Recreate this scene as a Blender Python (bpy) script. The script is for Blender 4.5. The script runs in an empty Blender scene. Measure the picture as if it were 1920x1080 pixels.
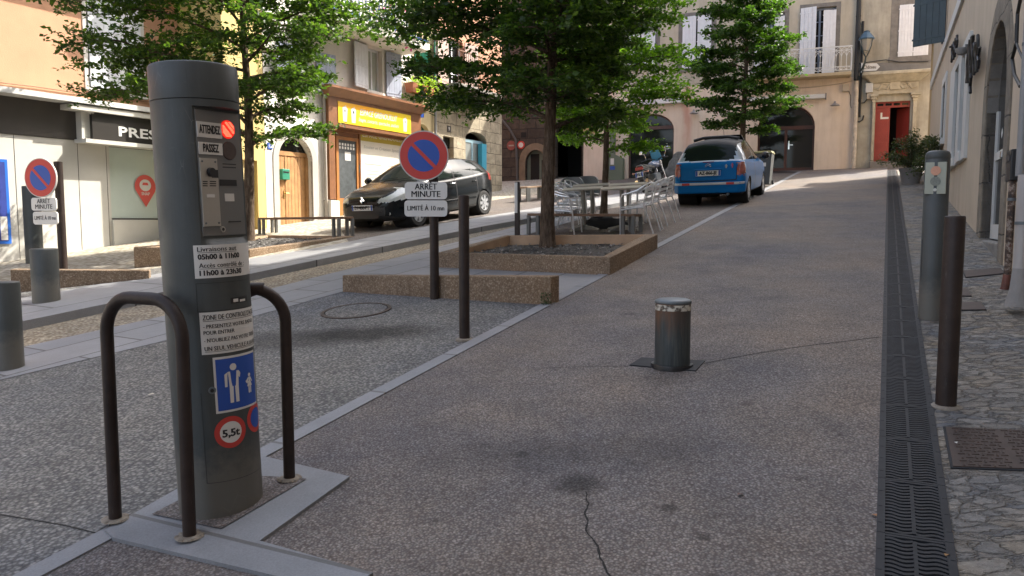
import bpy, bmesh, math, random
import numpy as np
from mathutils import Vector, Matrix
from mathutils.geometry import tessellate_polygon, delaunay_2d_cdt
R = math.radians
PI = math.pi
sc = bpy.context.scene
COL = sc.collection
random.seed(7)

# ------------------------------------------------------------ camera
FPX, HOR, CAMH = 1440.0, 415.0, 1.6
TH = math.atan((540 - HOR) / FPX)
cam_d = bpy.data.cameras.new('camera')
cam = bpy.data.objects.new('camera', cam_d)
COL.objects.link(cam)
cam.location = (0, 0, CAMH)
cam.rotation_euler = (PI / 2 - TH, 0, 0)
cam_d.sensor_width = 36
cam_d.lens = FPX / 1920 * 36
cam_d.clip_start = 0.05
cam_d.clip_end = 1000
sc.camera = cam

# ------------------------------------------------------------ light
SUN_PHI = R(26)      # horizontal direction towards the sun, measured from +X towards +Y
SUN_EL = R(46)
to_sun = Vector((math.cos(SUN_PHI) * math.cos(SUN_EL), math.sin(SUN_PHI) * math.cos(SUN_EL), math.sin(SUN_EL)))
w = bpy.data.worlds.new('World')
sc.world = w
w.use_nodes = True
nt = w.node_tree
sky = nt.nodes.new('ShaderNodeTexSky')
sky.sky_type = 'NISHITA'
sky.sun_disc = False
sky.sun_elevation = SUN_EL
sky.sun_rotation = PI / 2 - SUN_PHI
sky.dust_density = 4.0
sky.ozone_density = 0.0
sky.air_density = 0.8
bg = nt.nodes['Background']
hs = nt.nodes.new('ShaderNodeHueSaturation')
hs.inputs['Saturation'].default_value = 0.62
nt.links.new(sky.outputs[0], hs.inputs['Color'])
nt.links.new(hs.outputs[0], bg.inputs[0])
bg.inputs[1].default_value = 0.15
sd = bpy.data.lights.new('sun', 'SUN')
sd.energy = 3.0
sd.angle = R(0.5)
sd.color = (1.0, 0.93, 0.82)
so = bpy.data.objects.new('sun', sd)
COL.objects.link(so)
so.rotation_euler = to_sun.to_track_quat('Z', 'Y').to_euler()
sc.view_settings.view_transform = 'Standard'
sc.view_settings.look = 'None'
sc.view_settings.gamma = 1
sc.view_settings.exposure = 2.05
sc.cycles.max_bounces = 8
sc.cycles.use_denoising = True

# ------------------------------------------------------------ photo geometry: sloping street
ct, st = math.cos(TH), math.sin(TH)
GX, GY = 0.061, 0.1046
def ray(px, py):
    a, b = (px - 960) / FPX, (540 - py) / FPX
    return Vector((a, ct + b * st, -st + b * ct))
def GP(px, py):
    r = ray(px, py)
    t = CAMH / (GX * r.x + GY * r.y - r.z)
    return (r.x * t, r.y * t)
def kk(r):
    u = min(max((r - 6) / 18, 0), 1)
    return 1 + 0.14 * u * u * (3 - 2 * u)
def Wp(x, y, dz=0.0):
    k = kk(math.hypot(x, y))
    return Vector((x * k, y * k, CAMH + (GX * x + GY * y - CAMH) * k + dz))
def G(px, py, dz=0.0):
    return Wp(*GP(px, py), dz)
def unwarp(X, Y):
    Rr = math.hypot(X, Y)
    r = Rr
    for _ in range(12):
        r = Rr / kk(r)
    q = r / Rr if Rr > 1e-6 else 1
    return X * q, Y * q
def gz(X, Y):
    return Wp(*unwarp(X, Y)).z
def zat(px, py, X, Y):
    r = ray(px, py)
    return CAMH + r.z / r.y * Y

# ------------------------------------------------------------ materials
def nodes(name):
    m = bpy.data.materials.new(name)
    m.use_nodes = True
    t = m.node_tree
    return m, t, t.nodes['Principled BSDF']
def N(t, kind, **kw):
    n = t.nodes.new(kind)
    for k, v in kw.items():
        if k in n.inputs.keys():
            n.inputs[k].default_value = v
        else:
            setattr(n, k, v)
    return n
def mixc(t, fac, a, b, mode='MIX'):
    n = t.nodes.new('ShaderNodeMix')
    n.data_type = 'RGBA'
    n.blend_type = mode
    for i, v in ((0, fac), (6, a), (7, b)):
        if hasattr(v, 'links'):
            t.links.new(v, n.inputs[i])
        elif i == 0:
            n.inputs[0].default_value = v
        else:
            n.inputs[i].default_value = (*v[:3], 1)
    return n.outputs[2]
def ramp(t, src, stops):
    n = t.nodes.new('ShaderNodeValToRGB')
    e = n.color_ramp.elements
    while len(e) > 1:
        e.remove(e[-1])
    e[0].position, e[0].color = stops[0][0], (*stops[0][1][:3], 1)
    for p, c in stops[1:]:
        x = e.new(p)
        x.color = (*c[:3], 1)
    t.links.new(src, n.inputs[0])
    return n.outputs[0]
def g3(v):
    return (v, v, v)
def math_n(t, op, a, b=None, clamp=False):
    n = t.nodes.new('ShaderNodeMath')
    n.operation = op
    n.use_clamp = clamp
    for i, v in ((0, a), (1, b)):
        if v is None:
            continue
        if hasattr(v, 'links'):
            t.links.new(v, n.inputs[i])
        else:
            n.inputs[i].default_value = v
    return n.outputs[0]
def coords(t, scale=1.0, rot=0.0, sc3=None):
    tc = t.nodes.new('ShaderNodeTexCoord')
    mp = t.nodes.new('ShaderNodeMapping')
    mp.inputs['Rotation'].default_value = (0, 0, rot)
    mp.inputs['Scale'].default_value = sc3 or (scale, scale, scale)
    t.links.new(tc.outputs['Object'], mp.inputs[0])
    return mp.outputs[0]
def noise(t, vec, scale, detail=4, rough=0.55):
    n = N(t, 'ShaderNodeTexNoise', Scale=scale, Detail=detail, Roughness=rough)
    t.links.new(vec, n.inputs['Vector'])
    return n.outputs['Fac']
def bump(t, b, h, strength=0.4, dist=0.01):
    n = N(t, 'ShaderNodeBump', Strength=strength, Distance=dist)
    t.links.new(h, n.inputs['Height'])
    t.links.new(n.outputs[0], b.inputs['Normal'])
MC = {}
def mat(name, col, rough=0.6, metal=0.0, var=0.12, vs=3.0, bmp=0.0, bs=60.0, streak=0.0, coat=0.0, emit=None, spec=0.5):
    if name in MC:
        return MC[name]
    m, t, b = nodes(name)
    b.inputs['Roughness'].default_value = rough
    b.inputs['Metallic'].default_value = metal
    b.inputs['Specular IOR Level'].default_value = spec
    b.inputs['Coat Weight'].default_value = coat
    v = coords(t)
    if var:
        n1 = noise(t, v, vs, 6, 0.65)
        f = ramp(t, n1, [(0.3, g3(1 - var)), (0.7, g3(1 + var * 0.6))])
        c = mixc(t, 1.0, col, f, 'MULTIPLY')
        if streak:
            v2 = coords(t, sc3=(1.7, 1.7, 0.22) if rough > .8 else (7, 7, .5))
            n2 = noise(t, v2, 2.0, 6, 0.65)
            f2 = ramp(t, n2, [(0.42, g3(1)), (0.72, g3(1 - streak))])
            c = mixc(t, 1.0, c, f2, 'MULTIPLY')
        t.links.new(c, b.inputs['Base Color'])
    else:
        b.inputs['Base Color'].default_value = (*col, 1)
    if bmp:
        bump(t, b, noise(t, v, bs, 4, 0.6), bmp, 0.01)
    if emit:
        b.inputs['Emission Color'].default_value = (*emit[0], 1)
        b.inputs['Emission Strength'].default_value = emit[1]
    MC[name] = m
    return m
def pebbles(name, cols, scale, dark, patchcols, bmp=0.6, patch=0.5, rough=0.75):
    """exposed aggregate: small stones of several colours in a dark matrix"""
    m, t, b = nodes(name)
    v = coords(t)
    # wobble
    vo = N(t, 'ShaderNodeTexVoronoi', Scale=scale, Randomness=1.0)
    t.links.new(v, vo.inputs['Vector'])
    hue = ramp(t, vo.outputs['Color'], [(i / (len(cols) - 1) * 0.8 + 0.1, c) for i, c in enumerate(cols)])
    gap = ramp(t, vo.outputs['Distance'], [(0.25, g3(1)), (0.62, dark)])
    c = mixc(t, 1.0, hue, gap, 'MULTIPLY')
    vo2 = N(t, 'ShaderNodeTexVoronoi', Scale=scale * 0.42, Randomness=1.0)
    t.links.new(v, vo2.inputs['Vector'])
    sp = ramp(t, vo2.outputs['Distance'], [(0.16, g3(1)), (0.24, g3(0))])
    sp2 = math_n(t, 'MULTIPLY', sp, 0.28)
    c = mixc(t, sp2, c, tuple(min(1, x * 1.7) for x in cols[-1]))
    n1 = noise(t, v, 0.55, 5, 0.6)
    pt = ramp(t, n1, [(0.32, patchcols[0]), (0.5, patchcols[1]), (0.68, patchcols[2])])
    c = mixc(t, 1.0, c, pt, 'MULTIPLY')
    n3 = noise(t, v, 2.7, 6, 0.7)
    c = mixc(t, 1.0, c, ramp(t, n3, [(0.3, g3(0.8)), (0.7, g3(1.12))]), 'MULTIPLY')
    t.links.new(c, b.inputs['Base Color'])
    b.inputs['Roughness'].default_value = rough
    b.inputs['Specular IOR Level'].default_value = 0.2
    inv = math_n(t, 'SUBTRACT', 1.0, vo.outputs['Distance'])
    bump(t, b, inv, bmp, 0.006)
    MC[name] = m
    return m, t, b, c, v
def slab_mat(name, c1, c2, joint, bw, bh, rot, mortar=0.012, var=0.12):
    m, t, b = nodes(name)
    v = coords(t, 1.0, rot)
    br = N(t, 'ShaderNodeTexBrick', Scale=1.0)
    br.offset = 0.5
    br.inputs['Color1'].default_value = (*c1, 1)
    br.inputs['Color2'].default_value = (*c2, 1)
    br.inputs['Mortar'].default_value = (*joint, 1)
    br.inputs['Mortar Size'].default_value = mortar
    br.inputs['Mortar Smooth'].default_value = 0.1
    br.inputs['Brick Width'].default_value = bw
    br.inputs['Row Height'].default_value = bh
    t.links.new(v, br.inputs['Vector'])
    v0 = coords(t)
    f = ramp(t, noise(t, v0, 3.0, 8, 0.7), [(0.3, g3(1 - var)), (0.7, g3(1 + var))])
    c = mixc(t, 1.0, br.outputs['Color'], f, 'MULTIPLY')
    f2 = ramp(t, noise(t, v0, 120, 2, 0.5), [(0.3, g3(0.88)), (0.7, g3(1.1))])
    c = mixc(t, 1.0, c, f2, 'MULTIPLY')
    t.links.new(c, b.inputs['Base Color'])
    b.inputs['Roughness'].default_value = 0.6
    bump(t, b, br.outputs['Fac'], -0.5, 0.004)
    MC[name] = m
    return m

AZ = R(26.7)          # street direction, clockwise from +Y
SU = Vector((math.sin(AZ), math.cos(AZ), 0))
SV = Vector((math.cos(AZ), -math.sin(AZ), 0))

M_road, t, b, c, v = pebbles('road aggregate', [(.145, .126, .115), (.238, .210, .187), (.198, .185, .174), (.31, .282, .254)], 84, (.52, .50, .50),
                             [(.66, .71, .84), (.96, .95, .95), (1.20, 1.09, .96)])
# dark oil spots and cross joint lines
def spot(t, c, v, x, y, rx, ry, dark, edge=0.5, ns=3.0):
    s = t.nodes.new('ShaderNodeVectorMath'); s.operation = 'SUBTRACT'
    t.links.new(v, s.inputs[0]); s.inputs[1].default_value = (x, y, 0)
    q = t.nodes.new('ShaderNodeVectorMath'); q.operation = 'MULTIPLY'
    t.links.new(s.outputs[0], q.inputs[0]); q.inputs[1].default_value = (1 / rx, 1 / ry, 0)
    l = t.nodes.new('ShaderNodeVectorMath'); l.operation = 'LENGTH'
    t.links.new(q.outputs[0], l.inputs[0])
    d = math_n(t, 'ADD', l.outputs['Value'], math_n(t, 'MULTIPLY', math_n(t, 'SUBTRACT', noise(t, v, ns, 5, 0.7), 0.5), 1.3))
    f = ramp(t, d, [(max(0.0, 1 - edge), dark), (1.0, g3(1))])
    return mixc(t, 1.0, c, f, 'MULTIPLY')
for (px, py, rx, ry, dk) in ((1085, 912, .16, .12, .45), (1195, 845, .45, .30, .72), (950, 855, .5, .3, .82), (1255, 955, .06, .05, .5), (980, 855, .06, .05, .55),
                            (1400, 760, .05, .04, .6), (1180, 590, .10, .06, .7), (1500, 900, .05, .04, .6), (820, 980, .07, .05, .65), (1320, 1010, .04, .04, .55), (1450, 560, .25, .12, .8), (1560, 800, .08, .30, .82), (1000, 760, .35, .10, .85)):
    gp = G(px, py)
    c = spot(t, c, v, gp.x, gp.y, rx, ry, g3(dk), 0.6, 5.0)
b.inputs['Base Color'].default_value = (0, 0, 0, 1)
t.links.new(c, b.inputs['Base Color'])

M_gravel, t, b, c, v = pebbles('grey aggregate', [(.135, .135, .138), (.185, .183, .178), (.215, .21, .20), (.28, .273, .26)], 50, (.46, .46, .47),
                               [(.86, .9, .98), (1.0, 1.0, .98), (1.12, 1.08, 1.0)], bmp=0.8)
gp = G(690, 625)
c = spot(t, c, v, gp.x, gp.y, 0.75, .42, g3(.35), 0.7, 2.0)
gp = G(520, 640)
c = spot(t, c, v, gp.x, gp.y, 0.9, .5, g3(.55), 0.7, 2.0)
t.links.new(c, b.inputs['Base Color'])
M_terr = pebbles('terrace aggregate', [(.13, .11, .10), (.22, .19, .17), (.18, .16, .15), (.3, .27, .24)], 55, (.45, .43, .42),
                 [(.9, .9, .95), (1, 1, 1), (1.1, 1.05, .98)])[0]
M_gutter = pebbles('sunlight-toned gutter cobbles', [(.26, .22, .17), (.34, .30, .235), (.30, .27, .22), (.40, .365, .29)], 30, (.5, .47, .43),
                   [(.75, .75, .8), (1, 1, 1), (1.2, 1.12, 1.0)])[0]  # sunlight on the gutter is put into this paler tone
M_lane = pebbles('lane asphalt', [(.12, .10, .09), (.19, .165, .15), (.16, .15, .14), (.25, .22, .2)], 45, (.5, .48, .46),
                 [(.9, .92, 1.0), (1, 1, 1), (1.1, 1.05, 1)])[0]
M_pale = pebbles('pale pavement', [(.34, .31, .26), (.48, .45, .39), (.42, .39, .33), (.55, .52, .46)], 12, (.6, .57, .52),
                 [(.85, .86, .9), (1, 1, 1), (1.1, 1.08, 1.0)])[0]
M_agg = pebbles('cast aggregate concrete', [(.20, .15, .105), (.27, .20, .14), (.24, .18, .125), (.34, .27, .20)], 60, (.66, .62, .58),
                [(.72, .72, .74), (1, 1, 1), (1.16, 1.10, 1.02)])[0]
M_tan = mat('smooth tan concrete', (.42, .28, .175), .8, var=.3, vs=2.5, bmp=.3, bs=30)
M_slab = slab_mat('grey stone slabs', (.18, .187, .20), (.225, .227, .235), (.07, .07, .07), 1.15, 0.55, AZ - PI / 2 + R(6))
M_kerb = slab_mat('kerb stone', (.20, .205, .215), (.24, .24, .245), (.05, .05, .05), 1.4, 9.0, R(-56))
M_bord = slab_mat('light border stone', (.175, .185, .20), (.215, .22, .235), (.10, .10, .10), 0.9, 5.0, AZ - PI / 2)

def cobble_mat():
    m, t, b = nodes('pavement of rough laid stones')
    v2 = coords(t, sc3=(1.0, 1.9, 1.0), rot=0.35)
    nz = N(t, 'ShaderNodeTexNoise', Scale=3.0, Detail=5, Roughness=.65)
    t.links.new(v2, nz.inputs['Vector'])
    mv = t.nodes.new('ShaderNodeVectorMath'); mv.operation = 'MULTIPLY_ADD'
    t.links.new(nz.outputs['Color'], mv.inputs[0]); mv.inputs[1].default_value = (.42, .42, .42)
    t.links.new(v2, mv.inputs[2])
    vo = N(t, 'ShaderNodeTexVoronoi', Scale=7.5, feature='DISTANCE_TO_EDGE')
    vc = N(t, 'ShaderNodeTexVoronoi', Scale=7.5)
    t.links.new(mv.outputs[0], vo.inputs['Vector']); t.links.new(mv.outputs[0], vc.inputs['Vector'])
    c = ramp(t, vc.outputs['Color'], [(.1, (.16, .165, .17)), (.3, (.27, .24, .195)), (.5, (.23, .22, .20)), (.7, (.34, .31, .26)), (.9, (.28, .24, .185))])
    v0 = coords(t)
    n_e = noise(t, v0, 9, 6, .7)
    e_in = math_n(t, 'ADD', vo.outputs['Distance'], math_n(t, 'MULTIPLY', math_n(t, 'SUBTRACT', n_e, .5), .12))
    e = ramp(t, e_in, [(0.0, g3(.58)), (0.03, g3(.8)), (0.10, g3(1))])
    c = mixc(t, 1, c, e, 'MULTIPLY')
    # thin sedimentary layering inside the stones
    lay = noise(t, coords(t, sc3=(5, 20, 12), rot=.5), 1.5, 6, .7)
    c = mixc(t, 1, c, ramp(t, lay, [(.35, g3(.82)), (.65, g3(1.12))]), 'MULTIPLY')
    c = mixc(t, 1, c, ramp(t, noise(t, v0, 26, 8, .75), [(.3, g3(.66)), (.7, g3(1.25))]), 'MULTIPLY')
    c = mixc(t, 1, c, ramp(t, noise(t, v0, 1.3, 4, .6), [(.35, (.82, .88, 1.0)), (.65, (1.14, 1.06, .94))]), 'MULTIPLY')
    t.links.new(c, b.inputs['Base Color'])
    b.inputs['Roughness'].default_value = .72
    h = math_n(t, 'ADD', ramp(t, e_in, [(0, g3(0)), (.13, g3(1))]), math_n(t, 'MULTIPLY', noise(t, v0, 22, 7, .75), 1.1))
    h = math_n(t, 'ADD', h, math_n(t, 'MULTIPLY', lay, .4))
    bump(t, b, h, 1.0, .025)
    return m
M_cob = cobble_mat()

def machine_paint():
    m, t, b = nodes('slate grey painted steel')
    v = coords(t)
    c = mixc(t, 1, (.056, .062, .061), ramp(t, noise(t, v, 4, 7, .65), [(.3, g3(.86)), (.7, g3(1.12))]), 'MULTIPLY')
    st_ = noise(t, coords(t, sc3=(14, 14, .7)), 2.5, 6, .7)
    c = mixc(t, 1, c, ramp(t, st_, [(.4, g3(1)), (.62, g3(1.12)), (.75, g3(.84))]), 'MULTIPLY')
    # scuffs: short pale scratches
    vs = N(t, 'ShaderNodeTexVoronoi', Scale=7.0, feature='DISTANCE_TO_EDGE')
    t.links.new(coords(t, sc3=(2.2, 2.2, .8), rot=.4), vs.inputs['Vector'])
    ln_ = ramp(t, vs.outputs['Distance'], [(.004, g3(1)), (.010, g3(0))])
    mk = ramp(t, noise(t, v, 3.1, 3, .5), [(.60, g3(0)), (.68, g3(.5))])
    c = mixc(t, math_n(t, 'MULTIPLY', ln_, mk), c, (.20, .20, .19))
    sp_ = ramp(t, noise(t, v, 90, 3, .6), [(.70, g3(0)), (.76, g3(.35))])
    c = mixc(t, sp_, c, (.16, .155, .14))
    # road splash at the foot
    s_ = N(t, 'ShaderNodeSeparateXYZ'); t.links.new(v, s_.inputs[0])
    z_ = math_n(t, 'ADD', s_.outputs[2], math_n(t, 'MULTIPLY', noise(t, v, 11, 6, .75), -.35))
    c = mixc(t, ramp(t, z_, [(0, g3(.55)), (.14, g3(0))]), c, (.16, .145, .12))
    t.links.new(c, b.inputs['Base Color'])
    t.links.new(ramp(t, noise(t, v, 6, 6, .7), [(.3, g3(.36)), (.7, g3(.58))]), b.inputs['Roughness'])
    b.inputs['Specular IOR Level'].default_value = .35
    bump(t, b, noise(t, v, 60, 3, .5), .05, .003)
    return m
M_machine = machine_paint()
def brown_paint():
    m, t, b = nodes('dark brown painted steel')
    v = coords(t)
    c = mixc(t, 1, (.026, .017, .014), ramp(t, noise(t, v, 9, 7, .7), [(.3, g3(.7)), (.7, g3(1.5))]), 'MULTIPLY')
    w1 = ramp(t, noise(t, coords(t, sc3=(30, 30, 6)), 1.3, 7, .8), [(.60, g3(0)), (.68, g3(.7))])
    c = mixc(t, w1, c, (.075, .068, .062))
    t.links.new(c, b.inputs['Base Color'])
    b.inputs['Roughness'].default_value = .5
    b.inputs['Specular IOR Level'].default_value = .3
    bump(t, b, noise(t, v, 120, 4, .6), .15, .003)
    return m
M_brown = brown_paint()
M_black = mat('black plastic', (.012, .012, .014), .4, var=.1)
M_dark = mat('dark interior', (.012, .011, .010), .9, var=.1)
M_white = mat('white sign face', (.62, .61, .58), .45, var=.06)
M_letter = mat('black lettering', (.02, .02, .022), .6, var=0)
M_steel = mat('brushed steel plate', (.42, .40, .36), .38, metal=.6, var=.08)
M_panel = mat('grey control panel', (.15, .152, .148), .45, var=.08)
M_blue = mat('sign blue', (.018, .075, .36), .4, var=.06)
M_red = mat('sign red', (.50, .045, .035), .42, var=.08)
M_alu = mat('aluminium tube', (.74, .75, .77), .32, metal=.6, var=.08)
M_wood = mat('bench timber', (.17, .095, .055), .6, var=.3, vs=8)
M_bench = mat('bench grey steel', (.12, .12, .115), .5, var=.1)
def bark():
    m, t, b = nodes('bark')
    v = coords(t); v2 = coords(t, sc3=(26, 26, 5))
    n_ = noise(t, v2, 1.2, 8, .72)
    c = ramp(t, n_, [(.3, (.035, .024, .017)), (.5, (.10, .072, .052)), (.7, (.19, .15, .115))])
    c = mixc(t, 1, c, ramp(t, noise(t, v, 3, 4, .6), [(.35, g3(.75)), (.65, g3(1.2))]), 'MULTIPLY')
    t.links.new(c, b.inputs['Base Color']); b.inputs['Roughness'].default_value = .95
    b.inputs['Specular IOR Level'].default_value = .1
    bump(t, b, n_, 1.0, .02)
    return m
M_bark = bark()
M_soil = mat('dark soil and gravel', (.06, .055, .05), .95, var=.6, vs=30, bmp=.9, bs=40)
M_cap = mat('worn steel', (.13, .15, .16), .5, metal=.2, var=.2, vs=8)
M_shutw = mat('white painted wood', (.70, .72, .75), .55, var=.08, vs=6, streak=.1)
M_stone = mat('limestone', (.36, .32, .25), .85, var=.3, vs=2.2, bmp=.5, bs=14)
M_gstone = mat('grey stone frame', (.20, .185, .165), .85, var=.35, vs=4, bmp=.5, bs=18)
M_castiron = mat('cast iron', (.020, .022, .026), .65, metal=.0, var=.4, vs=6, spec=.25)
M_rustiron = mat('brown cast iron', (.06, .042, .035), .6, metal=.3, var=.3, vs=9)
M_cable = mat('black cable', (.015, .015, .015), .6, var=0)
M_pipe = mat('beige pipe', (.38, .34, .29), .5, var=.15, vs=4, streak=.2)
M_chrome = mat('chrome', (.75, .76, .78), .12, metal=1, var=0)

def glass_mat(name, tint=(.012, .013, .013), rough=.04, spec=.32):
    return mat(name, tint, rough, 0, 0, spec=spec, coat=0)
M_glass = glass_mat('dark window glass')
M_cglass = mat('car glass', (.012, .017, .016), .06, var=0, spec=.22)

# ------------------------------------------------------------ mesh helpers
class MB:
    def __init__(s, xf=None):
        s.v, s.f, s.m, s.xf = [], [], [], xf
    def add(s, vs, fs, mi=0):
        n = len(s.v)
        for p in vs:
            p = Vector(p)
            s.v.append(s.xf @ p if s.xf else p)
        for f in fs:
            s.f.append([i + n for i in f])
            s.m.append(mi)
        return s
    def box(s, x0, x1, y0, y1, z0, z1, mi=0):
        return s.add([(x0, y0, z0), (x1, y0, z0), (x1, y1, z0), (x0, y1, z0), (x0, y0, z1), (x1, y0, z1), (x1, y1, z1), (x0, y1, z1)],
                     [(0, 3, 2, 1), (4, 5, 6, 7), (0, 1, 5, 4), (1, 2, 6, 5), (2, 3, 7, 6), (3, 0, 4, 7)], mi)
    def hexa(s, bot, top, mi=0):
        n = len(bot)
        return s.add(list(bot) + list(top), [tuple(range(n))[::-1], tuple(range(n, 2 * n))] + [(i, (i + 1) % n, n + (i + 1) % n, n + i) for i in range(n)], mi)
    def cyl(s, p0, p1, r0, r1=None, n=16, caps=True, mi=0):
        p0, p1 = Vector(p0), Vector(p1)
        r1 = r0 if r1 is None else r1
        q = (p1 - p0).to_track_quat('Z', 'Y').to_matrix()
        vs = []
        for p, r in ((p0, r0), (p1, r1)):
            for i in range(n):
                a = 2 * PI * i / n
                vs.append(p + q @ Vector((r * math.cos(a), r * math.sin(a), 0)))
        fs = [(i, (i + 1) % n, n + (i + 1) % n, n + i) for i in range(n)]
        if caps:
            fs += [tuple(range(n))[::-1], tuple(range(n, 2 * n))]
        return s.add(vs, fs, mi)
    def tube(s, pts, r, n=8, mi=0, caps=True):
        pts = [Vector(p) for p in pts]
        rs = r if isinstance(r, (list, tuple)) else [r] * len(pts)
        vs, fs = [], []
        up = None
        for i, p in enumerate(pts):
            d = (pts[min(i + 1, len(pts) - 1)] - pts[max(i - 1, 0)]).normalized()
            if up is None:
                up = Vector((0, 0, 1)) if abs(d.z) < .9 else Vector((1, 0, 0))
            a = d.cross(up).normalized()
            up = a.cross(d).normalized()
            for k in range(n):
                t = 2 * PI * k / n
                vs.append(p + (a * math.cos(t) + up * math.sin(t)) * rs[i])
        for i in range(len(pts) - 1):
            for k in range(n):
                fs.append((i * n + k, i * n + (k + 1) % n, (i + 1) * n + (k + 1) % n, (i + 1) * n + k))
        if caps:
            fs += [tuple(range(n))[::-1], tuple(range((len(pts) - 1) * n, len(pts) * n))]
        return s.add(vs, fs, mi)
    def lathe(s, prof, n=32, c=(0, 0, 0), mi=0, axis='Z', caps=True):
        vs, fs = [], []
        for r, z in prof:
            for k in range(n):
                a = 2 * PI * k / n
                x, y = r * math.cos(a), r * math.sin(a)
                vs.append(Vector(c) + (Vector((x, y, z)) if axis == 'Z' else Vector((x, z, y))))
        for i in range(len(prof) - 1):
            for k in range(n):
                q = (i * n + k, i * n + (k + 1) % n, (i + 1) * n + (k + 1) % n, (i + 1) * n + k)
                fs.append(q if axis == 'Z' else q[::-1])
        if caps and prof[0][0] > 1e-6:
            q = tuple(range(n))
            fs.append(q[::-1] if axis == 'Z' else q)
        if caps and prof[-1][0] > 1e-6:
            q = tuple(range((len(prof) - 1) * n, len(prof) * n))
            fs.append(q if axis == 'Z' else q[::-1])
        return s.add(vs, fs, mi)
    def prism(s, poly, y0, y1, mi=0):
        """poly in (x,z), extruded along y"""
        a = [(p[0], y0, p[1]) for p in poly]
        b = [(p[0], y1, p[1]) for p in poly]
        return s.hexa(a, b, mi)
def obj(name, mb, mats, parent=None, smooth=True, ang=32, label=None, bevel=0, loc=None):
    me = bpy.data.meshes.new(name)
    me.from_pydata([tuple(p) for p in mb.v], [], mb.f)
    for m in (mats if isinstance(mats, (list, tuple)) else [mats]):
        me.materials.append(m)
    me.polygons.foreach_set('material_index', mb.m)
    bm = bmesh.new()
    bm.from_mesh(me)
    bmesh.ops.remove_doubles(bm, verts=bm.verts, dist=1e-5)
    bmesh.ops.recalc_face_normals(bm, faces=bm.faces)
    bm.to_mesh(me)
    bm.free()
    if smooth:
        me.shade_smooth()
        me.set_sharp_from_angle(angle=R(ang))
    o = bpy.data.objects.new(name, me)
    COL.objects.link(o)
    if parent:
        o.parent = parent
    if loc is not None:
        o.location = loc
    if label:
        o['label'] = label
    if bevel:
        md = o.modifiers.new('bevel', 'BEVEL')
        md.width = bevel
        md.segments = 2
        md.limit_method = 'ANGLE'
    return o
def thing(name, label, cat, loc=(0, 0, 0), rotz=0.0, group=None, rot=None):
    o = bpy.data.objects.new(name, None)
    o.empty_display_size = .2
    COL.objects.link(o)
    o.location = loc
    o.rotation_euler = rot if rot else (0, 0, rotz)
    o['label'] = label
    o['category'] = cat
    if group:
        o['group'] = group
    return o
def tag(o, label, cat, group=None):
    o['label'] = label
    o['category'] = cat
    if group:
        o['group'] = group
    return o
def copy_tree(o, parent=None):
    c = o.copy()
    COL.objects.link(c)
    if parent:
        c.parent = parent
    for ch in list(o.children):
        copy_tree(ch, c)
    return c
def text_mesh(s, size, width=None, bold=0.0, shear=0.0, align='CENTER'):
    cu = bpy.data.curves.new('t', 'FONT')
    cu.body = s
    cu.size = size
    cu.align_x = align
    cu.align_y = 'CENTER'
    cu.offset = bold
    cu.shear = shear
    cu.resolution_u = 2
    to = bpy.data.objects.new('t', cu)
    COL.objects.link(to)
    dg = bpy.context.evaluated_depsgraph_get()
    me = bpy.data.meshes.new_from_object(to.evaluated_get(dg))
    vs = [v.co.copy() for v in me.vertices]
    fs = [list(p.vertices) for p in me.polygons]
    COL.objects.unlink(to)
    bpy.data.objects.remove(to)
    bpy.data.curves.remove(cu)
    bpy.data.meshes.remove(me)
    if width and vs:
        x0, x1 = min(v.x for v in vs), max(v.x for v in vs)
        k = width / (x1 - x0)
        cx = (x0 + x1) / 2
        for v in vs:
            v.x = (v.x - cx) * k if align == 'CENTER' else (v.x - x0) * k
    return vs, fs
def lettering(s, size, parent, m, fn, width=None, bold=.0, name='lettering', shear=0.0, align='CENTER'):
    """fn maps (x right, y up) of the writing to the parent's space; made as thin raised letters"""
    vs, fs = text_mesh(s, size, width, bold, shear, align)
    mb = MB()
    mb.add([fn(v.x, v.y) for v in vs], fs)
    if m is M_letter:
        for k in (-1, 1):
            mb.add([fn(v.x + k * size * .022, v.y) for v in vs], fs)
    me = bpy.data.meshes.new(name)
    me.from_pydata([tuple(p) for p in mb.v], [], mb.f)
    me.materials.append(m)
    o = bpy.data.objects.new(name, me)
    COL.objects.link(o)
    o.parent = parent
    return o
def flat(cx, y, cz, k=1.0):
    """writing on a plane facing -Y"""
    return lambda x, z: (cx + x * k, y, cz + z * k)

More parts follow.
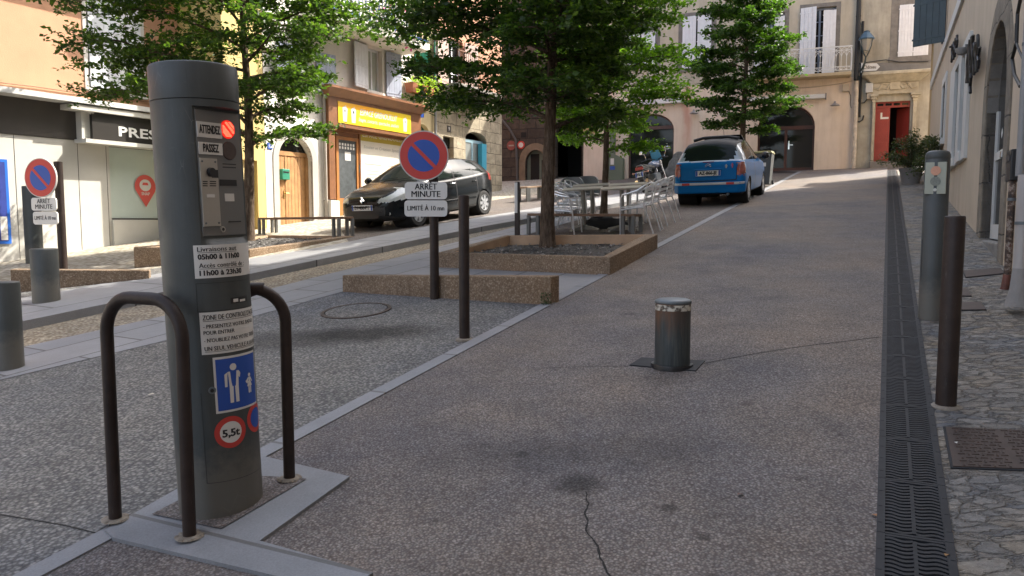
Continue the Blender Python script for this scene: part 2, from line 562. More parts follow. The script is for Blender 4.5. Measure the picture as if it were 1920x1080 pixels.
# ------------------------------------------------------------ ground
def region(name, poly, dz, m, cell=0.7, skirt=0.0, kind='structure', warp=True):
    """sheet over a polygon given in plane coordinates, draped on the sloping street"""
    xs = [p[0] for p in poly]; ys = [p[1] for p in poly]
    # refine outline
    out = []
    for i, p in enumerate(poly):
        q = poly[(i + 1) % len(poly)]
        n = max(1, int(math.dist(p, q) / (cell * 2)))
        for j in range(n):
            out.append((p[0] + (q[0] - p[0]) * j / n, p[1] + (q[1] - p[1]) * j / n))
    pts = [Vector(p) for p in out]
    ne = len(pts)
    def inside(x, y):
        r = False
        for i in range(len(poly)):
            x1, y1 = poly[i]; x2, y2 = poly[i - 1]
            if (y1 > y) != (y2 > y) and x < (x2 - x1) * (y - y1) / (y2 - y1) + x1:
                r = not r
        return r
    gx = min(xs) + cell * .51
    while gx < max(xs):
        gy = min(ys) + cell * .47
        while gy < max(ys):
            if inside(gx, gy):
                pts.append(Vector((gx + random.uniform(-.02, .02), gy + random.uniform(-.02, .02))))
            gy += cell
        gx += cell
    r = delaunay_2d_cdt(pts, [(i, (i + 1) % ne) for i in range(ne)], [], 1, 1e-5)
    mb = MB()
    mb.add([Wp(p.x, p.y, dz) for p in r[0]], r[2])
    if skirt:
        a = [Wp(p[0], p[1], dz) for p in out]
        bq = [Wp(p[0], p[1], dz - skirt) for p in out]
        mb.add(a + bq, [(i, (i + 1) % ne, ne + (i + 1) % ne, ne + i) for i in range(ne)])
    o = obj(name, mb, m, smooth=True, ang=40)
    o['kind'] = kind
    return o
def line_pts(pxs, ext0=0, ext1=0):
    """pixels -> plane points, extended at both ends"""
    p = [Vector(GP(*q)) for q in pxs]
    if ext0:
        d = (p[0] - p[1]).normalized()
        p.insert(0, p[0] + d * ext0)
    if ext1:
        d = (p[-1] - p[-2]).normalized()
        p.append(p[-1] + d * ext1)
    return [tuple(q) for q in p]
def shift(pts, d):
    """move a polyline sideways (to its right)"""
    out = []
    for i, p in enumerate(pts):
        a = Vector(pts[max(i - 1, 0)]); c_ = Vector(pts[min(i + 1, len(pts) - 1)])
        t_ = (c_ - a).normalized()
        out.append((p[0] + t_.y * d, p[1] - t_.x * d))
    return out
g = MB()
NX, NY = 50, 50
for j in range(NY + 1):
    for i in range(NX + 1):
        x = -160 + 320 * i / NX; y = -60 + 260 * j / NY
        u = (i / NX * 2 - 1); x = (abs(u) ** 1.8) * (1 if u > 0 else -1) * 160
        v_ = (j / NY); y = -40 + 240 * v_ ** 1.8
        g.v.append(Wp(x, y, -.03))
for j in range(NY):
    for i in range(NX):
        a = j * (NX + 1) + i
        g.f.append([a, a + 1, a + NX + 2, a + NX + 1]); g.m.append(0)
obj('ground', g, M_lane)['kind'] = 'structure'

GRL = [(1.28 - 5.0 * .4356, 2.61 - 5.0 * .90), (1.28, 2.61), (11.22, 23.18)]          # left edge of drain channel
gdir = (Vector(GRL[2]) - Vector(GRL[1])).normalized()
GRW = .262
BR = line_pts([(500, 860), (1035, 573), (1410, 372)], 0, 9)                           # right edge of the border strip
BRn = line_pts([(500, 860), (1035, 573)], 6, 0)
K_line = line_pts([(37, 619), (235, 576), (600, 497), (909, 432), (988, 418), (1110, 396)], 9, 3)
KB_line = line_pts([(26, 574), (320, 520), (600, 473), (820, 428), (985, 400), (1085, 382)], 9, 3)
GT_line = line_pts([(39, 652), (320, 590), (600, 518), (744, 483), (899, 443), (1060, 402)], 9, 4)
SL_line = line_pts([(0, 713), (320, 637), (650, 545)], 7, 0)
endG = tuple(Vector(GRL[2]) + gdir * 1.0)
# grey aggregate parking bay (centre-left, near)
region('parking_bay', [BRn[0]] + [BRn[1], tuple(GP(1040, 573))] + [tuple(GP(640, 543))] + SL_line[::-1], .0, M_gravel, .6)
# road
region('road', [BRn[0]] + BR + [tuple(GP(1440, 322)), tuple(GP(1690, 300)), endG, GRL[1], GRL[0]], .008, M_road, .6)
# terrace behind the planter
region('terrace', [tuple(GP(900, 445)), tuple(GP(1150, 508)), tuple(BR[2]), tuple(GP(1420, 350)), tuple(GP(1440, 332)), tuple(GP(1100, 352)), tuple(GP(1100, 392))], -.004, M_terr, .6)
# slabs
sl = [SL_line[0], SL_line[1], SL_line[2], tuple(GP(650, 545)), tuple(GP(1038, 574)), tuple(GP(1155, 511)), tuple(GP(1236, 466)), tuple(GP(1000, 470)), tuple(GP(900, 468)), tuple(GP(1040, 425)), tuple(GP(1130, 400))]
region('slab_paving', sl + GT_line[::-1][1:], .004, M_slab, .6)
region('border_strip', BRn[:1] + BR + shift(BR, -.115)[::-1] + shift(BRn, -.115)[:1], .016, M_bord, .5, skirt=.03)
region('gutter', GT_line + K_line[::-1], -.012, M_gutter, .6)
region('kerb', K_line + KB_line[::-1], .085, M_kerb, .6, skirt=.12)
left_far = [(10, 40), (-20, 40), (-32, -6)]
region('side_lane', KB_line[:-1] + [tuple(GP(1120, 372)), tuple(GP(1090, 338)), tuple(GP(900, 322))] + left_far, .075, M_pale, .8)
CL = line_pts([(330, 540), (650, 470), (985, 402), (1085, 384)], 0, 8)
CLb = line_pts([(300, 505), (480, 452), (650, 420), (940, 372), (1085, 352)], 0, 0)
region('lane_surface', [tuple(GP(655, 464)), tuple(GP(985, 401)), tuple(GP(1085, 382)), tuple(GP(1140, 372)), tuple(GP(1100, 356)), tuple(GP(940, 378)), tuple(GP(700, 424)), tuple(GP(640, 440))], .082, M_lane, .8)
region('aggregate_footway', [tuple(GP(-30, 584)), tuple(GP(26, 574)), tuple(GP(320, 520)), tuple(GP(300, 512)), tuple(GP(20, 552)), tuple(GP(-60, 566))], .083, M_gravel, .6)
# flat stone pavement on the right
gr_r = [(GRL[i][0] + GRW * .90, GRL[i][1] - GRW * .4356) for i in range(3)]
region('stone_pavement', gr_r + [(16.5, 28), (22, 24), (12, -6)], .012, M_cob, .6)
# stone frame of the machine island
isl = [(200, 1008), (333, 928), (485, 865), (655, 902), (490, 1022)]
region('island_stone', [GP(197, 1003), GP(333, 925), GP(490, 862), GP(656, 902), GP(487, 1024), GP(700, 1085), GP(640, 1120), GP(212, 1018)], .024, M_bord, .3, skirt=.03)
region('island_gravel', [GP(285, 975), GP(420, 905), GP(500, 903), GP(575, 908), GP(415, 1003)], .029, M_road, .2)

# ------------------------------------------------------------ drain channel
def drain():
    p0 = Wp(GRL[1][0] - gdir.x * 1.2, GRL[1][1] - gdir.y * 1.2, .014)
    root = thing('drain_channel', 'long dark cast iron drain channel with wavy slots along the road edge', 'drain', p0)
    L = .5
    tot = (Vector(GRL[2]) - Vector(GRL[1])).length + 1.2
    n = int(tot / L)
    mb = MB()
    for e in (0, 1):
        x0 = (0, GRW - .03)[e]
        mb.box(x0, x0 + .03, .002, L - .002, -.02, .004)
    mb.box(.03, GRW - .03, .002, .016, -.02, .001)
    mb.box(.03, GRW - .03, L - .016, L - .002, -.02, .001)
    mb.box(GRW / 2 - .007, GRW / 2 + .007, .03, L - .03, -.02, .001)
    nb = 16
    for k in range(nb):
        yc = .02 + (L - .04) * (k + .5) / nb
        for h_ in (0, 1):
            x0, x1 = ((.03, GRW / 2 - .007), (GRW / 2 + .007, GRW - .03))[h_]
            S = 8
            a, bt = [], []
            for i in range(S + 1):
                x = x0 + (x1 - x0) * i / S
                y = yc + .0075 * math.sin(i / S * PI * 2 + (PI if h_ else 0) + .5)
                a.append((x, y)); 
            for i in range(S):
                (xa, ya), (xb, yb) = a[i], a[i + 1]
                hw = .0082
                mb.hexa([(xa, ya - hw, -.02), (xb, yb - hw, -.02), (xb, yb + hw, -.02), (xa, ya + hw, -.02)],
                        [(xa, ya - hw, .0), (xb, yb - hw, .0), (xb, yb + hw, .0), (xa, ya + hw, .0)])
        if k % 5 == 2:
            mb.box(.004, .02, yc - .012, yc + .012, .004, .0055)
            mb.box(GRW - .02, GRW - .004, yc - .012, yc + .012, .004, .0055)
    first = None
    bot = MB()
    for i in range(n):
        a = Wp(GRL[1][0] + gdir.x * (i * L - 1.2), GRL[1][1] + gdir.y * (i * L - 1.2), .014)
        b_ = Wp(GRL[1][0] + gdir.x * ((i + 1) * L - 1.2), GRL[1][1] + gdir.y * ((i + 1) * L - 1.2), .014)
        d = b_ - a
        if first is None:
            o = obj('grate', mb, M_castiron, root, smooth=False)
            first = o
        else:
            o = first.copy(); COL.objects.link(o)
        yd = d.normalized()
        sx = Vector((gdir.y, -gdir.x, 0)); sx.z = (Wp(GRL[1][0] + gdir.x * i * L + sx.x, GRL[1][1] + gdir.y * i * L + sx.y) - Wp(GRL[1][0] + gdir.x * i * L, GRL[1][1] + gdir.y * i * L)).z
        sx.normalize()
        zd = sx.cross(yd).normalized()
        m = Matrix((sx, yd, zd)).transposed().to_4x4()
        m = Matrix.Translation(a - p0) @ m @ Matrix.Diagonal((1, d.length / L, 1, 1))
        o.matrix_local = m
        q = sx * GRW
        dn = Vector((0, 0, -.045))
        bot.add([a - p0 + dn, b_ - p0 + dn, b_ - p0 + q + dn, a - p0 + q + dn], [(0, 1, 2, 3)])
    obj('channel', bot, M_dark, root)
drain()

# ------------------------------------------------------------ ticket machine
def machine():
    base = G(416, 950, .03)
    X, Y = base.x, base.y
    view = math.atan2(-Y, -X)                        # direction to the camera
    # local frame: -Y towards the camera
    rz = view + PI / 2
    root = thing('access_control_pillar', 'tall slate grey leaning control pillar with a red light saying ATTENDEZ', 'pillar', base, rot=(R(.3), R(-1.7), rz))
    bpy.context.view_layer.update()
    Mw = Matrix.Translation(base) @ root.rotation_euler.to_matrix().to_4x4()
    Mi = Mw.inverted()
    C = Mi @ Vector((0, 0, CAMH))
    def hit_z(px, py):                                # height along axis on the near generatrix
        d = (Mi.to_3x3() @ ray(px, py)); t = (-.18 - C.y) / d.y
        return (C + d * t).z
    RR = .183
    H = hit_z(361, 112)
    zc = hit_z(362, 183)
    PH, BE = R(43), R(47)                              # flat face: direction and half angle
    z0, z1 = hit_z(410, 447), hit_z(410, 200)
    n = 96
    def ring(z, cut):
        out = []
        for k in range(n):
            a = 2 * PI * k / n                         # angle from the camera direction towards the right
            r = RR
            if cut:
                d = (a - PH + PI) % (2 * PI) - PI
                if abs(d) < BE:
                    r = RR * math.cos(BE) / math.cos(d)
            out.append(Vector((r * math.sin(a), -r * math.cos(a), z)))
        return out
    mb = MB()
    rings = [ring(-.05, 0), ring(z0 - .035, 0), ring(z0, 1), ring(z1, 1), ring(z1 + .002, 0), ring(zc - .003, 0)]
    vs = [p for r in rings for p in r]
    fs = []
    for i in range(len(rings) - 1):
        for k in range(n):
            fs.append((i * n + k, i * n + (k + 1) % n, (i + 1) * n + (k + 1) % n, (i + 1) * n + k))
    fs.append(tuple(range((len(rings) - 1) * n, len(rings) * n)))
    mb.add(vs, fs)
    obj('body', mb, M_machine, root, ang=25)
    cp = MB().lathe([(RR - .004, zc - .003), (RR + .001, zc + .001), (RR + .001, H - .012), (RR - .004, H - .003), (RR - .012, H), (0, H)], 96)
    obj('cap', cp, M_machine, root, ang=40)
    # plane of the flat face
    nrm = Vector((math.sin(PH), -math.cos(PH), 0))
    ux = Vector((math.cos(PH), math.sin(PH), 0))
    D = RR * math.cos(BE)
    def FP(u, z, off=0):
        return nrm * (D + off) + ux * u + Vector((0, 0, z))
    def px2(px, py):
        d = Mi.to_3x3() @ ray(px, py)
        t = (D - C.dot(nrm)) / d.dot(nrm)
        q = C + d * t
        return q.dot(ux), q.z
    def plate(name, pxs, off0, off1, m, par, bev=0):
        q = [px2(*p) for p in pxs]
        u0, u1 = (q[0][0] + q[-1][0]) / 2, (q[1][0] + q[2][0]) / 2
        za, zb = (q[2][1] + q[3][1]) / 2, (q[0][1] + q[1][1]) / 2
        mb = MB().hexa([FP(u0, za, off0), FP(u1, za, off0), FP(u1, zb, off0), FP(u0, zb, off0)],
                       [FP(u0, za, off1), FP(u1, za, off1), FP(u1, zb, off1), FP(u0, zb, off1)])
        return obj(name, mb, m, par, smooth=False, bevel=bev), ((u0 + u1) / 2, (za + zb) / 2, u1 - u0, zb - za)
    w = RR * math.sin(BE) - .012
    mb = MB().hexa([FP(-w, z0 + .01, -.002), FP(w, z0 + .01, -.002), FP(w, z1 - .01, -.002), FP(-w, z1 - .01, -.002)],
                   [FP(-w, z0 + .01, .004), FP(w, z0 + .01, .004), FP(w, z1 - .01, .004), FP(-w, z1 - .01, .004)])
    pan = obj('control_panel', mb, M_panel, root, smooth=False, bevel=.002)
    def wr(s, cu, cz, size, par, width=None, bold=.0, off=.009, m=M_letter, shear=0):
        lettering(s, size, par, m, lambda x, z: FP(cu + x, cz + z, off), width, bold, shear=shear)
    o, q = plate('label_plate', [(366, 226), (413, 233), (414, 262), (368, 255)], .004, .008, M_white, pan)
    wr('ATTENDEZ', q[0], q[1], .05, o, q[2] * .84, .001)
    o, q = plate('label_plate', [(370, 264), (414, 271), (416, 292), (371, 288)], .004, .008, M_white, pan)
    wr('PASSEZ', q[0], q[1], .048, o, q[2] * .66, .001)
    # lamps
    for (px, py, on) in ((425, 243, 1), (428, 283, 0)):
        u, z = px2(px, py)
        r = .041
        mb = MB(); mb.cyl(FP(u, z, .003), FP(u, z, .009), r, r - .003, 32)
        if on:
            lamp = obj('signal_lamp', mb, mat('lit red lens', (.5, .02, .01), .4, var=0, emit=((1, .02, .01), .22)), pan, label='lit red signal lamp')
            dots = MB()
            for i in range(-7, 8):
                for j in range(-7, 8):
                    a, c_ = i * .005, j * .005
                    if a * a + c_ * c_ < (r - .006) ** 2 and not (abs(a + c_) < .008 or (abs(a + c_ - .03) < .004)):
                        dots.cyl(FP(u + a, z + c_, .009), FP(u + a, z + c_, .0105), .0017, n=6)
            obj('lamp_dots', dots, mat('bright red diode', (1, .3, .2), .4, var=0, emit=((1, .12, .06), .9)), lamp)
        else:
            obj('signal_lamp', mb, mat('unlit lens', (.07, .05, .045), .25, var=.2, vs=60), pan, label='unlit dark signal lamp')
    # reader
    rd, q = plate('reader_plate', [(371, 295), (405, 299), (411, 425), (379, 424)], .004, .010, M_steel, pan, .001)
    cu, cz, ww, hh = q
    for a in (-1, 1):
        for c_ in (-1, 1):
            pass
    mb = MB()
    for a in (-1, 1):
        for c_ in (-1, 1):
            p = (cu + a * (ww / 2 - .012), cz + c_ * (hh / 2 - .014))
            mb.cyl(FP(*p, .010), FP(*p, .0125), .0045, n=10)
    obj('screw', mb, M_cap, rd)
    u, z = px2(391, 323)
    mb = MB(); mb.cyl(FP(u, z, .010), FP(u, z, .026), .020, .018, 24)
    obj('intercom_button', mb, M_black, rd)
    o, _ = plate('reader_slot', [(393, 318), (405, 319), (406, 334), (394, 333)], .009, .012, M_black, rd)
    plate('ticket_slot', [(384, 364), (399, 365), (399, 371), (385, 370)], .009, .012, M_white, rd)
    for k in range(3):
        plate('fine_print', [(377, 339 + 4 * k), (386, 340 + 4 * k), (386, 342 + 4 * k), (377, 341 + 4 * k)], .010, .0105, M_letter, rd)
        plate('fine_print', [(390, 339 + 4 * k), (402, 340 + 4 * k), (402, 342 + 4 * k), (390, 341 + 4 * k)], .010, .0105, M_letter, rd)
    plate('display', [(410, 336), (442, 338), (442, 349), (411, 348)], .004, .006, M_black, pan)
    o, q = plate('sticker', [(418, 366), (435, 360), (440, 374), (423, 381)], .004, .005, M_white, pan)
    plate('card_slot', [(427, 414), (450, 415), (450, 417), (427, 416)], .004, .007, M_black, pan)
    for k in range(2):
        plate('fine_print', [(416, 306 + 6 * k), (441, 308 + 6 * k), (441, 310 + 6 * k), (416, 308 + 6 * k)], .0041, .0046, M_letter, pan)
    u, z = px2(416, 430)
    mb = MB(); mb.cyl(FP(u, z, .004), FP(u, z, .009), .014, .013, 24)
    lk = obj('lock', mb, M_steel, pan)
    mb = MB(); mb.cyl(FP(u, z, .009), FP(u, z, .010), .007, n=16)
    obj('keyhole', mb, M_black, lk)
    # labels wrapped round the pillar: angles in degrees from the view direction
    def cp_(a, z, r):
        return Vector((r * math.sin(a), -r * math.cos(a), z))
    def patch(name, a0, a1, za, zb, m, par, r=RR + .0012):
        mb = MB()
        k = 24
        vs = []
        for i in range(k + 1):
            a = R(a0) + R(a1 - a0) * i / k
            vs += [cp_(a, za, r), cp_(a, zb, r)]
        mb.add(vs, [(2 * i, 2 * i + 2, 2 * i + 3, 2 * i + 1) for i in range(k)])
        return obj(name, mb, m, par)
    def wwr(s, a0, z, size, par, width=None, m=M_letter, r=RR + .0022, bold=.0, underline=False):
        lettering(s, size, par, m, lambda x, y: cp_(R(a0) + x / RR, z + y, r), width, bold, align='LEFT')
        if underline:
            patch('underline', a0, a0 + math.degrees(width / RR), z - size * .5, z - size * .44, m, par, r)
    za, zb = hit_z(400, 521), hit_z(400, 459)
    lb = patch('delivery_label', -14, 84, za, zb, M_white, root)
    hh = zb - za
    wwr('Livraisons aut', -9, zb - hh * .13, .029, lb, .17, underline=True)
    wwr('05h00 à 11h00', -9, zb - hh * .36, .031, lb, .185, bold=.0008)
    wwr('Accès contrôlé de :', -8, zb - hh * .62, .029, lb, .21, underline=True)
    wwr('11h00 à 23h30', -8, zb - hh * .85, .031, lb, .19, bold=.0008)
    za, zb = hit_z(400, 664), hit_z(400, 585)
    lb = patch('rules_label', -12, 92, za, zb, M_white, root)
    hh = zb - za
    wwr("ZONE DE CONTROLE D'ACCES", -8, zb - hh * .13, .031, lb, .29, underline=True)
    wwr('- PRESENTEZ VOTRE BADGE', -8, zb - hh * .34, .024, lb, .26)
    wwr('POUR ENTRER', -8, zb - hh * .49, .024, lb, .13)
    wwr("- N'OUBLIEZ PAS VOTRE TICKET", -8, zb - hh * .67, .024, lb, .28)
    wwr('UN SEUL VEHICULE A LA FOIS', -8, zb - hh * .87, .027, lb, .29, underline=True)
    # pedestrian zone sign
    za, zb = hit_z(440, 772), hit_z(440, 667)
    sg = patch('pedestrian_sign', 1, 74, za, zb, M_white, root)
    bl = patch('blue_field', 4, 71, za + .01, zb - .01, M_blue, sg, RR + .0022)
    hh = zb - za
    def figure(ac, zb_, h, par, skirt=False):
        def P(x, y):
            return cp_(R(ac) + x * h / RR, zb_ + y * h, RR + .0032)
        mb = MB()
        def poly(pts):
            mb.add([P(*p) for p in pts], [tuple(range(len(pts)))])
        poly([(.09 * math.cos(i * PI / 6), .91 + .09 * math.sin(i * PI / 6)) for i in range(12)])
        if skirt:
            poly([(-.08, .80), (.08, .80), (.07, .62), (.20, .34), (-.20, .34), (-.07, .62)])
            poly([(-.11, .34), (-.02, .34), (-.02, 0), (-.11, 0)]); poly([(.02, .34), (.11, .34), (.11, 0), (.02, 0)])
            poly([(-.10, .80), (-.28, .62), (-.25, .56), (-.08, .68)]); poly([(.08, .80), (.24, .55), (.19, .52), (.05, .68)])
        else:
            poly([(-.14, .80), (.14, .80), (.12, .42), (-.12, .42)])
            poly([(-.12, .42), (-.02, .42), (-.03, 0), (-.12, 0)]); poly([(.02, .42), (.12, .42), (.12, 0), (.03, 0)])
            poly([(-.14, .80), (-.23, .74), (-.23, .42), (-.17, .42), (-.16, .70)])
            poly([(.14, .80), (.46, .44), (.41, .39), (.12, .66)])
        obj('pictogram', mb, M_white, par, smooth=False)
    figure(27, za + hh * .16, hh * .70, bl)
    figure(54, za + hh * .26, hh * .36, bl, True)
    def disc(name, ac, zc_, r, m, par, off, k=32, r0=0.0):
        mb = MB()
        nr = 5
        vs = []
        for j in range(nr + 1):
            rj = r0 + (r - r0) * j / nr
            for i in range(k):
                a = 2 * PI * i / k
                vs.append(cp_(R(ac) + rj * math.cos(a) / RR, zc_ + rj * math.sin(a), RR + off))
        mb.add(vs, [(j * k + i, j * k + (i + 1) % k, (j + 1) * k + (i + 1) % k, (j + 1) * k + i) for j in range(nr) for i in range(k)])
        return obj(name, mb, m, par)
    z5 = hit_z(430, 811)
    ds = disc('weight_limit_sign', 19, z5, .071, M_red, root, .0012, r0=.0001)
    wf = disc('white_field', 19, z5, .048, M_white, ds, .0022, r0=.0001)
    lettering('5,5t', .046, wf, M_letter, lambda x, y: cp_(R(19) + x / RR, z5 + y - .004, RR + .0032), .075, .0012)
    z6 = z5 + .03
    ds = disc('no_parking_sign', 66, z6, .068, M_red, root, .0012, r0=.0001)
    disc('blue_field', 66, z6, .046, M_blue, ds, .0022, r0=.0001)
    # locks, slot, door outline
    a, z = R(-2), hit_z(395, 732)
    mb = MB(); mb.cyl(cp_(a, z, RR), cp_(a, z, RR + .006), .016, .014, 24)
    lk = obj('lock', mb, M_cap, root)
    mb = MB(); mb.cyl(cp_(a, z, RR + .006), cp_(a, z, RR + .007), .008, n=16)
    obj('keyhole', mb, M_black, lk)
    ln = MB()
    def strip(a0, a1, za, zb):
        k = max(1, int(abs(a1 - a0) / 4))
        vs = []
        for i in range(k + 1):
            a = R(a0 + (a1 - a0) * i / k)
            vs += [cp_(a, za, RR + .0009), cp_(a, zb, RR + .0009)]
        ln.add(vs, [(2 * i, 2 * i + 2, 2 * i + 3, 2 * i + 1) for i in range(k)])
    zA, zB, zC, zD = hit_z(400, 905), hit_z(400, 735), hit_z(400, 585), hit_z(400, 530)
    strip(-17, -16.3, zA, zB); strip(-17, 100, zA - .002, zA)
    strip(-14, 100, zD - .002, zD); strip(-14, -13.3, zC, zD); strip(-14, 100, zC + .004, zC + .006)
    obj('door_seam', ln, M_black, root)
    zs = hit_z(440, 565)
    sl_ = patch('coin_slot', 30, 62, zs - .012, zs + .014, M_black, root, RR + .001)
    patch('slot_flap', 34, 42, zs - .006, zs + .008, M_white, sl_, RR + .002)
    patch('slot_flap', 45, 56, zs - .008, zs + .002, M_white, sl_, RR + .002)
machine()

def hoop(pa, pb, top_px, label, r=.0275):
    a, b_ = G(*pa, .03), G(*pb, .03)
    c0 = (a + b_) / 2
    root = thing('guard_hoop', label, 'guard rail', c0, 0, 'steel guard hoops round the control pillar')
    ztop = zat(*top_px, c0.x, c0.y) - c0.z - r
    a, b_ = a - c0, b_ - c0
    d = (b_ - a); d.z = 0; d.normalize()
    rr = .16
    pts = [a + Vector((0, 0, -.05)), Vector((a.x, a.y, ztop - rr))]
    for i in range(1, 9):
        t_ = i / 8 * PI / 2
        pts.append(Vector((a.x, a.y, ztop - rr)) + d * (rr * (1 - math.cos(t_))) + Vector((0, 0, rr * math.sin(t_))))
    for i in range(0, 9):
        t_ = PI / 2 - i / 8 * PI / 2
        pts.append(Vector((b_.x, b_.y, ztop - rr)) - d * (rr * (1 - math.cos(t_))) + Vector((0, 0, rr * math.sin(t_))))
    pts.append(b_ + Vector((0, 0, -.05)))
    obj('tube', MB().tube(pts, r, 20), M_brown, root, ang=60)
    for p in (a, b_):
        mb = MB()
        mb.lathe([(.028, .006), (.05, .004), (.058, -.002)], 18, p)
        for k in range(9):
            t_ = random.random() * 2 * PI
            q = p + Vector((math.cos(t_) * .05, math.sin(t_) * .05, 0))
            mb.lathe([(.012, -.002), (.008, .006), (0, .009)], 6, q)
        obj('mortar_collar', mb, mat('crumbly mortar', (.24, .21, .17), .95, var=.3, vs=20, bmp=.6, bs=80), root)
hoop((217, 985), (356, 1018), (305, 547), 'brown steel hoop in front and left of the control pillar')
hoop((440, 925), (543, 908), (500, 530), 'brown steel hoop half hidden behind the control pillar, right side')

# ------------------------------------------------------------ posts and bollards
def post(px, py, toppy, wpx, label, m=M_brown, name='steel_post', grp='brown steel posts', collar=True, cap='flat', cat='bollard', lean=0, dz=.015):
    b0 = G(px, py, dz)
    root = thing(name, label, cat, b0, rot=(0, lean, 0), group=grp)
    h_ = zat(px, toppy, b0.x, b0.y) - b0.z
    r = wpx / 2 / FPX * b0.y
    if cap == 'flat':
        prof = [(r, -.05), (r, h_ - .012), (r * .97, h_ - .004), (r * .9, h_), (0, h_ + .001)]
    else:
        prof = [(r, -.05), (r, h_ - .07), (r * .985, h_ - .068), (r * .985, h_ - .062), (r, h_ - .06), (r, h_ - .03), (r * .9, h_ - .01), (r * .7, h_), (0, h_ + .004)]
    obj('shaft', MB().lathe(prof, 40), m, root, ang=50)
    if collar:
        mb = MB().lathe([(r, .004), (r * 1.25, .006), (r * 1.6, -.004), (r * 1.65, -.02)], 20)
        for v in mb.v:
            v.x += random.uniform(-.004, .004); v.y += random.uniform(-.004, .004)
        obj('mortar_collar', mb, mat('crumbly mortar', (.24, .21, .17), .95), root)
    return root, r, h_
post(871, 638, 366, 20, 'slim brown post between the low concrete wall and the road', grp='brown steel posts')
post(1773, 765, 405, 36, 'slim brown post standing on the stone pavement at right', lean=R(0.0), grp='brown steel posts')
post(88, 578, 466, 47, 'short slate grey bollard in front of the left no-parking sign', M_machine, 'short_bollard', 'slate grey bollards', False, dz=.09)
post(18, 690, 528, 50, 'short slate grey bollard at the left edge of the slabs', M_machine, 'short_bollard', 'slate grey bollards', False)
post(66, 500, 349, 30, 'tall slate grey bollard beside the white shop front panels', M_machine, 'tall_bollard', 'slate grey bollards', False, dz=.09)

def retractable():
    b0 = G(1260, 688, .012)
    root = thing('retractable_bollard', 'short retractable steel bollard with worn white band in the middle of the road', 'bollard', b0, rot=(math.atan(GY), -math.atan(GX) * 0, R(0)))
    root.rotation_euler = (0, 0, -AZ)
    r = 33 / FPX * b0.y
    h_ = zat(1260, 560, b0.x, b0.y) - b0.z
    m, t, b = nodes('weathered bollard steel')
    v = coords(t); v2 = coords(t, sc3=(16, 16, 1.2))
    c = ramp(t, noise(t, v2, 1.6, 6, .7), [(.3, (.018, .023, .026)), (.55, (.05, .06, .062)), (.75, (.13, .135, .12))])
    sx = N(t, 'ShaderNodeSeparateXYZ'); t.links.new(v, sx.inputs[0])
    up = ramp(t, math_n(t, 'ADD', sx.outputs[2], math_n(t, 'MULTIPLY', math_n(t, 'SUBTRACT', noise(t, v2, 1.2, 5, .7), .5), .7)), [(.2, g3(0)), (.42, g3(1))])
    lf = ramp(t, math_n(t, 'MULTIPLY_ADD', sx.outputs[0], -4.0), [(.0, g3(.15)), (.5, g3(1))])
    rust = math_n(t, 'MULTIPLY', up, lf)
    c = mixc(t, rust, c, (.13, .065, .035))
    t.links.new(c, b.inputs['Base Color']); b.inputs['Roughness'].default_value = .5; b.inputs['Metallic'].default_value = .25
    obj('cylinder', MB().lathe([(r, -.03), (r, h_ - .028)], 48), m, root)
    obj('cap', MB().lathe([(r, h_ - .03), (r + .004, h_ - .026), (r + .004, h_ - .014), (r, h_ - .008), (r - .02, h_), (0, h_ + .003)], 48), M_cap, root, ang=50)
    m, t, b = nodes('worn white band')
    v = coords(t)
    n_ = noise(t, v, 26, 5, .7)
    c = ramp(t, n_, [(.42, (.07, .05, .035)), (.5, (.5, .47, .4)), (.7, (.62, .6, .52))])
    t.links.new(c, b.inputs['Base Color'])
    obj('reflective_band', MB().lathe([(r + .0005, h_ - .075), (r + .002, h_ - .074), (r + .002, h_ - .036), (r + .0005, h_ - .035)], 48), m, root)
    obj('collar_ring', MB().lathe([(r + .004, .012), (r + .022, .014), (r + .024, .006), (r + .024, -.02)], 48), M_black, root)
    # base plate lying on the slope
    pts = [G(1180, 688), G(1203, 674), G(1322, 680), G(1304, 699)]
    Mi = (Matrix.Translation(b0) @ Matrix.Rotation(-AZ, 4, 'Z')).inverted()
    dx = Vector((0, 0, .016)); dn = Vector((0, 0, -.02))
    obj('base_plate', MB().hexa([Mi @ (p + dn) for p in pts], [Mi @ (p + dx) for p in pts]), M_castiron, root, smooth=False)
retractable()

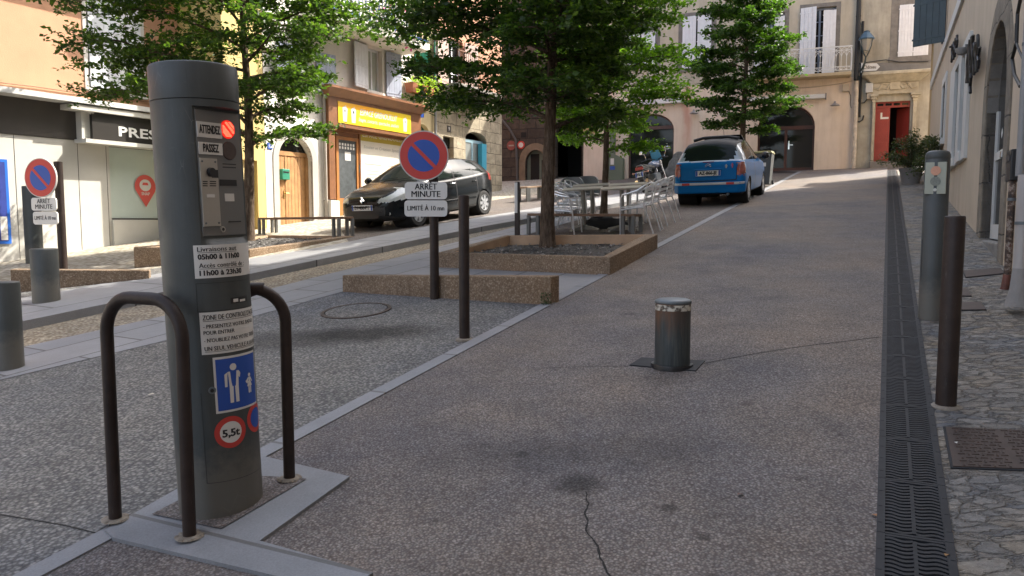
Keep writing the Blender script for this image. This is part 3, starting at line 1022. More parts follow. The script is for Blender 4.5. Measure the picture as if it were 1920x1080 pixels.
def signal_post():
    b0 = G(1744, 600, .012)
    root, r, h_ = post(1744, 600, 283, 42, 'tall slate grey signal post with two round lamps on the stone pavement', M_machine, 'signal_post', None, False, 'dome', 'signal post')
    view = math.atan2(-b0.y, -b0.x)
    root.rotation_euler = (0, 0, view + PI / 2)
    zt, zb = zat(1757, 306, b0.x, b0.y) - b0.z, zat(1757, 365, b0.x, b0.y) - b0.z
    A = R(-6)
    Mx = Matrix.Rotation(A, 4, 'Z')
    w_ = r * .82
    mb = MB(Mx).box(-w_, w_, -r * .99, -r * .60, zb, zt)
    pn = obj('signal_panel', mb, mat('pale olive panel', (.30, .31, .25), .45, metal=.2, var=.08), root, smooth=False, bevel=.002)
    zc = zt - (zt - zb) * .27
    mb = MB(Mx).cyl((0, -r * .99, zc), (0, -r * .99 - .005, zc), r * .40, n=28)
    obj('signal_lamp', mb, mat('orange lens', (.55, .27, .17), .4, var=.15, vs=80), pn, label='orange round signal lamp')
    zc2 = zt - (zt - zb) * .60
    mb = MB(Mx).cyl((0, -r * .99, zc2), (0, -r * .99 - .005, zc2), r * .40, n=28)
    obj('signal_lamp', mb, mat('grey lens', (.17, .18, .15), .4, var=.4, vs=90), pn, label='unlit grey round signal lamp')
    zc3 = zt - (zt - zb) * .87
    mb = MB(Mx).cyl((0, -r * .99, zc3), (0, -r * .99 - .007, zc3), r * .14, n=16)
    obj('lock', mb, M_steel, pn)
    mb = MB()
    a = R(-62)
    for z0_, z1_ in ((0.3, zb - .35),):
        x, y = r * math.sin(a), -r * math.cos(a)
        mb.box(x - .002, x + .001, y - .002, y + .002, z0_, z1_)
    obj('door_seam', mb, M_black, root)
    # second post hugging it from behind
signal_post()

def np_sign(px, py, toppy, dcx, dcy, dr, p1, p2, poleW, label, dz=0.015, tilt=0):
    """round no-parking sign with two white plates; dr = disc radius in photo pixels (vertical)"""
    b0 = G(px, py, dz)
    root = thing('no_parking_sign', label, 'road sign', b0, 0, 'no-parking signs')
    Y = b0.y
    s = FPX / Y
    r = poleW / 2 / s
    h_ = zat(px, toppy, b0.x, Y) - b0.z
    obj('pole', MB().lathe([(r, -.05), (r, h_ - .004), (r * .8, h_), (0, h_)], 28), M_brown, root, ang=50)
    yaw = R(tilt)
    rt = Matrix.Rotation(yaw, 4, 'Z')
    def loc(pxx, pyy):
        return (pxx - px) / s * 1.0, zat(pxx, pyy, b0.x, Y) - b0.z
    cx, cz = loc(dcx, dcy)
    rd = dr / s
    y = -r - .012
    def disc(rr, y0, y1, m, name, par, n=48):
        mb = MB(Matrix.Translation((cx, 0, 0)) @ rt)
        mb.cyl((0, y1, cz), (0, y0, cz), rr, n=n)
        return obj(name, mb, m, par, ang=40)
    rim = disc(rd, y - .02, y, mat('pale sign rim', (.5, .49, .46), .4), 'disc', root)
    redf = disc(rd * .955, y - .022, y - .0195, M_red, 'red_ring', rim)
    blue = disc(rd * .64, y - .024, y - .0215, M_blue, 'blue_field', rim)
    mb = MB(Matrix.Translation((cx, 0, cz)) @ rt @ Matrix.Rotation(R(-45), 4, 'Y') @ Matrix.Translation((0, 0, 0)))
    a = rd * .66
    mb.box(-.055 * rd * 1.3, .055 * rd * 1.3, y - .026, y - .0235, -a, a)
    mb.xf = None
    obj('red_bar', mb, M_red, rim, smooth=False)
    def rplate(pp, lines, sizes):
        (x0, y0, x1, y1) = pp
        a, zt = loc(x0, y0); c_, zb = loc(x1, y1)
        cc, w_, hh, zc = (a + c_) / 2, (c_ - a), zt - zb, (zt + zb) / 2
        rr = hh * .22
        poly = []
        for (sx, sz, a0) in ((1, 1, 0), (-1, 1, 90), (-1, -1, 180), (1, -1, 270)):
            for k in range(6):
                an = R(a0 + k * 18)
                poly.append((sx * (w_ / 2 - rr) + rr * math.cos(an), sz * (hh / 2 - rr) + rr * math.sin(an)))
        mb = MB(Matrix.Translation((cc, 0, zc)) @ rt)
        mb.prism(poly, y - .018, y)
        o = obj('plate', mb, M_white, root, ang=30)
        n = len(lines)
        for i, (tx, sz) in enumerate(zip(lines, sizes)):
            zz = (.5 - (i + .5) / n) * hh * .86
            T = Matrix.Translation((cc, 0, zc)) @ rt
            lettering(tx, hh * sz[0], o, M_letter, lambda x, z_, T=T, zz=zz: T @ Vector((x, y - .0195, zz + z_)), w_ * sz[1], 0)
    rplate(p1, ['ARRÊT', 'MINUTE'], [(.50, .52), (.50, .68)])
    rplate(p2, ['LIMITÉ À 10 mn'], [(.42, .86)])
    return root
np_sign(815, 560, 258, 798.5, 293, 45.5, (763, 342, 841, 374), (762, 376, 841, 406), 17, 'round no-parking sign on brown pole behind the middle low wall')
np_sign(121, 545, 303, 96.5, 334, 36, (72, 371, 128, 395), (74, 397, 129, 421), 15, 'round no-parking sign at far left before the white shop front', dz=.09, tilt=-14)

def stub():
    b0 = G(970, 466, .0)
    root = thing('marker_post', 'dark square marker post with white strip in corner of the planter', 'post', b0, R(-20))
    h_ = zat(970, 341, b0.x, b0.y) - b0.z
    obj('shaft', MB().box(-.035, .035, -.03, .03, -.1, h_), M_brown, root, bevel=.004)
    obj('white_strip', MB().box(-.034, .012, -.034, -.0302, h_ - .47, h_ - .01), M_white, root, smooth=False)
stub()

# ------------------------------------------------------------ low walls and planters
def low_wall(name, label, pa, pb, toppx, thick, m=M_agg, cat='wall', dz=0, grp=None):
    """pa, pb: front base corners in pixels; toppx: the same two corners' top rows"""
    a, b_ = G(*pa, dz), G(*pb, dz)
    d = (b_ - a); d.z = 0; L = d.length; d.normalize()
    rz = math.atan2(d.y, d.x)
    root = thing(name, label, cat, a, rz, grp)
    za = zat(pa[0], toppx[0], a.x, a.y) - a.z
    zb = zat(pb[0], toppx[1], b_.x, b_.y) - a.z
    z2 = b_.z - a.z
    mb = MB().hexa([(0, 0, -.25), (L, 0, z2 - .15), (L, thick, z2 - .1), (0, thick, -.2)], [(0, 0, za), (L, 0, zb), (L, thick, zb), (0, thick, za)])
    o = obj('wall_block', mb, m, root, smooth=False, bevel=.012)
    return root
low_wall('low_wall', 'low exposed aggregate wall with green moss at its right end, middle of photo', (642, 547), (1033, 573), (516, 518), .17)
low_wall('low_wall', 'low exposed aggregate wall behind the short bollard at far left', (22, 562), (280, 534), (505, 507), .2, dz=.07)

def planter(name, label, crn, toprows, thick, inner, soil_drop, dz=0):
    """crn: four outer base corners in pixels, clockwise from front-left; toprows: top row at each"""
    P = [G(*c_, dz) for c_ in crn]
    c0 = sum(P, Vector()) / 4
    root = thing(name, label, 'planter', c0)
    Z = [zat(c_[0], tr, p.x, p.y) for c_, tr, p in zip(crn, toprows, P)]
    out = [Vector((p.x, p.y)) for p in P]
    ctr = sum(out, Vector((0, 0))) / 4
    n = 4
    inn = []
    for i in range(n):
        p, a, b_ = out[i], out[i - 1], out[(i + 1) % n]
        d1 = (a - p).normalized(); d2 = (b_ - p).normalized()
        s_ = abs(d1.x * d2.y - d1.y * d2.x)
        inn.append(p + (d1 + d2) * thick / s_)
    for i in range(n):
        j = (i + 1) % n
        mb = MB()
        q = [out[i], out[j], inn[j], inn[i]]
        zz = [Z[i], Z[j], Z[j], Z[i]]
        base = [P[i].z - .25, P[j].z - .25, P[j].z - .25, P[i].z - .25]
        bt = [Vector((a.x, a.y, b_)) - c0 for a, b_ in zip(q, base)]
        tp = [Vector((a.x, a.y, b_)) - c0 for a, b_ in zip(q, zz)]
        mb.hexa(bt, tp)
        mb.m = [0] * len(mb.f)
        mb.m[4] = 1                                   # inner face is smooth tan render
        obj('side_wall', mb, [M_agg, inner], root, smooth=False, bevel=.010)
    mb = MB()
    k = 14
    vs = []
    for i in range(k + 1):
        for j in range(k + 1):
            u, v_ = i / k, j / k
            p = (inn[0] * (1 - u) + inn[1] * u) * (1 - v_) + (inn[3] * (1 - u) + inn[2] * u) * v_
            z = (Z[0] * (1 - u) + Z[1] * u) * (1 - v_) + (Z[3] * (1 - u) + Z[2] * u) * v_
            z -= soil_drop[0] * (1 - v_) + soil_drop[1] * v_
            vs.append(Vector((p.x, p.y, z + random.uniform(-.012, .02))) - c0)
    mb.add(vs, [(i * (k + 1) + j, (i + 1) * (k + 1) + j, (i + 1) * (k + 1) + j + 1, i * (k + 1) + j + 1) for i in range(k) for j in range(k)])
    for _ in range(500):
        u, v_ = random.random(), random.random()
        p = (inn[0] * (1 - u) + inn[1] * u) * (1 - v_) + (inn[3] * (1 - u) + inn[2] * u) * v_
        z = (Z[0] * (1 - u) + Z[1] * u) * (1 - v_) + (Z[3] * (1 - u) + Z[2] * u) * v_ - (soil_drop[0] * (1 - v_) + soil_drop[1] * v_)
        s_ = random.uniform(.012, .035)
        q = Vector((p.x, p.y, z + .012)) - c0
        mb.add([q + Vector((random.uniform(-s_, s_), random.uniform(-s_, s_), random.uniform(-.3, 1) * s_)) for _ in range(4)], [(0, 1, 2), (0, 2, 3), (0, 3, 1), (1, 3, 2)], 1)
    obj('soil', mb, [M_soil, mat('pale stone chips', (.2, .19, .18), .9, var=.5, vs=9)], root, smooth=False)
    return root
planter('tree_planter', 'square concrete planter with bench behind it round the middle tree', [(822, 502), (1144, 517), (1233, 467), (948, 466)], (473, 482, 439, 441), .15, M_tan, (.07, .15))
planter('tree_planter', 'long concrete planter round the left tree behind the control pillar', [(252, 512), (468, 492), (664, 452), (500, 455)], (463, 468, 442, 441), .16, M_tan, (.06, .06), dz=.07)

# moss at low wall foot
mb = MB()
b0 = G(1030, 574, .0)
for _ in range(260):
    u = random.random() ** 2
    q = Vector((-random.random() * .10 + .02, random.uniform(-.02, .06), random.random() ** 2 * .14))
    s_ = .012
    mb.add([q + Vector((random.uniform(-s_, s_), random.uniform(-s_, s_), random.uniform(-s_, s_))) for _ in range(3)], [(0, 1, 2)])
o = obj('moss', mb, mat('moss', (.05, .075, .02), .9, var=.3), smooth=False, loc=b0)
tag(o, 'small green moss tuft at the right end of the middle low wall', 'moss')

# ------------------------------------------------------------ benches
def bench(label, pa, pb, toprow, depth, legs_in=.18, wood=M_wood, dz=0):
    a, b_ = G(*pa, dz), G(*pb, dz)
    d = b_ - a; dz_ = d.z; d.z = 0; L = d.length; d.normalize()
    root = thing('bench', label, 'bench', a, math.atan2(d.y, d.x), 'timber and steel benches')
    ht = zat(pa[0], toprow[0], a.x, a.y) - a.z
    hb = zat(pb[0], toprow[1], b_.x, b_.y) - a.z
    for (x, zb) in ((0, -.05), (legs_in, -.05), (L - legs_in, dz_ - .05), (L, dz_ - .05)):
        for yy in (0, depth - .05):
            zt = ht + (hb - ht) * x / L - .005
            obj('leg', MB().box(x - .03, x + .03, yy, yy + .05, zb, zt - .03), M_bench, root, smooth=False, bevel=.003)
    t_ = .045
    for k in range(4):
        y0 = k * depth / 4 + .005
        mb = MB().hexa([(-.02, y0, ht - t_), (L + .02, y0, hb - t_), (L + .02, y0 + depth / 4 - .012, hb - t_), (-.02, y0 + depth / 4 - .012, ht - t_)],
                       [(-.02, y0, ht), (L + .02, y0, hb), (L + .02, y0 + depth / 4 - .012, hb), (-.02, y0 + depth / 4 - .012, ht)])
        obj('seat_board', mb, wood, root, smooth=False, bevel=.006)
    return root
bench('long timber bench on steel legs behind the middle tree planter', (990, 440), (1186, 440), (400, 401), .42)
bench('timber bench on steel legs behind the left tree planter beside the black car', (485, 446), (634, 456), (408, 406), .34, dz=.08)
bench('small pale timber bench far back before the dark archway', (990, 384), (1032, 378), (350, 347), .4, .08, mat('pale bench timber', (.30, .20, .12), .6))

# ------------------------------------------------------------ manholes
def round_manhole():
    b0 = G(668, 583, .006)
    r = 66 / FPX * b0.y
    root = thing('manhole_cover', 'round manhole cover flush with the grey parking bay', 'manhole', b0)
    nx = Vector((1, 0, GX)).normalized(); ny = Vector((0, 1, GY)); ny = (ny - nx * ny.dot(nx)).normalized(); nz = nx.cross(ny)
    M = Matrix((nx, ny, nz)).transposed().to_4x4()
    obj('frame_ring', MB(M).lathe([(r - .035, .0), (r - .035, .004), (r, .004), (r, -.01)], 64), M_rustiron, root)
    obj('cover', MB(M).cyl((0, 0, -.02), (0, 0, .002), r - .045, n=64), M_gravel, root, smooth=False)
    obj('joint_ring', MB(M).lathe([(r - .045, .0015), (r - .036, .0015)], 64), M_dark, root)
round_manhole()
def sq_manhole(pts, label, ribs=True):
    P = [G(*p, .018) for p in pts]
    c0 = sum(P, Vector()) / 4
    root = thing('drain_cover', label, 'manhole', c0, 0, 'brown iron covers in the stone pavement')
    Q = [p - c0 for p in P]
    dn = Vector((0, 0, -.03))
    obj('frame', MB().hexa([q + dn for q in Q], Q), M_castiron, root, smooth=False)
    up = Vector((0, 0, .004))
    Q2 = [q * .955 for q in Q]
    obj('cover', MB().hexa([q - up for q in Q2], [q + up for q in Q2]), M_rustiron, root, smooth=False)
    if ribs:
        mb = MB()
        nu, nv = 16, 12
        for i in range(nu):
            for j in range(nv):
                u, v_ = (i + .5) / nu, (j + .5) / nv
                c_ = (Q2[0] * (1 - u) + Q2[1] * u) * (1 - v_) + (Q2[3] * (1 - u) + Q2[2] * u) * v_ + up
                a = (Q2[1] - Q2[0]).normalized(); b_ = (Q2[3] - Q2[0]).normalized()
                if (i + j) % 2:
                    a, b_ = b_, a
                e = a * .017; f_ = b_ * .006
                if (i % 8) in (0,):
                    continue
                mb.hexa([c_ - e - f_, c_ + e - f_, c_ + e + f_, c_ - e + f_], [p + Vector((0, 0, .004)) for p in (c_ - e * .8 - f_ * .6, c_ + e * .8 - f_ * .6, c_ + e * .8 + f_ * .6, c_ - e * .8 + f_ * .6)])
        obj('tread_pattern', mb, M_rustiron, root, smooth=False)
sq_manhole([(1782, 884), (2030, 893), (1960, 815), (1768, 806)], 'large square iron cover with raised treads, nearest on the stone pavement')
sq_manhole([(1792, 586), (1850, 585), (1840, 570), (1786, 571)], 'narrow iron cover behind the brown post, second nearest', False)
sq_manhole([(1790, 559), (1822, 559), (1815, 545), (1784, 545)], 'smallest brown iron cover beside the signal post', False)
sq_manhole([(1810, 524), (1886, 516), (1876, 506), (1804, 511)], 'brown iron cover below the arched doorway', False)
def crack_and_shade():
    mb = MB()
    pts = [(1098, 925), (1103, 948), (1096, 965), (1102, 985), (1098, 1000), (1118, 1022), (1125, 1050), (1140, 1078), (1150, 1100)]
    P = []
    for i in range(len(pts) - 1):
        for k in range(4):
            u = k / 4
            P.append(G(pts[i][0] * (1 - u) + pts[i + 1][0] * u + random.uniform(-2, 2), pts[i][1] * (1 - u) + pts[i + 1][1] * u, .0095))
    for i in range(len(P) - 1):
        d = (P[i + 1] - P[i]); n_ = Vector((d.y, -d.x, 0)).normalized() * random.uniform(.002, .006)
        n2 = Vector((d.y, -d.x, 0)).normalized() * random.uniform(.002, .006)
        mb.add([P[i] - n_, P[i] + n_, P[i + 1] + n2, P[i + 1] - n2], [(0, 1, 2, 3)])
    def seam_or_shade(q, wd, z=.0095):
        S = [G(*p, z) for p in q]
        for i in range(len(S) - 1):
            d = S[i + 1] - S[i]; n_ = Vector((d.y, -d.x, 0)).normalized() * wd
            mb.add([S[i] - n_, S[i] + n_, S[i + 1] + n_, S[i + 1] - n_], [(0, 1, 2, 3)])
    seam_or_shade([(1320, 684), (1400, 668), (1500, 652), (1600, 640), (1648, 634)], .005)
    seam_or_shade([(1020, 692), (1100, 690), (1180, 689)], .003)
    seam_or_shade([(0, 965), (120, 985), (205, 1006)], .004, .002)
    seam_or_shade([(1000, 492), (1300, 484), (1500, 486), (1655, 487)], .006)  # thin dark line painted along the edge of shade across the road
    o = obj('road_crack_and_shade', mb, M_dark, smooth=False)
    o['kind'] = 'structure'
crack_and_shade()
# ------------------------------------------------------------ facades
class Fac:
    """a house front: local x along the front (to the right as seen), y into the house, z up"""
    def __init__(s, name, label, cat, anchor, az, xdir=None, group=None):
        s.x = xdir or Vector((math.sin(az), math.cos(az), 0))
        s.y = Vector((-s.x.y, s.x.x, 0))
        s.o = Vector(anchor)
        s.root = thing(name, label, cat, s.o, math.atan2(s.x.y, s.x.x), group)
    def fp(s, px, py, off=0.0):
        r = ray(px, py)
        c = Vector((0, 0, CAMH)) - s.o
        t = (off - c.dot(s.y)) / r.dot(s.y)
        q = c + r * t
        return q.dot(s.x), q.z
    def rect(s, x0, y0, x1, y1, off=0.0):
        ym, xm = (y0 + y1) / 2, (x0 + x1) / 2
        return s.fp(x0, ym, off)[0], s.fp(x1, ym, off)[0], s.fp(xm, y1, off)[1], s.fp(xm, y0, off)[1]
    def sub(s, name, label, cat, group=None):
        """another thing fixed on this front, sharing its frame"""
        f = Fac.__new__(Fac)
        f.x, f.y, f.o = s.x, s.y, s.o
        f.root = thing(name, label, cat, s.o, math.atan2(s.x.y, s.x.x), group)
        return f
    def world(s, x, y, z):
        return s.o + s.x * x + s.y * y + Vector((0, 0, z))
    def wall(s, outer, holes, m, reveal=.22, name='wall', rm=None):
        zlo, zhi = min(p[1] for p in outer) + .03, max(p[1] for p in outer) - .03
        holes = [[(p[0], min(max(p[1], zlo), zhi)) for p in h] for h in holes]
        polys = [[Vector((p[0], p[1], 0)) for p in outer]] + [[Vector((p[0], p[1], 0)) for p in h] for h in holes]
        tris = tessellate_polygon(polys)
        flat_ = [p for pl in polys for p in pl]
        mb = MB()
        mb.add([(p.x, 0, p.y) for p in flat_], tris)
        for h in holes:
            n = len(h)
            mb.add([(p[0], 0, p[1]) for p in h] + [(p[0], reveal, p[1]) for p in h], [(i, (i + 1) % n, n + (i + 1) % n, n + i) for i in range(n)], 1 if rm else 0)
        return obj(name, mb, [m, rm] if rm else m, s.root, smooth=False)
    def shell(s, x0, x1, z0, z1, depth, m, over=.0):
        mb = MB()
        mb.add([(x0, 0, z0), (x1, 0, z0), (x1, depth, z0), (x0, depth, z0), (x0, 0, z1), (x1, 0, z1), (x1, depth, z1), (x0, depth, z1)],
               [(1, 2, 6, 5), (2, 3, 7, 6), (3, 0, 4, 7), (4, 5, 6, 7)])
        o = obj('rear_walls', mb, m, s.root, smooth=False)
        if over:
            obj('roof', MB().hexa([(x0, -over, z1), (x1, -over, z1), (x1, depth, z1 + .05), (x0, depth, z1 + .05)],
                                  [(x0, -over, z1 + .16), (x1, -over, z1 + .16), (x1, depth, z1 + 1.2), (x0, depth, z1 + 1.2)]),
                mat('terracotta roof tile', (.30, .15, .09), .9, var=.3, vs=6), s.root, smooth=False)
        return o
    def bx(s, name, x0, x1, y0, y1, z0, z1, m, par=None, bev=0, label=None):
        return obj(name, MB().box(x0, x1, y0, y1, z0, z1), m, par or s.root, smooth=False, bevel=bev, label=label)
    def window(s, x0, x1, z0, z1, y=.12, cols=2, rows=3, fm=None, gm=None, fw=.05, name='window', par=None):
        fm = fm or M_shutw; gm = gm or M_glass
        mb = MB()
        mb.box(x0, x0 + fw, y, y + .05, z0, z1); mb.box(x1 - fw, x1, y, y + .05, z0, z1)
        mb.box(x0 + fw, x1 - fw, y, y + .05, z0, z0 + fw); mb.box(x0 + fw, x1 - fw, y, y + .05, z1 - fw, z1)
        for i in range(1, cols):
            xc = x0 + (x1 - x0) * i / cols
            mb.box(xc - fw * .5, xc + fw * .5, y + .003, y + .047, z0 + fw, z1 - fw)
        for i in range(1, rows):
            zc = z0 + (z1 - z0) * i / rows
            mb.box(x0 + fw, x1 - fw, y + .01, y + .04, zc - .014, zc + .014)
        f = obj(name, mb, fm, par or s.root, smooth=False)
        obj('pane', MB().box(x0 + .01, x1 - .01, y + .02, y + .028, z0 + .01, z1 - .01), gm, f, smooth=False)
        return f
    def shutter(s, x0, x1, z0, z1, m, y=-.05, ang=0, hinge='L', planks=4, par=None, batten=True):
        """wooden shutter of vertical planks; ang opens it outwards about its hinge"""
        hx = x0 if hinge == 'L' else x1
        T = Matrix.Translation((hx, y, 0)) @ Matrix.Rotation(R(-ang if hinge == 'L' else ang), 4, 'Z') @ Matrix.Translation((-hx, 0, 0))
        mb = MB(T)
        wd = (x1 - x0) / planks
        for k in range(planks):
            mb.box(x0 + wd * k + .003, x0 + wd * (k + 1) - .003, -.018, .018, z0, z1)
        mb.box(x0 + .004, x1 - .004, .006, .012, z0 + .002, z1 - .002)
        o = obj('shutter', mb, m, par or s.root, smooth=False)
        H_ = z1 - z0
        for zz in (z0 + H_ * .08, z0 + H_ * .5, z0 + H_ * .92):
            obj('hinge_strap', MB(T).box(x0 - .02, x1 - .02, -.026, -.018, zz - .022, zz + .022), m, o, smooth=False)
        return o
    def frame(s, x0, x1, z0, z1, w_, m, proud=.03, sill=True, name='window_surround'):
        mb = MB()
        mb.box(x0 - w_, x0, -proud, .02, z0, z1); mb.box(x1, x1 + w_, -proud, .02, z0, z1)
        mb.box(x0 - w_, x1 + w_, -proud, .02, z1, z1 + w_)
        if sill:
            mb.box(x0 - w_ * 1.1, x1 + w_ * 1.1, -proud - .04, .02, z0 - w_ * .7, z0)
        return obj(name, mb, m, s.root, smooth=False, bevel=.008)
def rectp(x0, x1, z0, z1):
    return [(x0, z0), (x1, z0), (x1, z1), (x0, z1)]
def archp(x0, x1, z0, zs, zt, n=14):
    """opening with a segmental arch: springing at zs, crown at zt"""
    pts = [(x0, z0), (x1, z0)]
    hw, hh = (x1 - x0) / 2, zt - zs
    for i in range(n + 1):
        a = PI * i / n
        pts.append(((x0 + x1) / 2 + hw * math.cos(a), zs + hh * math.sin(a)))
    return pts
def arch_ring(x0, x1, z0, zs, zt, w_, y0, y1, n=18, legs=True):
    """a stone band round an arched opening"""
    mb = MB()
    cx, hw, hh = (x0 + x1) / 2, (x1 - x0) / 2, zt - zs
    inn = [(x1, z0)] if legs else []
    out = [(x1 + w_, z0)] if legs else []
    for i in range(n + 1):
        a = PI * i / n
        inn.append((cx + hw * math.cos(a), zs + hh * math.sin(a)))
        out.append((cx + (hw + w_) * math.cos(a), zs + (hh + w_) * math.sin(a)))
    if legs:
        inn.append((x0, z0)); out.append((x0 - w_, z0))
    for i in range(len(inn) - 1):
        q = [inn[i], out[i], out[i + 1], inn[i + 1]]
        mb.hexa([(p[0], y1, p[1]) for p in q], [(p[0], y0, p[1]) for p in q])
    return mb
def plaster(name, col, var=.12, streak=.12, vs=1.2):
    return mat(name, col, .9, var=var, vs=vs, bmp=.35, bs=45, streak=streak)
def blockstone(name, c1, c2, joint, bw=.62, bh=.34, rough_=.9, bm=.7, ms=.012):
    """coursed stone in the plane of a front (object x and z)"""
    m, t, b = nodes(name)
    tc = t.nodes.new('ShaderNodeTexCoord')
    sx = N(t, 'ShaderNodeSeparateXYZ'); t.links.new(tc.outputs['Object'], sx.inputs[0])
    cb = N(t, 'ShaderNodeCombineXYZ')
    nz = noise(t, tc.outputs['Object'], 2.5, 4, .6)
    off = math_n(t, 'MULTIPLY', math_n(t, 'SUBTRACT', nz, .5), .12)
    t.links.new(math_n(t, 'ADD', math_n(t, 'ADD', sx.outputs[0], math_n(t, 'MULTIPLY', sx.outputs[1], 1.0)), off), cb.inputs[0])
    t.links.new(math_n(t, 'ADD', sx.outputs[2], off), cb.inputs[1])
    br = N(t, 'ShaderNodeTexBrick', Scale=1.0)
    br.inputs['Color1'].default_value = (*c1, 1); br.inputs['Color2'].default_value = (*c2, 1); br.inputs['Mortar'].default_value = (*joint, 1)
    br.inputs['Mortar Size'].default_value = ms; br.inputs['Brick Width'].default_value = bw; br.inputs['Row Height'].default_value = bh
    br.inputs['Mortar Smooth'].default_value = .4
    t.links.new(cb.outputs[0], br.inputs['Vector'])
    f = ramp(t, noise(t, tc.outputs['Object'], 5, 8, .72), [(.3, g3(.6)), (.7, g3(1.25))])
    f2 = ramp(t, noise(t, tc.outputs['Object'], .9, 5, .6), [(.35, g3(.7)), (.65, g3(1.15))])
    c = mixc(t, 1, mixc(t, 1, br.outputs['Color'], f, 'MULTIPLY'), f2, 'MULTIPLY')
    t.links.new(c, b.inputs['Base Color'])
    b.inputs['Roughness'].default_value = rough_
    h = math_n(t, 'SUBTRACT', noise(t, tc.outputs['Object'], 9, 6, .7), math_n(t, 'MULTIPLY', br.outputs['Fac'], .8))
    bump(t, b, h, bm, .03)
    return m
M_orange = plaster('orange render', (.50, .275, .165), .10, .05)
M_wht = plaster('white render', (.70, .67, .61), .10, .12)
M_cream = plaster('cream render', (.56, .46, .27), .14, .18)
M_salmon = plaster('salmon render', (.52, .27, .17), .12, .12)
M_yel = plaster('yellow render', (.55, .42, .17), .1, .1)
M_cstone = blockstone('weathered cream stone', (.42, .36, .26), (.36, .31, .22), (.16, .13, .09), .7, .36)
M_dstone = blockstone('dark old stone', (.065, .05, .038), (.09, .072, .055), (.03, .024, .018), .75, .40, bm=.9, ms=.02)
M_gpan = mat('pale grey shop panels', (.50, .49, .45), .55, var=.05)
M_dgpan = mat('dark fascia', (.06, .052, .047), .5, var=.1)
M_bsh = mat('blue grey shutter', (.33, .37, .46), .6, var=.12, vs=5)
M_grn = mat('green shutter', (.02, .23, .13), .5, var=.15)
M_oak = mat('light oak door', (.42, .22, .085), .55, var=.3, vs=5, streak=.2)
M_mahog = mat('reddish shopfront wood', (.19, .078, .03), .45, var=.25, vs=6)
M_orwood = mat('orange varnished wood', (.36, .15, .04), .4, var=.2, vs=6)

AZL = R(29)
# --- A: shop with grey panels, orange upper storey
A0 = G(0, 500)
fa = Fac('shop_house', 'orange rendered house with pale grey panelled news shop below', 'house', A0, AZL)
xL, xR = -20.0, fa.fp(458, 380)[0]
zc = fa.fp(0, 168)[1]
top = fa.fp(130, -75)[1]
sx0, sx1, sz0, sz1 = fa.rect(163, -40, 262, 172)
fa.wall(rectp(xL, xR, zc, top), [rectp(sx0, sx1, sz0, sz1)], M_orange, .15)
fa.shell(xL, xR, -4.2, top, 8, M_orange, over=.6)
mid = (sx0 + sx1) / 2
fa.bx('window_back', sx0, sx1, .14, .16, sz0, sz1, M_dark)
fa.frame(sx0, sx1, sz0, sz1, .09, M_wht, .02)
fa.shutter(sx0 + .01, mid, sz0 + .03, sz1, M_shutw, -.03, 12, 'L', 2)
fa.shutter(mid, sx1 - .01, sz0 + .03, sz1, M_shutw, -.03, 8, 'R', 2)
# ledge and recessed fascia
fa.bx('canopy', xL, xR, -.42, .02, zc - .10, zc, mat('pale ledge', (.55, .55, .53), .5, var=.06))
fa.bx('fascia', xL, xR, -.02, .1, zc - .78, zc - .101, M_dgpan)
zp = zc - .78
wx0, wx1, wz0, wz1 = fa.rect(207, 290, 420, 412)
wz1 = fa.fp(250, 277)[1]
fa.wall(rectp(xL, xR, -4.2, zp), [rectp(wx0, wx1, wz0, wz1 + .3)], M_gpan, .10, 'shopfront_panels')
mb = MB()
for px in (32, 150, 203):
    x = fa.fp(px, 380)[0]
    mb.box(x - .004, x + .004, -.004, .0, -2.0, zp)
mb.box(xL, xR, -.006, 0, zp - .008, zp)
obj('panel_joints', mb, M_dgpan, fa.root, smooth=False)
wtop = min(wz1 + .3, zp - .04)
fw_ = fa.window(wx0, wx1, wz0, wtop, .05, 1, 1, M_dgpan, mat('frosted shop window', (.52, .60, .56), .12, var=.04, spec=.7), .03, 'shop_window')
fa.bx('window_sill_panel', wx0, wx1, -.05, .0, -.3, wz0 - .01, M_gpan)
fa.bx('window_header', wx0, wx1, -.004, .045, wz1 + .02, wtop, M_dgpan)
# pin emblem on the window
def FPy(f, px, py, off):
    return f.fp(px, py, off)
cx, cz = fa.fp(275, 350)
k_ = fa.fp(275, 328)[1] - cz
mb = MB()
pin = [(cx + k_ * math.cos(R(a)), cz + k_ * math.sin(R(a))) for a in range(-25, 206, 11)] + [(cx, cz - k_ * 1.75)]
mb.add([(p[0], .045, p[1]) for p in pin], [tuple(range(len(pin)))])
pn = obj('pin_emblem', mb, mat('coral red film', (.62, .10, .085), .5, var=.03), fw_, smooth=False)
mb = MB()
ring = [(cx + k_ * .55 * math.cos(R(a)), cz + k_ * .12 + k_ * .5 * math.sin(R(a))) for a in range(0, 360, 15)]
mb.add([(p[0], .042, p[1]) for p in ring], [tuple(range(len(ring)))])
mb.add([(p[0], .041, p[1]) for p in [(cx - k_ * .30, cz + k_ * .12), (cx + k_ * .30, cz + k_ * .12), (cx + k_ * .22, cz + k_ * .35), (cx - k_ * .22, cz + k_ * .35)]], [(0, 1, 2, 3)], 1)
obj('bag_symbol', mb, [M_white, mat('coral red film', (.62, .10, .085))], pn, smooth=False)
lettering('SNAP', k_ * .36, pn, M_white, flat(cx, .042, cz - k_ * .62), k_ * .8, .002)
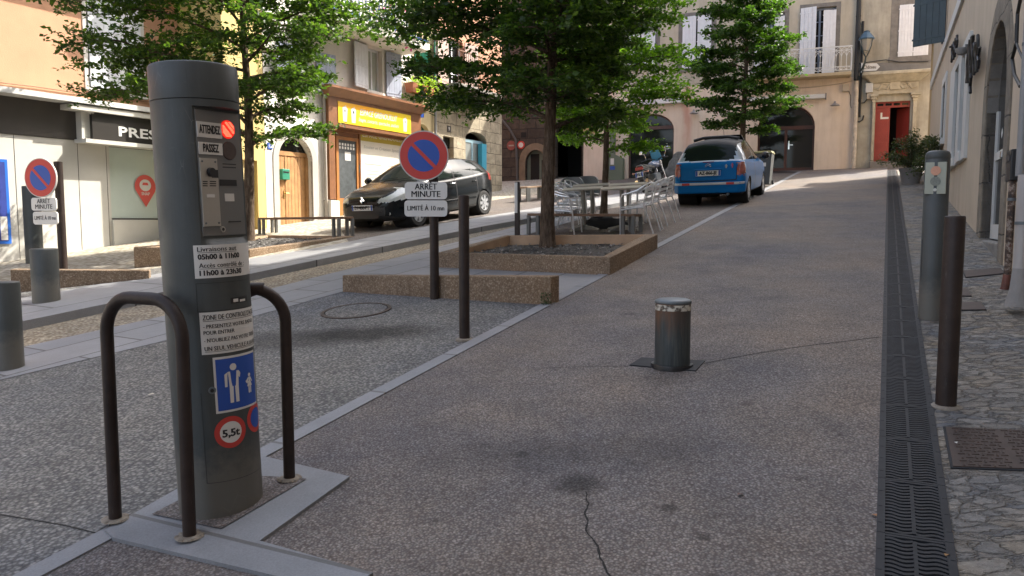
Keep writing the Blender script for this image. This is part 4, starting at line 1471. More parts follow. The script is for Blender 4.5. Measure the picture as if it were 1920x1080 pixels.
# sign box PRESSE
f2 = fa.sub('shop_sign', 'long black shop sign box reading PRESSE over the grey panels', 'shop sign')
s0, s1 = fa.fp(118, 235)[0], xR - .1
zt_, zb_ = fa.fp(210, 214)[1], fa.fp(210, 268)[1]
f2.bx('sign_box', s0 + .42, s1, -.28, -.02, zb_, zt_ - .05, mat('black sign face', (.02, .017, .015), .4, var=.05))
f2.bx('top_ledge', s0 - .05, s1, -.38, -.02, zt_ - .049, zt_ + .05, M_gpan)
f2.bx('bottom_ledge', s0 + .2, s1, -.40, -.02, zb_ - .08, zb_ - .001, M_gpan)
f2.bx('side_bracket', s0 + .25, s0 + .419, -.2, -.02, zb_, zt_ - .05, M_gpan)
lx = fa.fp(223, 247, -.29)
lettering('PRESSE', .27, f2.root, mat('white sign letters', (.8, .8, .78), .4, var=0), lambda x, z: (lx[0] + x, -.285, lx[1] + z), 1.28, .006, align='LEFT')
# lamp over the sign
f2 = fa.sub('wall_lamp', 'small grey floodlight bracket under the canopy above the news sign', 'wall lamp')
c_ = fa.fp(150, 200, -.2)
f2.bx('arm', c_[0] - .25, c_[0] + .15, -.22, -.16, c_[1] - .03, c_[1] + .02, M_gpan)
mb = MB().cyl((c_[0] + .12, -.2, c_[1]), (c_[0] + .24, -.24, c_[1] - .1), .05, .06)
obj('lamp_head', mb, M_gpan, f2.root)
# blue poster, framed white poster
f2 = fa.sub('poster', 'blue framed poster on the grey panels at the left edge', 'poster')
a = fa.rect(-60, 297, 16, 458)
f2.bx('poster_frame', *a[:2], -.03, -.005, *a[2:], mat('blue poster frame', (.02, .14, .55), .4, var=.05))
f2.bx('poster_sheet', a[0] + .05, a[1] - .05, -.034, -.0301, a[2] + .05, a[3] - .05, mat('navy poster sheet', (.02, .04, .25), .5, var=.3, vs=3))
f2.bx('paper_note', a[1] - .18, a[1] - .06, -.037, -.0341, a[2] + .07, a[2] + .5, M_white)
f2 = fa.sub('notice_board', 'black framed white notice board behind the far left sign', 'notice board')
a = fa.rect(63, 310, 108, 392)
f2.bx('board_frame', *a[:2], -.03, -.005, *a[2:], M_black)
f2.bx('notice_sheet', a[0] + .03, a[1] - .03, -.034, -.0301, a[2] + .03, a[3] - .03, M_white)
# cable along the ledge
pts = [fa.fp(px, py, -.03) for px, py in ((-60, 152), (0, 155), (70, 163), (130, 172), (190, 178), (285, 192))]
o = obj('facade_cable', MB().tube([fa.world(p[0], -.03, p[1]) for p in pts], .012, 6), mat('brown cable', (.22, .12, .06), .7, var=0))
tag(o, 'brown cable run along the orange wall just above the pale ledge', 'cable')

# --- yellow narrow strip and B: white house with arched oak door, shop with yellow sign
AB = G(523, 430)
fb = Fac('white_house', 'white rendered house with arched oak door and wooden shopfront', 'house', AB, AZL)
fy = fb.sub('yellow_house', 'narrow yellow rendered house front left of the arched oak door', 'house')
y0, y1 = fb.fp(425, 380)[0], fb.fp(499, 380)[0]
topB = fb.fp(600, -120)[1]
d_ = fb.rect(452, 300, 484, 440)
fy.wall(rectp(y0, y1, -1, topB - .6), [rectp(d_[0], d_[1], -1, d_[3])], M_yel, .15)
fy.shell(y0, y1, -1, topB - .6, 8, M_yel, .4)
fy.bx('door', d_[0], d_[1], .1, .14, -1, d_[3], mat('yellow door', (.50, .40, .2), .5, var=.15))
bx0, bx1 = fb.fp(500, 380)[0], fb.fp(775, 200)[0]
ax0, ax1 = fb.fp(523, 345)[0], fb.fp(586, 345)[0]
azs, azt, azb = fb.fp(555, 300)[1], fb.fp(545, 256)[1], fb.fp(550, 431)[1]
shx0, shx1 = fb.fp(617, 300)[0], fb.fp(772, 300)[0]
shzt = fb.fp(700, 200)[1]
w1 = fb.rect(690, 92, 716, 172)
w2 = fb.rect(552, 92, 585, 165)
door_h = archp(ax0, ax1, -1, azs, azt)
wl = fb.wall(rectp(bx0, bx1, -1, topB), [door_h, rectp(shx0, shx1, -1, shzt), rectp(*w1), rectp(*w2)], M_wht, .3)
fb.shell(bx0, bx1, -1, topB, 8, M_wht, .5)
fb_ = obj('door_surround', arch_ring(ax0, ax1, azb - .3, azs, azt, .17, -.02, .05), mat('grey door surround', (.40, .38, .35), .85), fb.root, smooth=False)
# oak door
mb = MB()
nP = 10
for k in range(nP):
    xa = ax0 + (ax1 - ax0) * k / nP + .004; xb = ax0 + (ax1 - ax0) * (k + 1) / nP - .004
    mb.box(xa, xb, .16, .20, azb - .3, azs + .12)
mb.box(ax0, ax1, .175, .21, azb - .3, azs + .12)
mb.box(ax0, ax1, .14, .20, azs + .10, azs + .20)
mb.box(ax0, ax0 + .05, .14, .2, azb - .3, azs + .1); mb.box(ax1 - .09, ax1, .13, .2, azb - .3, azs + .1)
mb.box((ax0 + ax1) / 2 - .2, (ax0 + ax1) / 2 - .17, .15, .2, azb - .3, azs + .1)
dr = obj('arched_door', mb, M_oak, fb.root, smooth=False)
obj('fanlight', MB().prism([(x, z) for x, z in archp(ax0, ax1, azs + .2, azs + .201, azt)], .18, .19), M_glass, dr, smooth=False)
hx, hz = fb.fp(542, 362)
mb = MB().box(hx - .02, hx + .02, .145, .16, hz - .12, hz + .06)
mb.cyl((hx, .15, hz), (hx, .10, hz), .01); mb.cyl((hx, .105, hz), (hx + .11, .105, hz), .01)
obj('handle', mb, mat('brass', (.6, .42, .15), .3, metal=.9, var=.05), dr)
f2 = fb.sub('mailbox', 'green letter box fixed on the arched oak door', 'letter box')
a = fb.rect(524, 317, 538, 337, .16)
f2.bx('box', a[0], a[1], .06, .158, a[2], a[3], mat('green letter box paint', (.02, .20, .12), .45), bev=.01)
f2.bx('flap', a[0] + .03, a[1] - .03, .052, .06, a[3] - .09, a[3] - .06, M_black)
f2 = fb.sub('house_number', 'small blue enamel house number 12 left of the arched oak door', 'number plate')
a = fb.rect(501, 268, 510, 280)
f2.bx('plate', a[0], a[1], -.015, -.002, a[2], a[3], M_blue)
lettering('12', (a[3] - a[2]) * .8, f2.root, M_white, flat((a[0] + a[1]) / 2, -.017, (a[2] + a[3]) / 2), None, .002)
# step
zst = fb.fp(550, 428)[1]
fb.bx('door_step', ax0 - .1, ax1 + .1, -.15, .16, zst - .5, zst - .02, M_slab)
# downpipe between door and shop
def pipe(f, px, py0, py1, wpx, m, label, off=-.08, name='downpipe', extra=None):
    x = f.fp(px, (py0 + py1) / 2, off)[0]
    za, zb = f.fp(px, py0, off)[1], f.fp(px, py1, off)[1]
    d = f.world(x, 0, 0)
    r = wpx / 2 / FPX * d.y
    f2 = f.sub(name, label, 'drainpipe')
    obj('pipe', MB().cyl((x, off, zb), (x, off, za), r, n=14), m, f2.root)
    for zz in (zb + (za - zb) * .2, zb + (za - zb) * .75):
        obj('clamp', MB().cyl((x, off, zz - .015), (x, off, zz + .015), r * 1.15, n=14).box(x - .01, x + .01, off, 0, zz - .01, zz + .01), m, f2.root)
    return f2
pipe(fb, 610, 175, 425, 6, M_pipe, 'pale downpipe between the arched oak door and the wooden shopfront')
# shopfront
fs = fb.sub('shopfront', 'reddish wood shopfront under a bright yellow sign', 'shopfront')
shz0 = fb.fp(700, 430)[1] - .5
zmid = fb.fp(700, 268)[1]
cw = .20
for (xa, xb) in ((shx0 - .12, shx0 + .10), (shx1 - .10, shx1 + .12)):
    fs.bx('pilaster', xa, xb, -.12, .12, fb.fp(640, 375)[1] if xa < shx0 else shz0, zmid + .16, M_mahog, bev=.008)
    fs.bx('pilaster_capital', xa - .03, xb + .03, -.16, .10, zmid + .162, zmid + .28, M_mahog, bev=.008)
fs.bx('stone_plinth', shx0 - .18, shx0 + .14, -.2, .1, -1, fb.fp(640, 377)[1], M_wht, bev=.01)
# fascia with sign
za, zb = fb.fp(700, 208)[1], fb.fp(700, 243)[1]
ztop_ = fb.fp(700, 196)[1]
mb = MB()
mb.box(shx0 - .2, shx1 + .2, -.20, .0, zb - .1, za + .12)
mb.hexa([(shx0 - .22, -.22, za + .121), (shx1 + .22, -.22, za + .121), (shx1 + .22, 0, za + .121), (shx0 - .22, 0, za + .121)],
        [(shx0 - .38, -.42, za + .30), (shx1 + .38, -.42, za + .30), (shx1 + .38, 0, za + .30), (shx0 - .38, 0, za + .30)])
mb.box(shx0 - .40, shx1 + .40, -.44, 0, za + .301, za + .36)
fas = obj('cornice', mb, M_mahog, fs.root, smooth=False)
q0, q1 = fb.fp(634, 215, -.21)[0], fb.fp(770, 215, -.21)[0]
m, t, b = nodes('yellow sign with orange middle')
v = coords(t)
sx_ = N(t, 'ShaderNodeSeparateXYZ'); t.links.new(v, sx_.inputs[0])
u_ = math_n(t, 'DIVIDE', math_n(t, 'SUBTRACT', sx_.outputs[0], q0), q1 - q0)
c = ramp(t, u_, [(0, (.80, .46, .01)), (.35, (.85, .38, .01)), (.55, (.80, .50, .01)), (1, (.80, .62, .02))])
t.links.new(c, b.inputs['Base Color']); b.inputs['Roughness'].default_value = .4
sgn = fs.bx('sign_board', q0, q1, -.215, -.2005, zb, za + .03, m)
qc = (q0 + q1) / 2
hh = za + .03 - zb
lettering('ESPACE GRENOUILLIT', hh * .42, sgn, M_white, flat(qc + .10, -.218, zb + hh * .66), (q1 - q0) * .52, .004, shear=.25)
lettering('Stages, concerts, spectacles, ateliers', hh * .26, sgn, M_white, flat(qc + .10, -.218, zb + hh * .30), (q1 - q0) * .56, .001, shear=.3)
for xx in (q0 + .25, q0 + .58, q1 - .28):
    mb = MB()
    mb.add([(xx - .07, -.218, zb + .05), (xx + .07, -.218, zb + .05), (xx + .10, -.218, zb + hh * .7), (xx + .03, -.218, zb + hh * .86), (xx - .09, -.218, zb + hh * .74)], [(0, 1, 2, 3, 4)])
    mb.add([(xx + math.cos(a * PI / 4) * .025, -.2185, zb + hh * .6 + math.sin(a * PI / 4) * .04) for a in range(8)], [tuple(range(8))], 1)
    obj('paper_figure', mb, [M_white, M_black], sgn, smooth=False)
# interior of the front: transom row, door, poster window
zl = zmid + .1
fs.bx('beam', shx0 + .1, shx1 - .1, .02, .16, zb - .16, zb - .101, M_mahog)
dx0, dx1 = fb.fp(630, 330, .15)[0], fb.fp(672, 330, .15)[0]
ztr = fb.fp(650, 253, .15)[1]
zdt = fb.fp(650, 257, .15)[1]
zdb = fb.fp(650, 372, .15)[1]
fs.bx('transom_frame', dx0, dx1 + .02, .13, .17, zdt + .01, zb - .16, M_mahog)
mb = MB()
fr = .09
mb.box(dx0, dx0 + fr, .12, .17, shz0, zdt); mb.box(dx1 - fr, dx1, .12, .17, shz0, zdt)
mb.box(dx0 + fr, dx1 - fr, .12, .17, zdt - fr, zdt); mb.box(dx0 + fr, dx1 - fr, .12, .17, shz0, zdb)
dd = obj('glazed_door', mb, M_orwood, fs.root, smooth=False)
obj('pane', MB().box(dx0 + fr, dx1 - fr, .145, .15, zdb, zdt - fr), mat('dusty door glass', (.075, .085, .09), .15, var=.25, vs=9), dd, smooth=False)
fw2 = (dx1 - dx0)
obj('paper_note', MB().box(dx0 + fw2 * .40, dx0 + fw2 * .65, .14, .1445, zdb + (zdt - zdb) * .62, zdb + (zdt - zdb) * .76), M_white, dd, smooth=False)
mb = MB()
for i in range(6):
    for j in range(2):
        xq = dx0 + fr + .04 + (fw2 - 2 * fr - .06) * i / 6
        mb.box(xq, xq + .06, .14, .1445, zdb + (zdt - zdb) * (.80 + j * .055), zdb + (zdt - zdb) * (.84 + j * .055))
obj('window_lettering', mb, M_white, dd, smooth=False)
obj('handle', MB().cyl((dx1 - .05, .06, (zdb + zdt) / 2 - .1), (dx1 - .05, .06, (zdb + zdt) / 2 + .1), .015), M_cap, dd)
px0, px1 = dx1 + .06, shx1 - .1
zpb = fb.fp(710, 380, .12)[1] - .6
mb = MB()
mb.box(px0 - .06, px0, .10, .16, shz0, zb - .16); mb.box(px1 - .05, px1, .10, .16, shz0, zb - .16); mb.box(px0, px1, .10, .16, shz0, zpb)
pw = obj('display_window', mb, M_mahog, fs.root, smooth=False)
zpt = zb - .161
obj('poster_sheet', MB().box(px0, px1, .125, .13, zpb, zpt), mat('white window poster', (.66, .63, .55), .35, var=.05), pw, smooth=False)
zy = fb.fp(710, 268, .12)[1]
obj('poster_header', MB().box(px0, px1, .12, .1245, zy, zpt), mat('olive yellow header', (.42, .33, .03), .4, var=.05), pw, smooth=False)
pcx = (px0 + px1) / 2
lettering('ESPACE GRENOUILLIT', .17, pw, M_white, flat(pcx, .118, zy + .16), (px1 - px0) * .9, .002)
MGR = mat('grey print', (.30, .30, .29), .6, var=0)
lettering('Soutien et Création Spectacle', .12, pw, MGR, flat(pcx, .12, zy - .16), (px1 - px0) * .86, 0, shear=.2)
for cxx in (.26, .74):
    for k in range(7):
        if k == 1:
            continue
        ww_ = (.17, 0, .12, .15, .13, .16, .12)[k]
        obj('printed_line', MB().box(px0 + (px1 - px0) * (cxx - ww_), px0 + (px1 - px0) * (cxx + ww_), .12, .1245, zy - .62 - k * .09, zy - .60 - k * .09), MGR, pw, smooth=False)
# scribble
mb = MB()
gx_ = px0 + (px1 - px0) * .55
pts = [(gx_ - .35 + .5 * i / 18 + .10 * math.sin(i * 1.2), .118, zy - 1.75 + .16 * math.cos(i * 1.2) + .02 * i) for i in range(19)]
mb.tube(pts, .008, 5)
obj('graffiti_scribble', mb, mat('purple marker', (.12, .03, .15), .5, var=0), pw)
# first floor windows
M_blind = mat('pale green blind', (.36, .39, .34), .6, var=.08)
for w_ in (w1, w2):
    fb.window(*w_, .12, 2, 1, M_shutw, M_blind if w_ is w1 else M_glass, .06)
    wd = w_[1] - w_[0]
    fb.frame(*w_, .10, M_wht, .02)
    fb.shutter(w_[0] - wd * 1.05 - .1, w_[0] - .1, w_[2], w_[3], M_shutw if w_ is w1 else M_bsh, -.07, 8, 'R', 4)
    fb.shutter(w_[1] + .1, w_[1] + .1 + wd * .95, w_[2] - .05, w_[3], M_bsh, -.07, 10, 'L', 6)
# balcony above
bzz = fb.fp(700, 62, -.9)[1]
b0x, b1x = fb.fp(610, 30, -.9)[0], fb.fp(815, 90, -.9)[0] - .3
bal = fb.bx('balcony_slab', b0x, b1x, -.95, 0, bzz - .02, bzz + .20, M_wht, bev=.02)
mb = MB()
for i in range(int((b1x - b0x) / .13)):
    x = b0x + .05 + i * .13
    mb.cyl((x, -.9, bzz + .2), (x, -.9, bzz + 1.15), .012, n=6)
    if i % 2 == 0:
        mb.tube([(x + .02, -.9, bzz + .45), (x + .08, -.9, bzz + .55), (x + .11, -.9, bzz + .7), (x + .05, -.9, bzz + .8)], .009, 5)
mb.box(b0x, b1x, -.92, -.88, bzz + 1.15, bzz + 1.19); mb.box(b0x, b1x, -.915, -.885, bzz + .26, bzz + .29)
obj('railing', mb, mat('blue railing', (.05, .12, .42), .45), bal)

# --- pale house with green shutters
fg = fb.sub('cream_house', 'narrow cream house with green shutters and terracotta window box', 'house')
gx0, gx1 = bx1 + .002, fb.fp(815, 200)[0]
gtop = fb.fp(800, -160)[1]
gw = fb.rect(776, 78, 812, 148)
ga = (fb.fp(777, 300)[0], fb.fp(808, 300)[0])
gah = archp(ga[0], ga[1], -1, fb.fp(790, 262)[1], fb.fp(790, 232)[1])
fg.wall(rectp(gx0, gx1, -1, gtop), [rectp(*gw), gah], M_cream, .2)
fg.shell(gx0, gx1, -1, gtop, 8, M_cream, .4)
fg.window(*gw, .12, 2, 2, mat('green window frame', (.03, .22, .13), .5))
gm_ = (gw[0] + gw[1]) / 2
fg.shutter(gw[0] - .02, gm_ - .12, gw[2], gw[3], M_grn, -.05, 35, 'L', 4)
fg.shutter(gm_ + .12, gw[1] + .02, gw[2], gw[3], M_grn, -.05, 35, 'R', 4)
gd = obj('arched_door', MB().prism(archp(ga[0], ga[1], -1, fb.fp(790, 262)[1], fb.fp(790, 232)[1]), .16, .20), mat('dark green door', (.02, .10, .07), .5, var=.1), fg.root, smooth=False)
mb = MB()
for k in range(1, 5):
    x = ga[0] + (ga[1] - ga[0]) * k / 5
    mb.box(x - .012, x + .012, .145, .16, fb.fp(790, 275)[1], fb.fp(790, 240)[1])
mb.box(ga[0], ga[1], .14, .16, fb.fp(790, 278)[1] - .04, fb.fp(790, 278)[1])
obj('fanlight_bars', mb, mat('green window frame', (.03, .22, .13)), gd, smooth=False)
f2 = fb.sub('window_box', 'terracotta flower troughs with trailing green plants under the green shutters', 'flower box')
a = fb.rect(768, 158, 812, 172, -.25)
zt_ = fb.fp(790, 160, -.25)[1]
for k in range(4):
    x = a[0] + (a[1] - a[0]) * k / 4
    mb = MB().hexa([(x + .04, -.32, zt_ - .26), (x + (a[1] - a[0]) / 4 - .06, -.32, zt_ - .26), (x + (a[1] - a[0]) / 4 - .06, -.1, zt_ - .26), (x + .04, -.1, zt_ - .26)],
                   [(x, -.38, zt_), (x + (a[1] - a[0]) / 4 - .02, -.38, zt_), (x + (a[1] - a[0]) / 4 - .02, -.06, zt_), (x, -.06, zt_)])
    obj('trough', mb, mat('terracotta', (.42, .16, .085), .8, var=.15), f2.root, smooth=False)
fb_world = lambda x, y, z: fb.world(x, y, z)

def leaf_cloud(name, pts, size, m, parent=None, seed=1, flat_=0.5):
    """small folded leaves at the given points (N x 3)"""
    rng = np.random.default_rng(seed)
    P = np.asarray(pts, float)
    n = len(P)
    d = rng.normal(size=(n, 3)); d[:, 2] *= flat_; d /= np.linalg.norm(d, axis=1)[:, None]
    u = rng.normal(size=(n, 3)) * .55 + np.array([0, 0, 1.0])
    s_ = np.cross(d, u); s_ /= np.linalg.norm(s_, axis=1)[:, None] + 1e-9
    L = (size * rng.uniform(.5, 1.4, n))[:, None]
    up = np.cross(s_, d)
    v0 = P; v1 = P + d * L * .5 + s_ * L * .3 + up * L * .06; v2 = P + d * L - up * L * .05; v3 = P + d * L * .5 - s_ * L * .3 + up * L * .06
    V = np.stack([v0, v1, v2, v3], 1).reshape(-1, 3)
    me = bpy.data.meshes.new(name)
    me.vertices.add(4 * n); me.vertices.foreach_set('co', V.ravel())
    me.loops.add(6 * n); me.polygons.add(2 * n)
    b4 = np.arange(n)[:, None] * 4
    me.loops.foreach_set('vertex_index', (b4 + np.array([[0, 1, 2, 0, 2, 3]])).ravel())
    me.polygons.foreach_set('loop_start', np.arange(2 * n) * 3)
    me.materials.append(m)
    me.update(calc_edges=True)
    o = bpy.data.objects.new(name, me)
    COL.objects.link(o)
    if parent:
        o.parent = parent
    return o
def leaf_mat(name, c1, c2, c3, trans=.5, rough=.45):
    m = bpy.data.materials.new(name); m.use_nodes = True
    t = m.node_tree; b = t.nodes['Principled BSDF']; out = t.nodes['Material Output']
    ge = t.nodes.new('ShaderNodeNewGeometry')
    v = coords(t)
    n1 = noise(t, v, 1.4, 3, .5)
    f = math_n(t, 'ADD', math_n(t, 'MULTIPLY', ge.outputs['Random Per Island'], .6), math_n(t, 'MULTIPLY', n1, .4))
    c = ramp(t, f, [(.15, c1), (.5, c2), (.85, c3)])
    t.links.new(c, b.inputs['Base Color'])
    b.inputs['Roughness'].default_value = rough
    b.inputs['Specular IOR Level'].default_value = .35
    tr = t.nodes.new('ShaderNodeBsdfTranslucent')
    c2_ = mixc(t, 1, c, (1.8, 2.1, .5), 'MULTIPLY')
    t.links.new(c2_, tr.inputs[0])
    mx = t.nodes.new('ShaderNodeMixShader'); mx.inputs[0].default_value = trans
    t.links.new(b.outputs[0], mx.inputs[1]); t.links.new(tr.outputs[0], mx.inputs[2])
    t.links.new(mx.outputs[0], out.inputs[0])
    return m
M_lf1 = leaf_mat('deep green leaves', (.022, .045, .014), (.040, .076, .020), (.085, .132, .028), .52)
M_lf5 = leaf_mat('mid green leaves', (.022, .05, .012), (.040, .085, .018), (.075, .14, .025), .42)
M_lf2 = leaf_mat('sun-brightened leaves', (.045, .095, .015), (.08, .155, .022), (.14, .235, .03), .6)  # brighter colour puts sunlight into the tree behind the tables
M_lf3 = leaf_mat('yellow green plant', (.10, .17, .03), (.18, .27, .05), (.30, .38, .08), .5)
M_lf4 = leaf_mat('shrub leaves', (.03, .045, .018), (.055, .075, .03), (.10, .09, .045), .3)
rg = np.random.default_rng(3)
pp = np.stack([rg.uniform(a[0] + .1, a[1] + .25, 700), rg.normal(-.25, .12, 700), zt_ + rg.normal(.06, .13, 700) - .45 * (rg.random(700) ** 2) * (rg.random(700) < .3)], 1)
leaf_cloud('foliage', pp, .09, M_lf3, f2.root, 4)
f2 = fb.sub('house_number', 'small dark house number plate above the green fanlight', 'number plate')
a = fb.rect(787, 208, 794, 220)
f2.bx('plate', a[0], a[1], -.015, -.002, a[2], a[3], M_blue)

# --- C: stone house with salmon upper floor
fc = fb.sub('stone_house', 'old house with cream stone ground floor, salmon upper floor and iron balcony', 'house')
cx0, cx1 = gx1 + .002, fb.fp(941, 300)[0]
cz1 = fb.fp(880, 182)[1]
ctop = fb.fp(880, -160)[1]
c1 = (fb.fp(831, 300)[0], fb.fp(851, 300)[0], fb.fp(840, 256)[1])
c2 = (fb.fp(873, 300)[0], fb.fp(912, 300)[0])
cz2s, cz2t = fb.fp(893, 262)[1], fb.fp(893, 248)[1]
fc.wall(rectp(cx0, cx1, -1, cz1), [rectp(c1[0], c1[1], -1, c1[2]), archp(c2[0], c2[1], -1, cz2s, cz2t)], M_cstone, .3, 'stone_wall')
bw = fb.rect(838, 75, 868, 185)
fc.wall(rectp(cx0, cx1, cz1, ctop), [rectp(bw[0], bw[1], cz1 + .1, bw[3])], M_salmon, .2, 'upper_wall')
fc.shell(cx0, cx1, -1, ctop, 8, M_salmon, .5)
fc.window(bw[0], bw[1], cz1 + .1, bw[3], .12, 2, 3)
fc.shutter(bw[0] - .7, bw[0] - .02, cz1 + .15, bw[3], mat('pinkish shutter', (.45, .33, .28), .6), -.06, 6, 'R', 4)
fc.shutter(bw[1] + .02, bw[1] + .7, cz1 + .15, bw[3], mat('pinkish shutter', (.45, .33, .28), .6), -.06, 6, 'L', 4)
fc.bx('cornice', cx0, cx1, -.12, -.002, cz1 - .16, cz1, M_cstone, bev=.02)
bal = fc.bx('balcony_slab', fb.fp(822, 190)[0], fb.fp(905, 190)[0], -.75, -.002, cz1 + .001, cz1 + .14, M_gstone, bev=.02)
mb = MB()
xa, xb = fb.fp(822, 190)[0] + .05, fb.fp(905, 190)[0] - .05
for i in range(int((xb - xa) / .12) + 1):
    x = xa + i * .12
    mb.cyl((x, -.7, cz1 + .14), (x, -.7, cz1 + 1.1), .010, n=6)
mb.box(xa, xb, -.72, -.68, cz1 + 1.1, cz1 + 1.13)
obj('railing', mb, mat('rusty iron', (.18, .09, .05), .7, var=.3), bal)
fc.bx('door', c1[0], c1[1], .18, .22, -1, c1[2] - .35, mat('brown pink door', (.42, .20, .13), .55, var=.15))
fc.bx('door_transom', c1[0], c1[1], .16, .22, c1[2] - .349, c1[2], M_glass)
o = fc.window(c2[0], c2[1], -.6, cz2s, .15, 2, 1, mat('pale blue woodwork', (.30, .45, .52), .5), mat('shop glass pale', (.25, .27, .26), .1, var=.1), .10, 'glazed_door')
fc.bx('blue_panel', c2[1] - .32, c2[1] - .02, -.02, .14, -.5, cz2s - .1, mat('turquoise panel', (.05, .33, .48), .5))
f2 = fb.sub('house_number', 'small stone house number plate over the brown pink door', 'number plate')
a = fb.rect(838, 236, 845, 248)
f2.bx('plate', a[0], a[1], -.015, -.002, a[2], a[3], M_dgpan)
lettering('9', (a[3] - a[2]) * .8, f2.root, M_white, flat((a[0] + a[1]) / 2, -.017, (a[2] + a[3]) / 2), None, .002)
pipe(fb, 816, 60, 300, 5, mat('grey zinc pipe', (.22, .22, .22), .5), 'grey zinc downpipe between the cream house and the stone house')

# --- back fronts
AZB = R(20)
XB = Vector((math.cos(AZB), -math.sin(AZB), 0))
rB = ray(1500, 318)
AO = Vector((rB.x / rB.y * 29.3, 29.3, 0)); AO.z = gz(AO.x, AO.y)
fB = Fac('beige_house', 'long beige house across the end of the street with arches and white balcony', 'house', AO, 0, XB)
e0, e1 = fB.fp(1094, 290)[0], fB.fp(1604, 230)[0]
zsp = fB.fp(1500, 150)[1]
btop = zsp + 7
z_low = -1.5
arc1 = archp(fB.fp(1177, 280)[0], fB.fp(1263, 280)[0], z_low, fB.fp(1220, 245)[1], fB.fp(1220, 213)[1])
arc2 = archp(fB.fp(1420, 270)[0], fB.fp(1527, 270)[0], z_low, fB.fp(1470, 238)[1], fB.fp(1470, 196)[1])
def beige_lower():
    m, t, b = nodes('beige render with rust streak')
    v = coords(t)
    f = ramp(t, noise(t, v, 1.1, 6, .6), [(.3, g3(.9)), (.7, g3(1.06))])
    c = mixc(t, 1, (.70, .585, .47), f, 'MULTIPLY')
    f = ramp(t, noise(t, coords(t, sc3=(3, 3, .35)), 2, 5, .7), [(.45, g3(1)), (.75, (.86, .84, .8))])
    c = mixc(t, 1, c, f, 'MULTIPLY')
    s_ = N(t, 'ShaderNodeSeparateXYZ'); t.links.new(v, s_.inputs[0])
    xs = fB.fp(1289, 200)[0]
    nz = math_n(t, 'MULTIPLY', math_n(t, 'SUBTRACT', noise(t, coords(t, sc3=(1, 1, .6)), 1.6, 3, .6), .5), .5)
    d = math_n(t, 'ABSOLUTE', math_n(t, 'ADD', math_n(t, 'SUBTRACT', s_.outputs[0], xs), nz))
    k1 = ramp(t, d, [(.03, g3(.75)), (.2, g3(0))])
    k = math_n(t, 'MULTIPLY', k1, ramp(t, math_n(t, 'DIVIDE', s_.outputs[2], 4.0), [(.05, g3(.1)), (.6, g3(.7)), (.95, g3(1))]))
    c = mixc(t, k, c, (.46, .12, .06))
    t.links.new(c, b.inputs['Base Color']); b.inputs['Roughness'].default_value = .9
    bump(t, b, noise(t, v, 40, 4, .6), .3, .01)
    return m
M_bl = beige_lower()
M_bu = plaster('ochre grey render', (.50, .45, .355), .14, .2)
fB.wall(rectp(e0, e1, z_low, zsp), [arc1, arc2], M_bl, .45)
wA = fB.rect(1280, 31, 1334, 128)
wC = fB.rect(1176, 62, 1229, 122)
wD = fB.rect(1506, 14, 1566, 150); wD = (wD[0], wD[1], zsp + .12, wD[3])
wE = fB.rect(1421, 25, 1470, 150); wE = (wE[0], wE[1], zsp + .12, wE[3])
fB.wall(rectp(e0, e1, zsp, btop), [rectp(*wA), rectp(*wC), rectp(*wD), rectp(*wE)], M_bu, .22, 'upper_wall')
fB.shell(e0, e1, z_low, btop, 9, M_bu, .4)
for q in (wA, wC):
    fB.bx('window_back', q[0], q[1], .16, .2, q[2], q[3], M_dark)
    fB.frame(*q, .17, M_gstone, .012)
    mq = (q[0] + q[1]) / 2
    fB.shutter(q[0], mq - .02, q[2], q[3], M_shutw, -.06, 10, 'L', 4)
    fB.shutter(mq + .02, q[1], q[2], q[3], M_shutw, -.06, 6, 'R', 4)
for q in (wD, wE):
    fB.window(*q, .15, 2, 5, M_bsh, M_glass, .07)
    fB.frame(*q, .15, M_gstone, .012, False)
    wq = q[1] - q[0]
    fB.shutter(q[0] - .12, q[0] + wq * .40, q[2], q[3], M_shutw, -.07, 14, 'L', 4)
    fB.shutter(q[0] + wq * .60, q[1], q[2], q[3] - .15, M_shutw, -.07, 10, 'R', 4)
# white balcony
b0x, b1x = fB.fp(1395, 150, -.6)[0], fB.fp(1596, 145, -.6)[0]
bs_ = fB.bx('balcony_slab', b0x, b1x, -.62, -.002, zsp - .02, zsp + .10, mat('ochre balcony slab', (.42, .33, .2), .8, var=.2), bev=.02)
MW_ = mat('white iron', (.66, .66, .64), .5, var=.08)
zr0, zr1 = zsp + .16, zsp + 1.0
mb = MB()
mb.box(b0x, b1x, -.61, -.59, zr1 - .02, zr1 + .02); mb.box(b0x, b1x, -.608, -.592, zr0 + .12, zr0 + .14); mb.box(b0x, b1x, -.608, -.592, zr0, zr0 + .02); mb.box(b0x, b1x, -.608, -.592, zr1 - .14, zr1 - .12)
n_ = int((b1x - b0x) / .17)
for i in range(n_ + 1):
    x = b0x + (b1x - b0x) * i / n_
    mb.cyl((x, -.6, zr0), (x, -.6, zr1 - .13), .010, n=5)
    if i < n_:
        wq = (b1x - b0x) / n_
        mb.tube([(x, -.6, zr1 - .34), (x + wq * .3, -.6, zr1 - .22), (x + wq, -.6, zr1 - .14)], .008, 5)
        mb.tube([(x + wq, -.6, zr1 - .34), (x + wq * .7, -.6, zr1 - .22), (x, -.6, zr1 - .14)], .008, 5)
        mb.tube([(x, -.6, zr0 + .01), (x + wq * .5, -.6, zr0 + .12), (x + wq, -.6, zr0 + .01)], .008, 5)
        mb.tube([(x, -.6, zr1 - .11), (x + wq * .5, -.6, zr1 - .03), (x + wq, -.6, zr1 - .11)], .008, 5)
for yy in (-.45, -.3, -.15):
    mb.cyl((b1x, yy, zr0), (b1x, yy, zr1), .010, n=5)
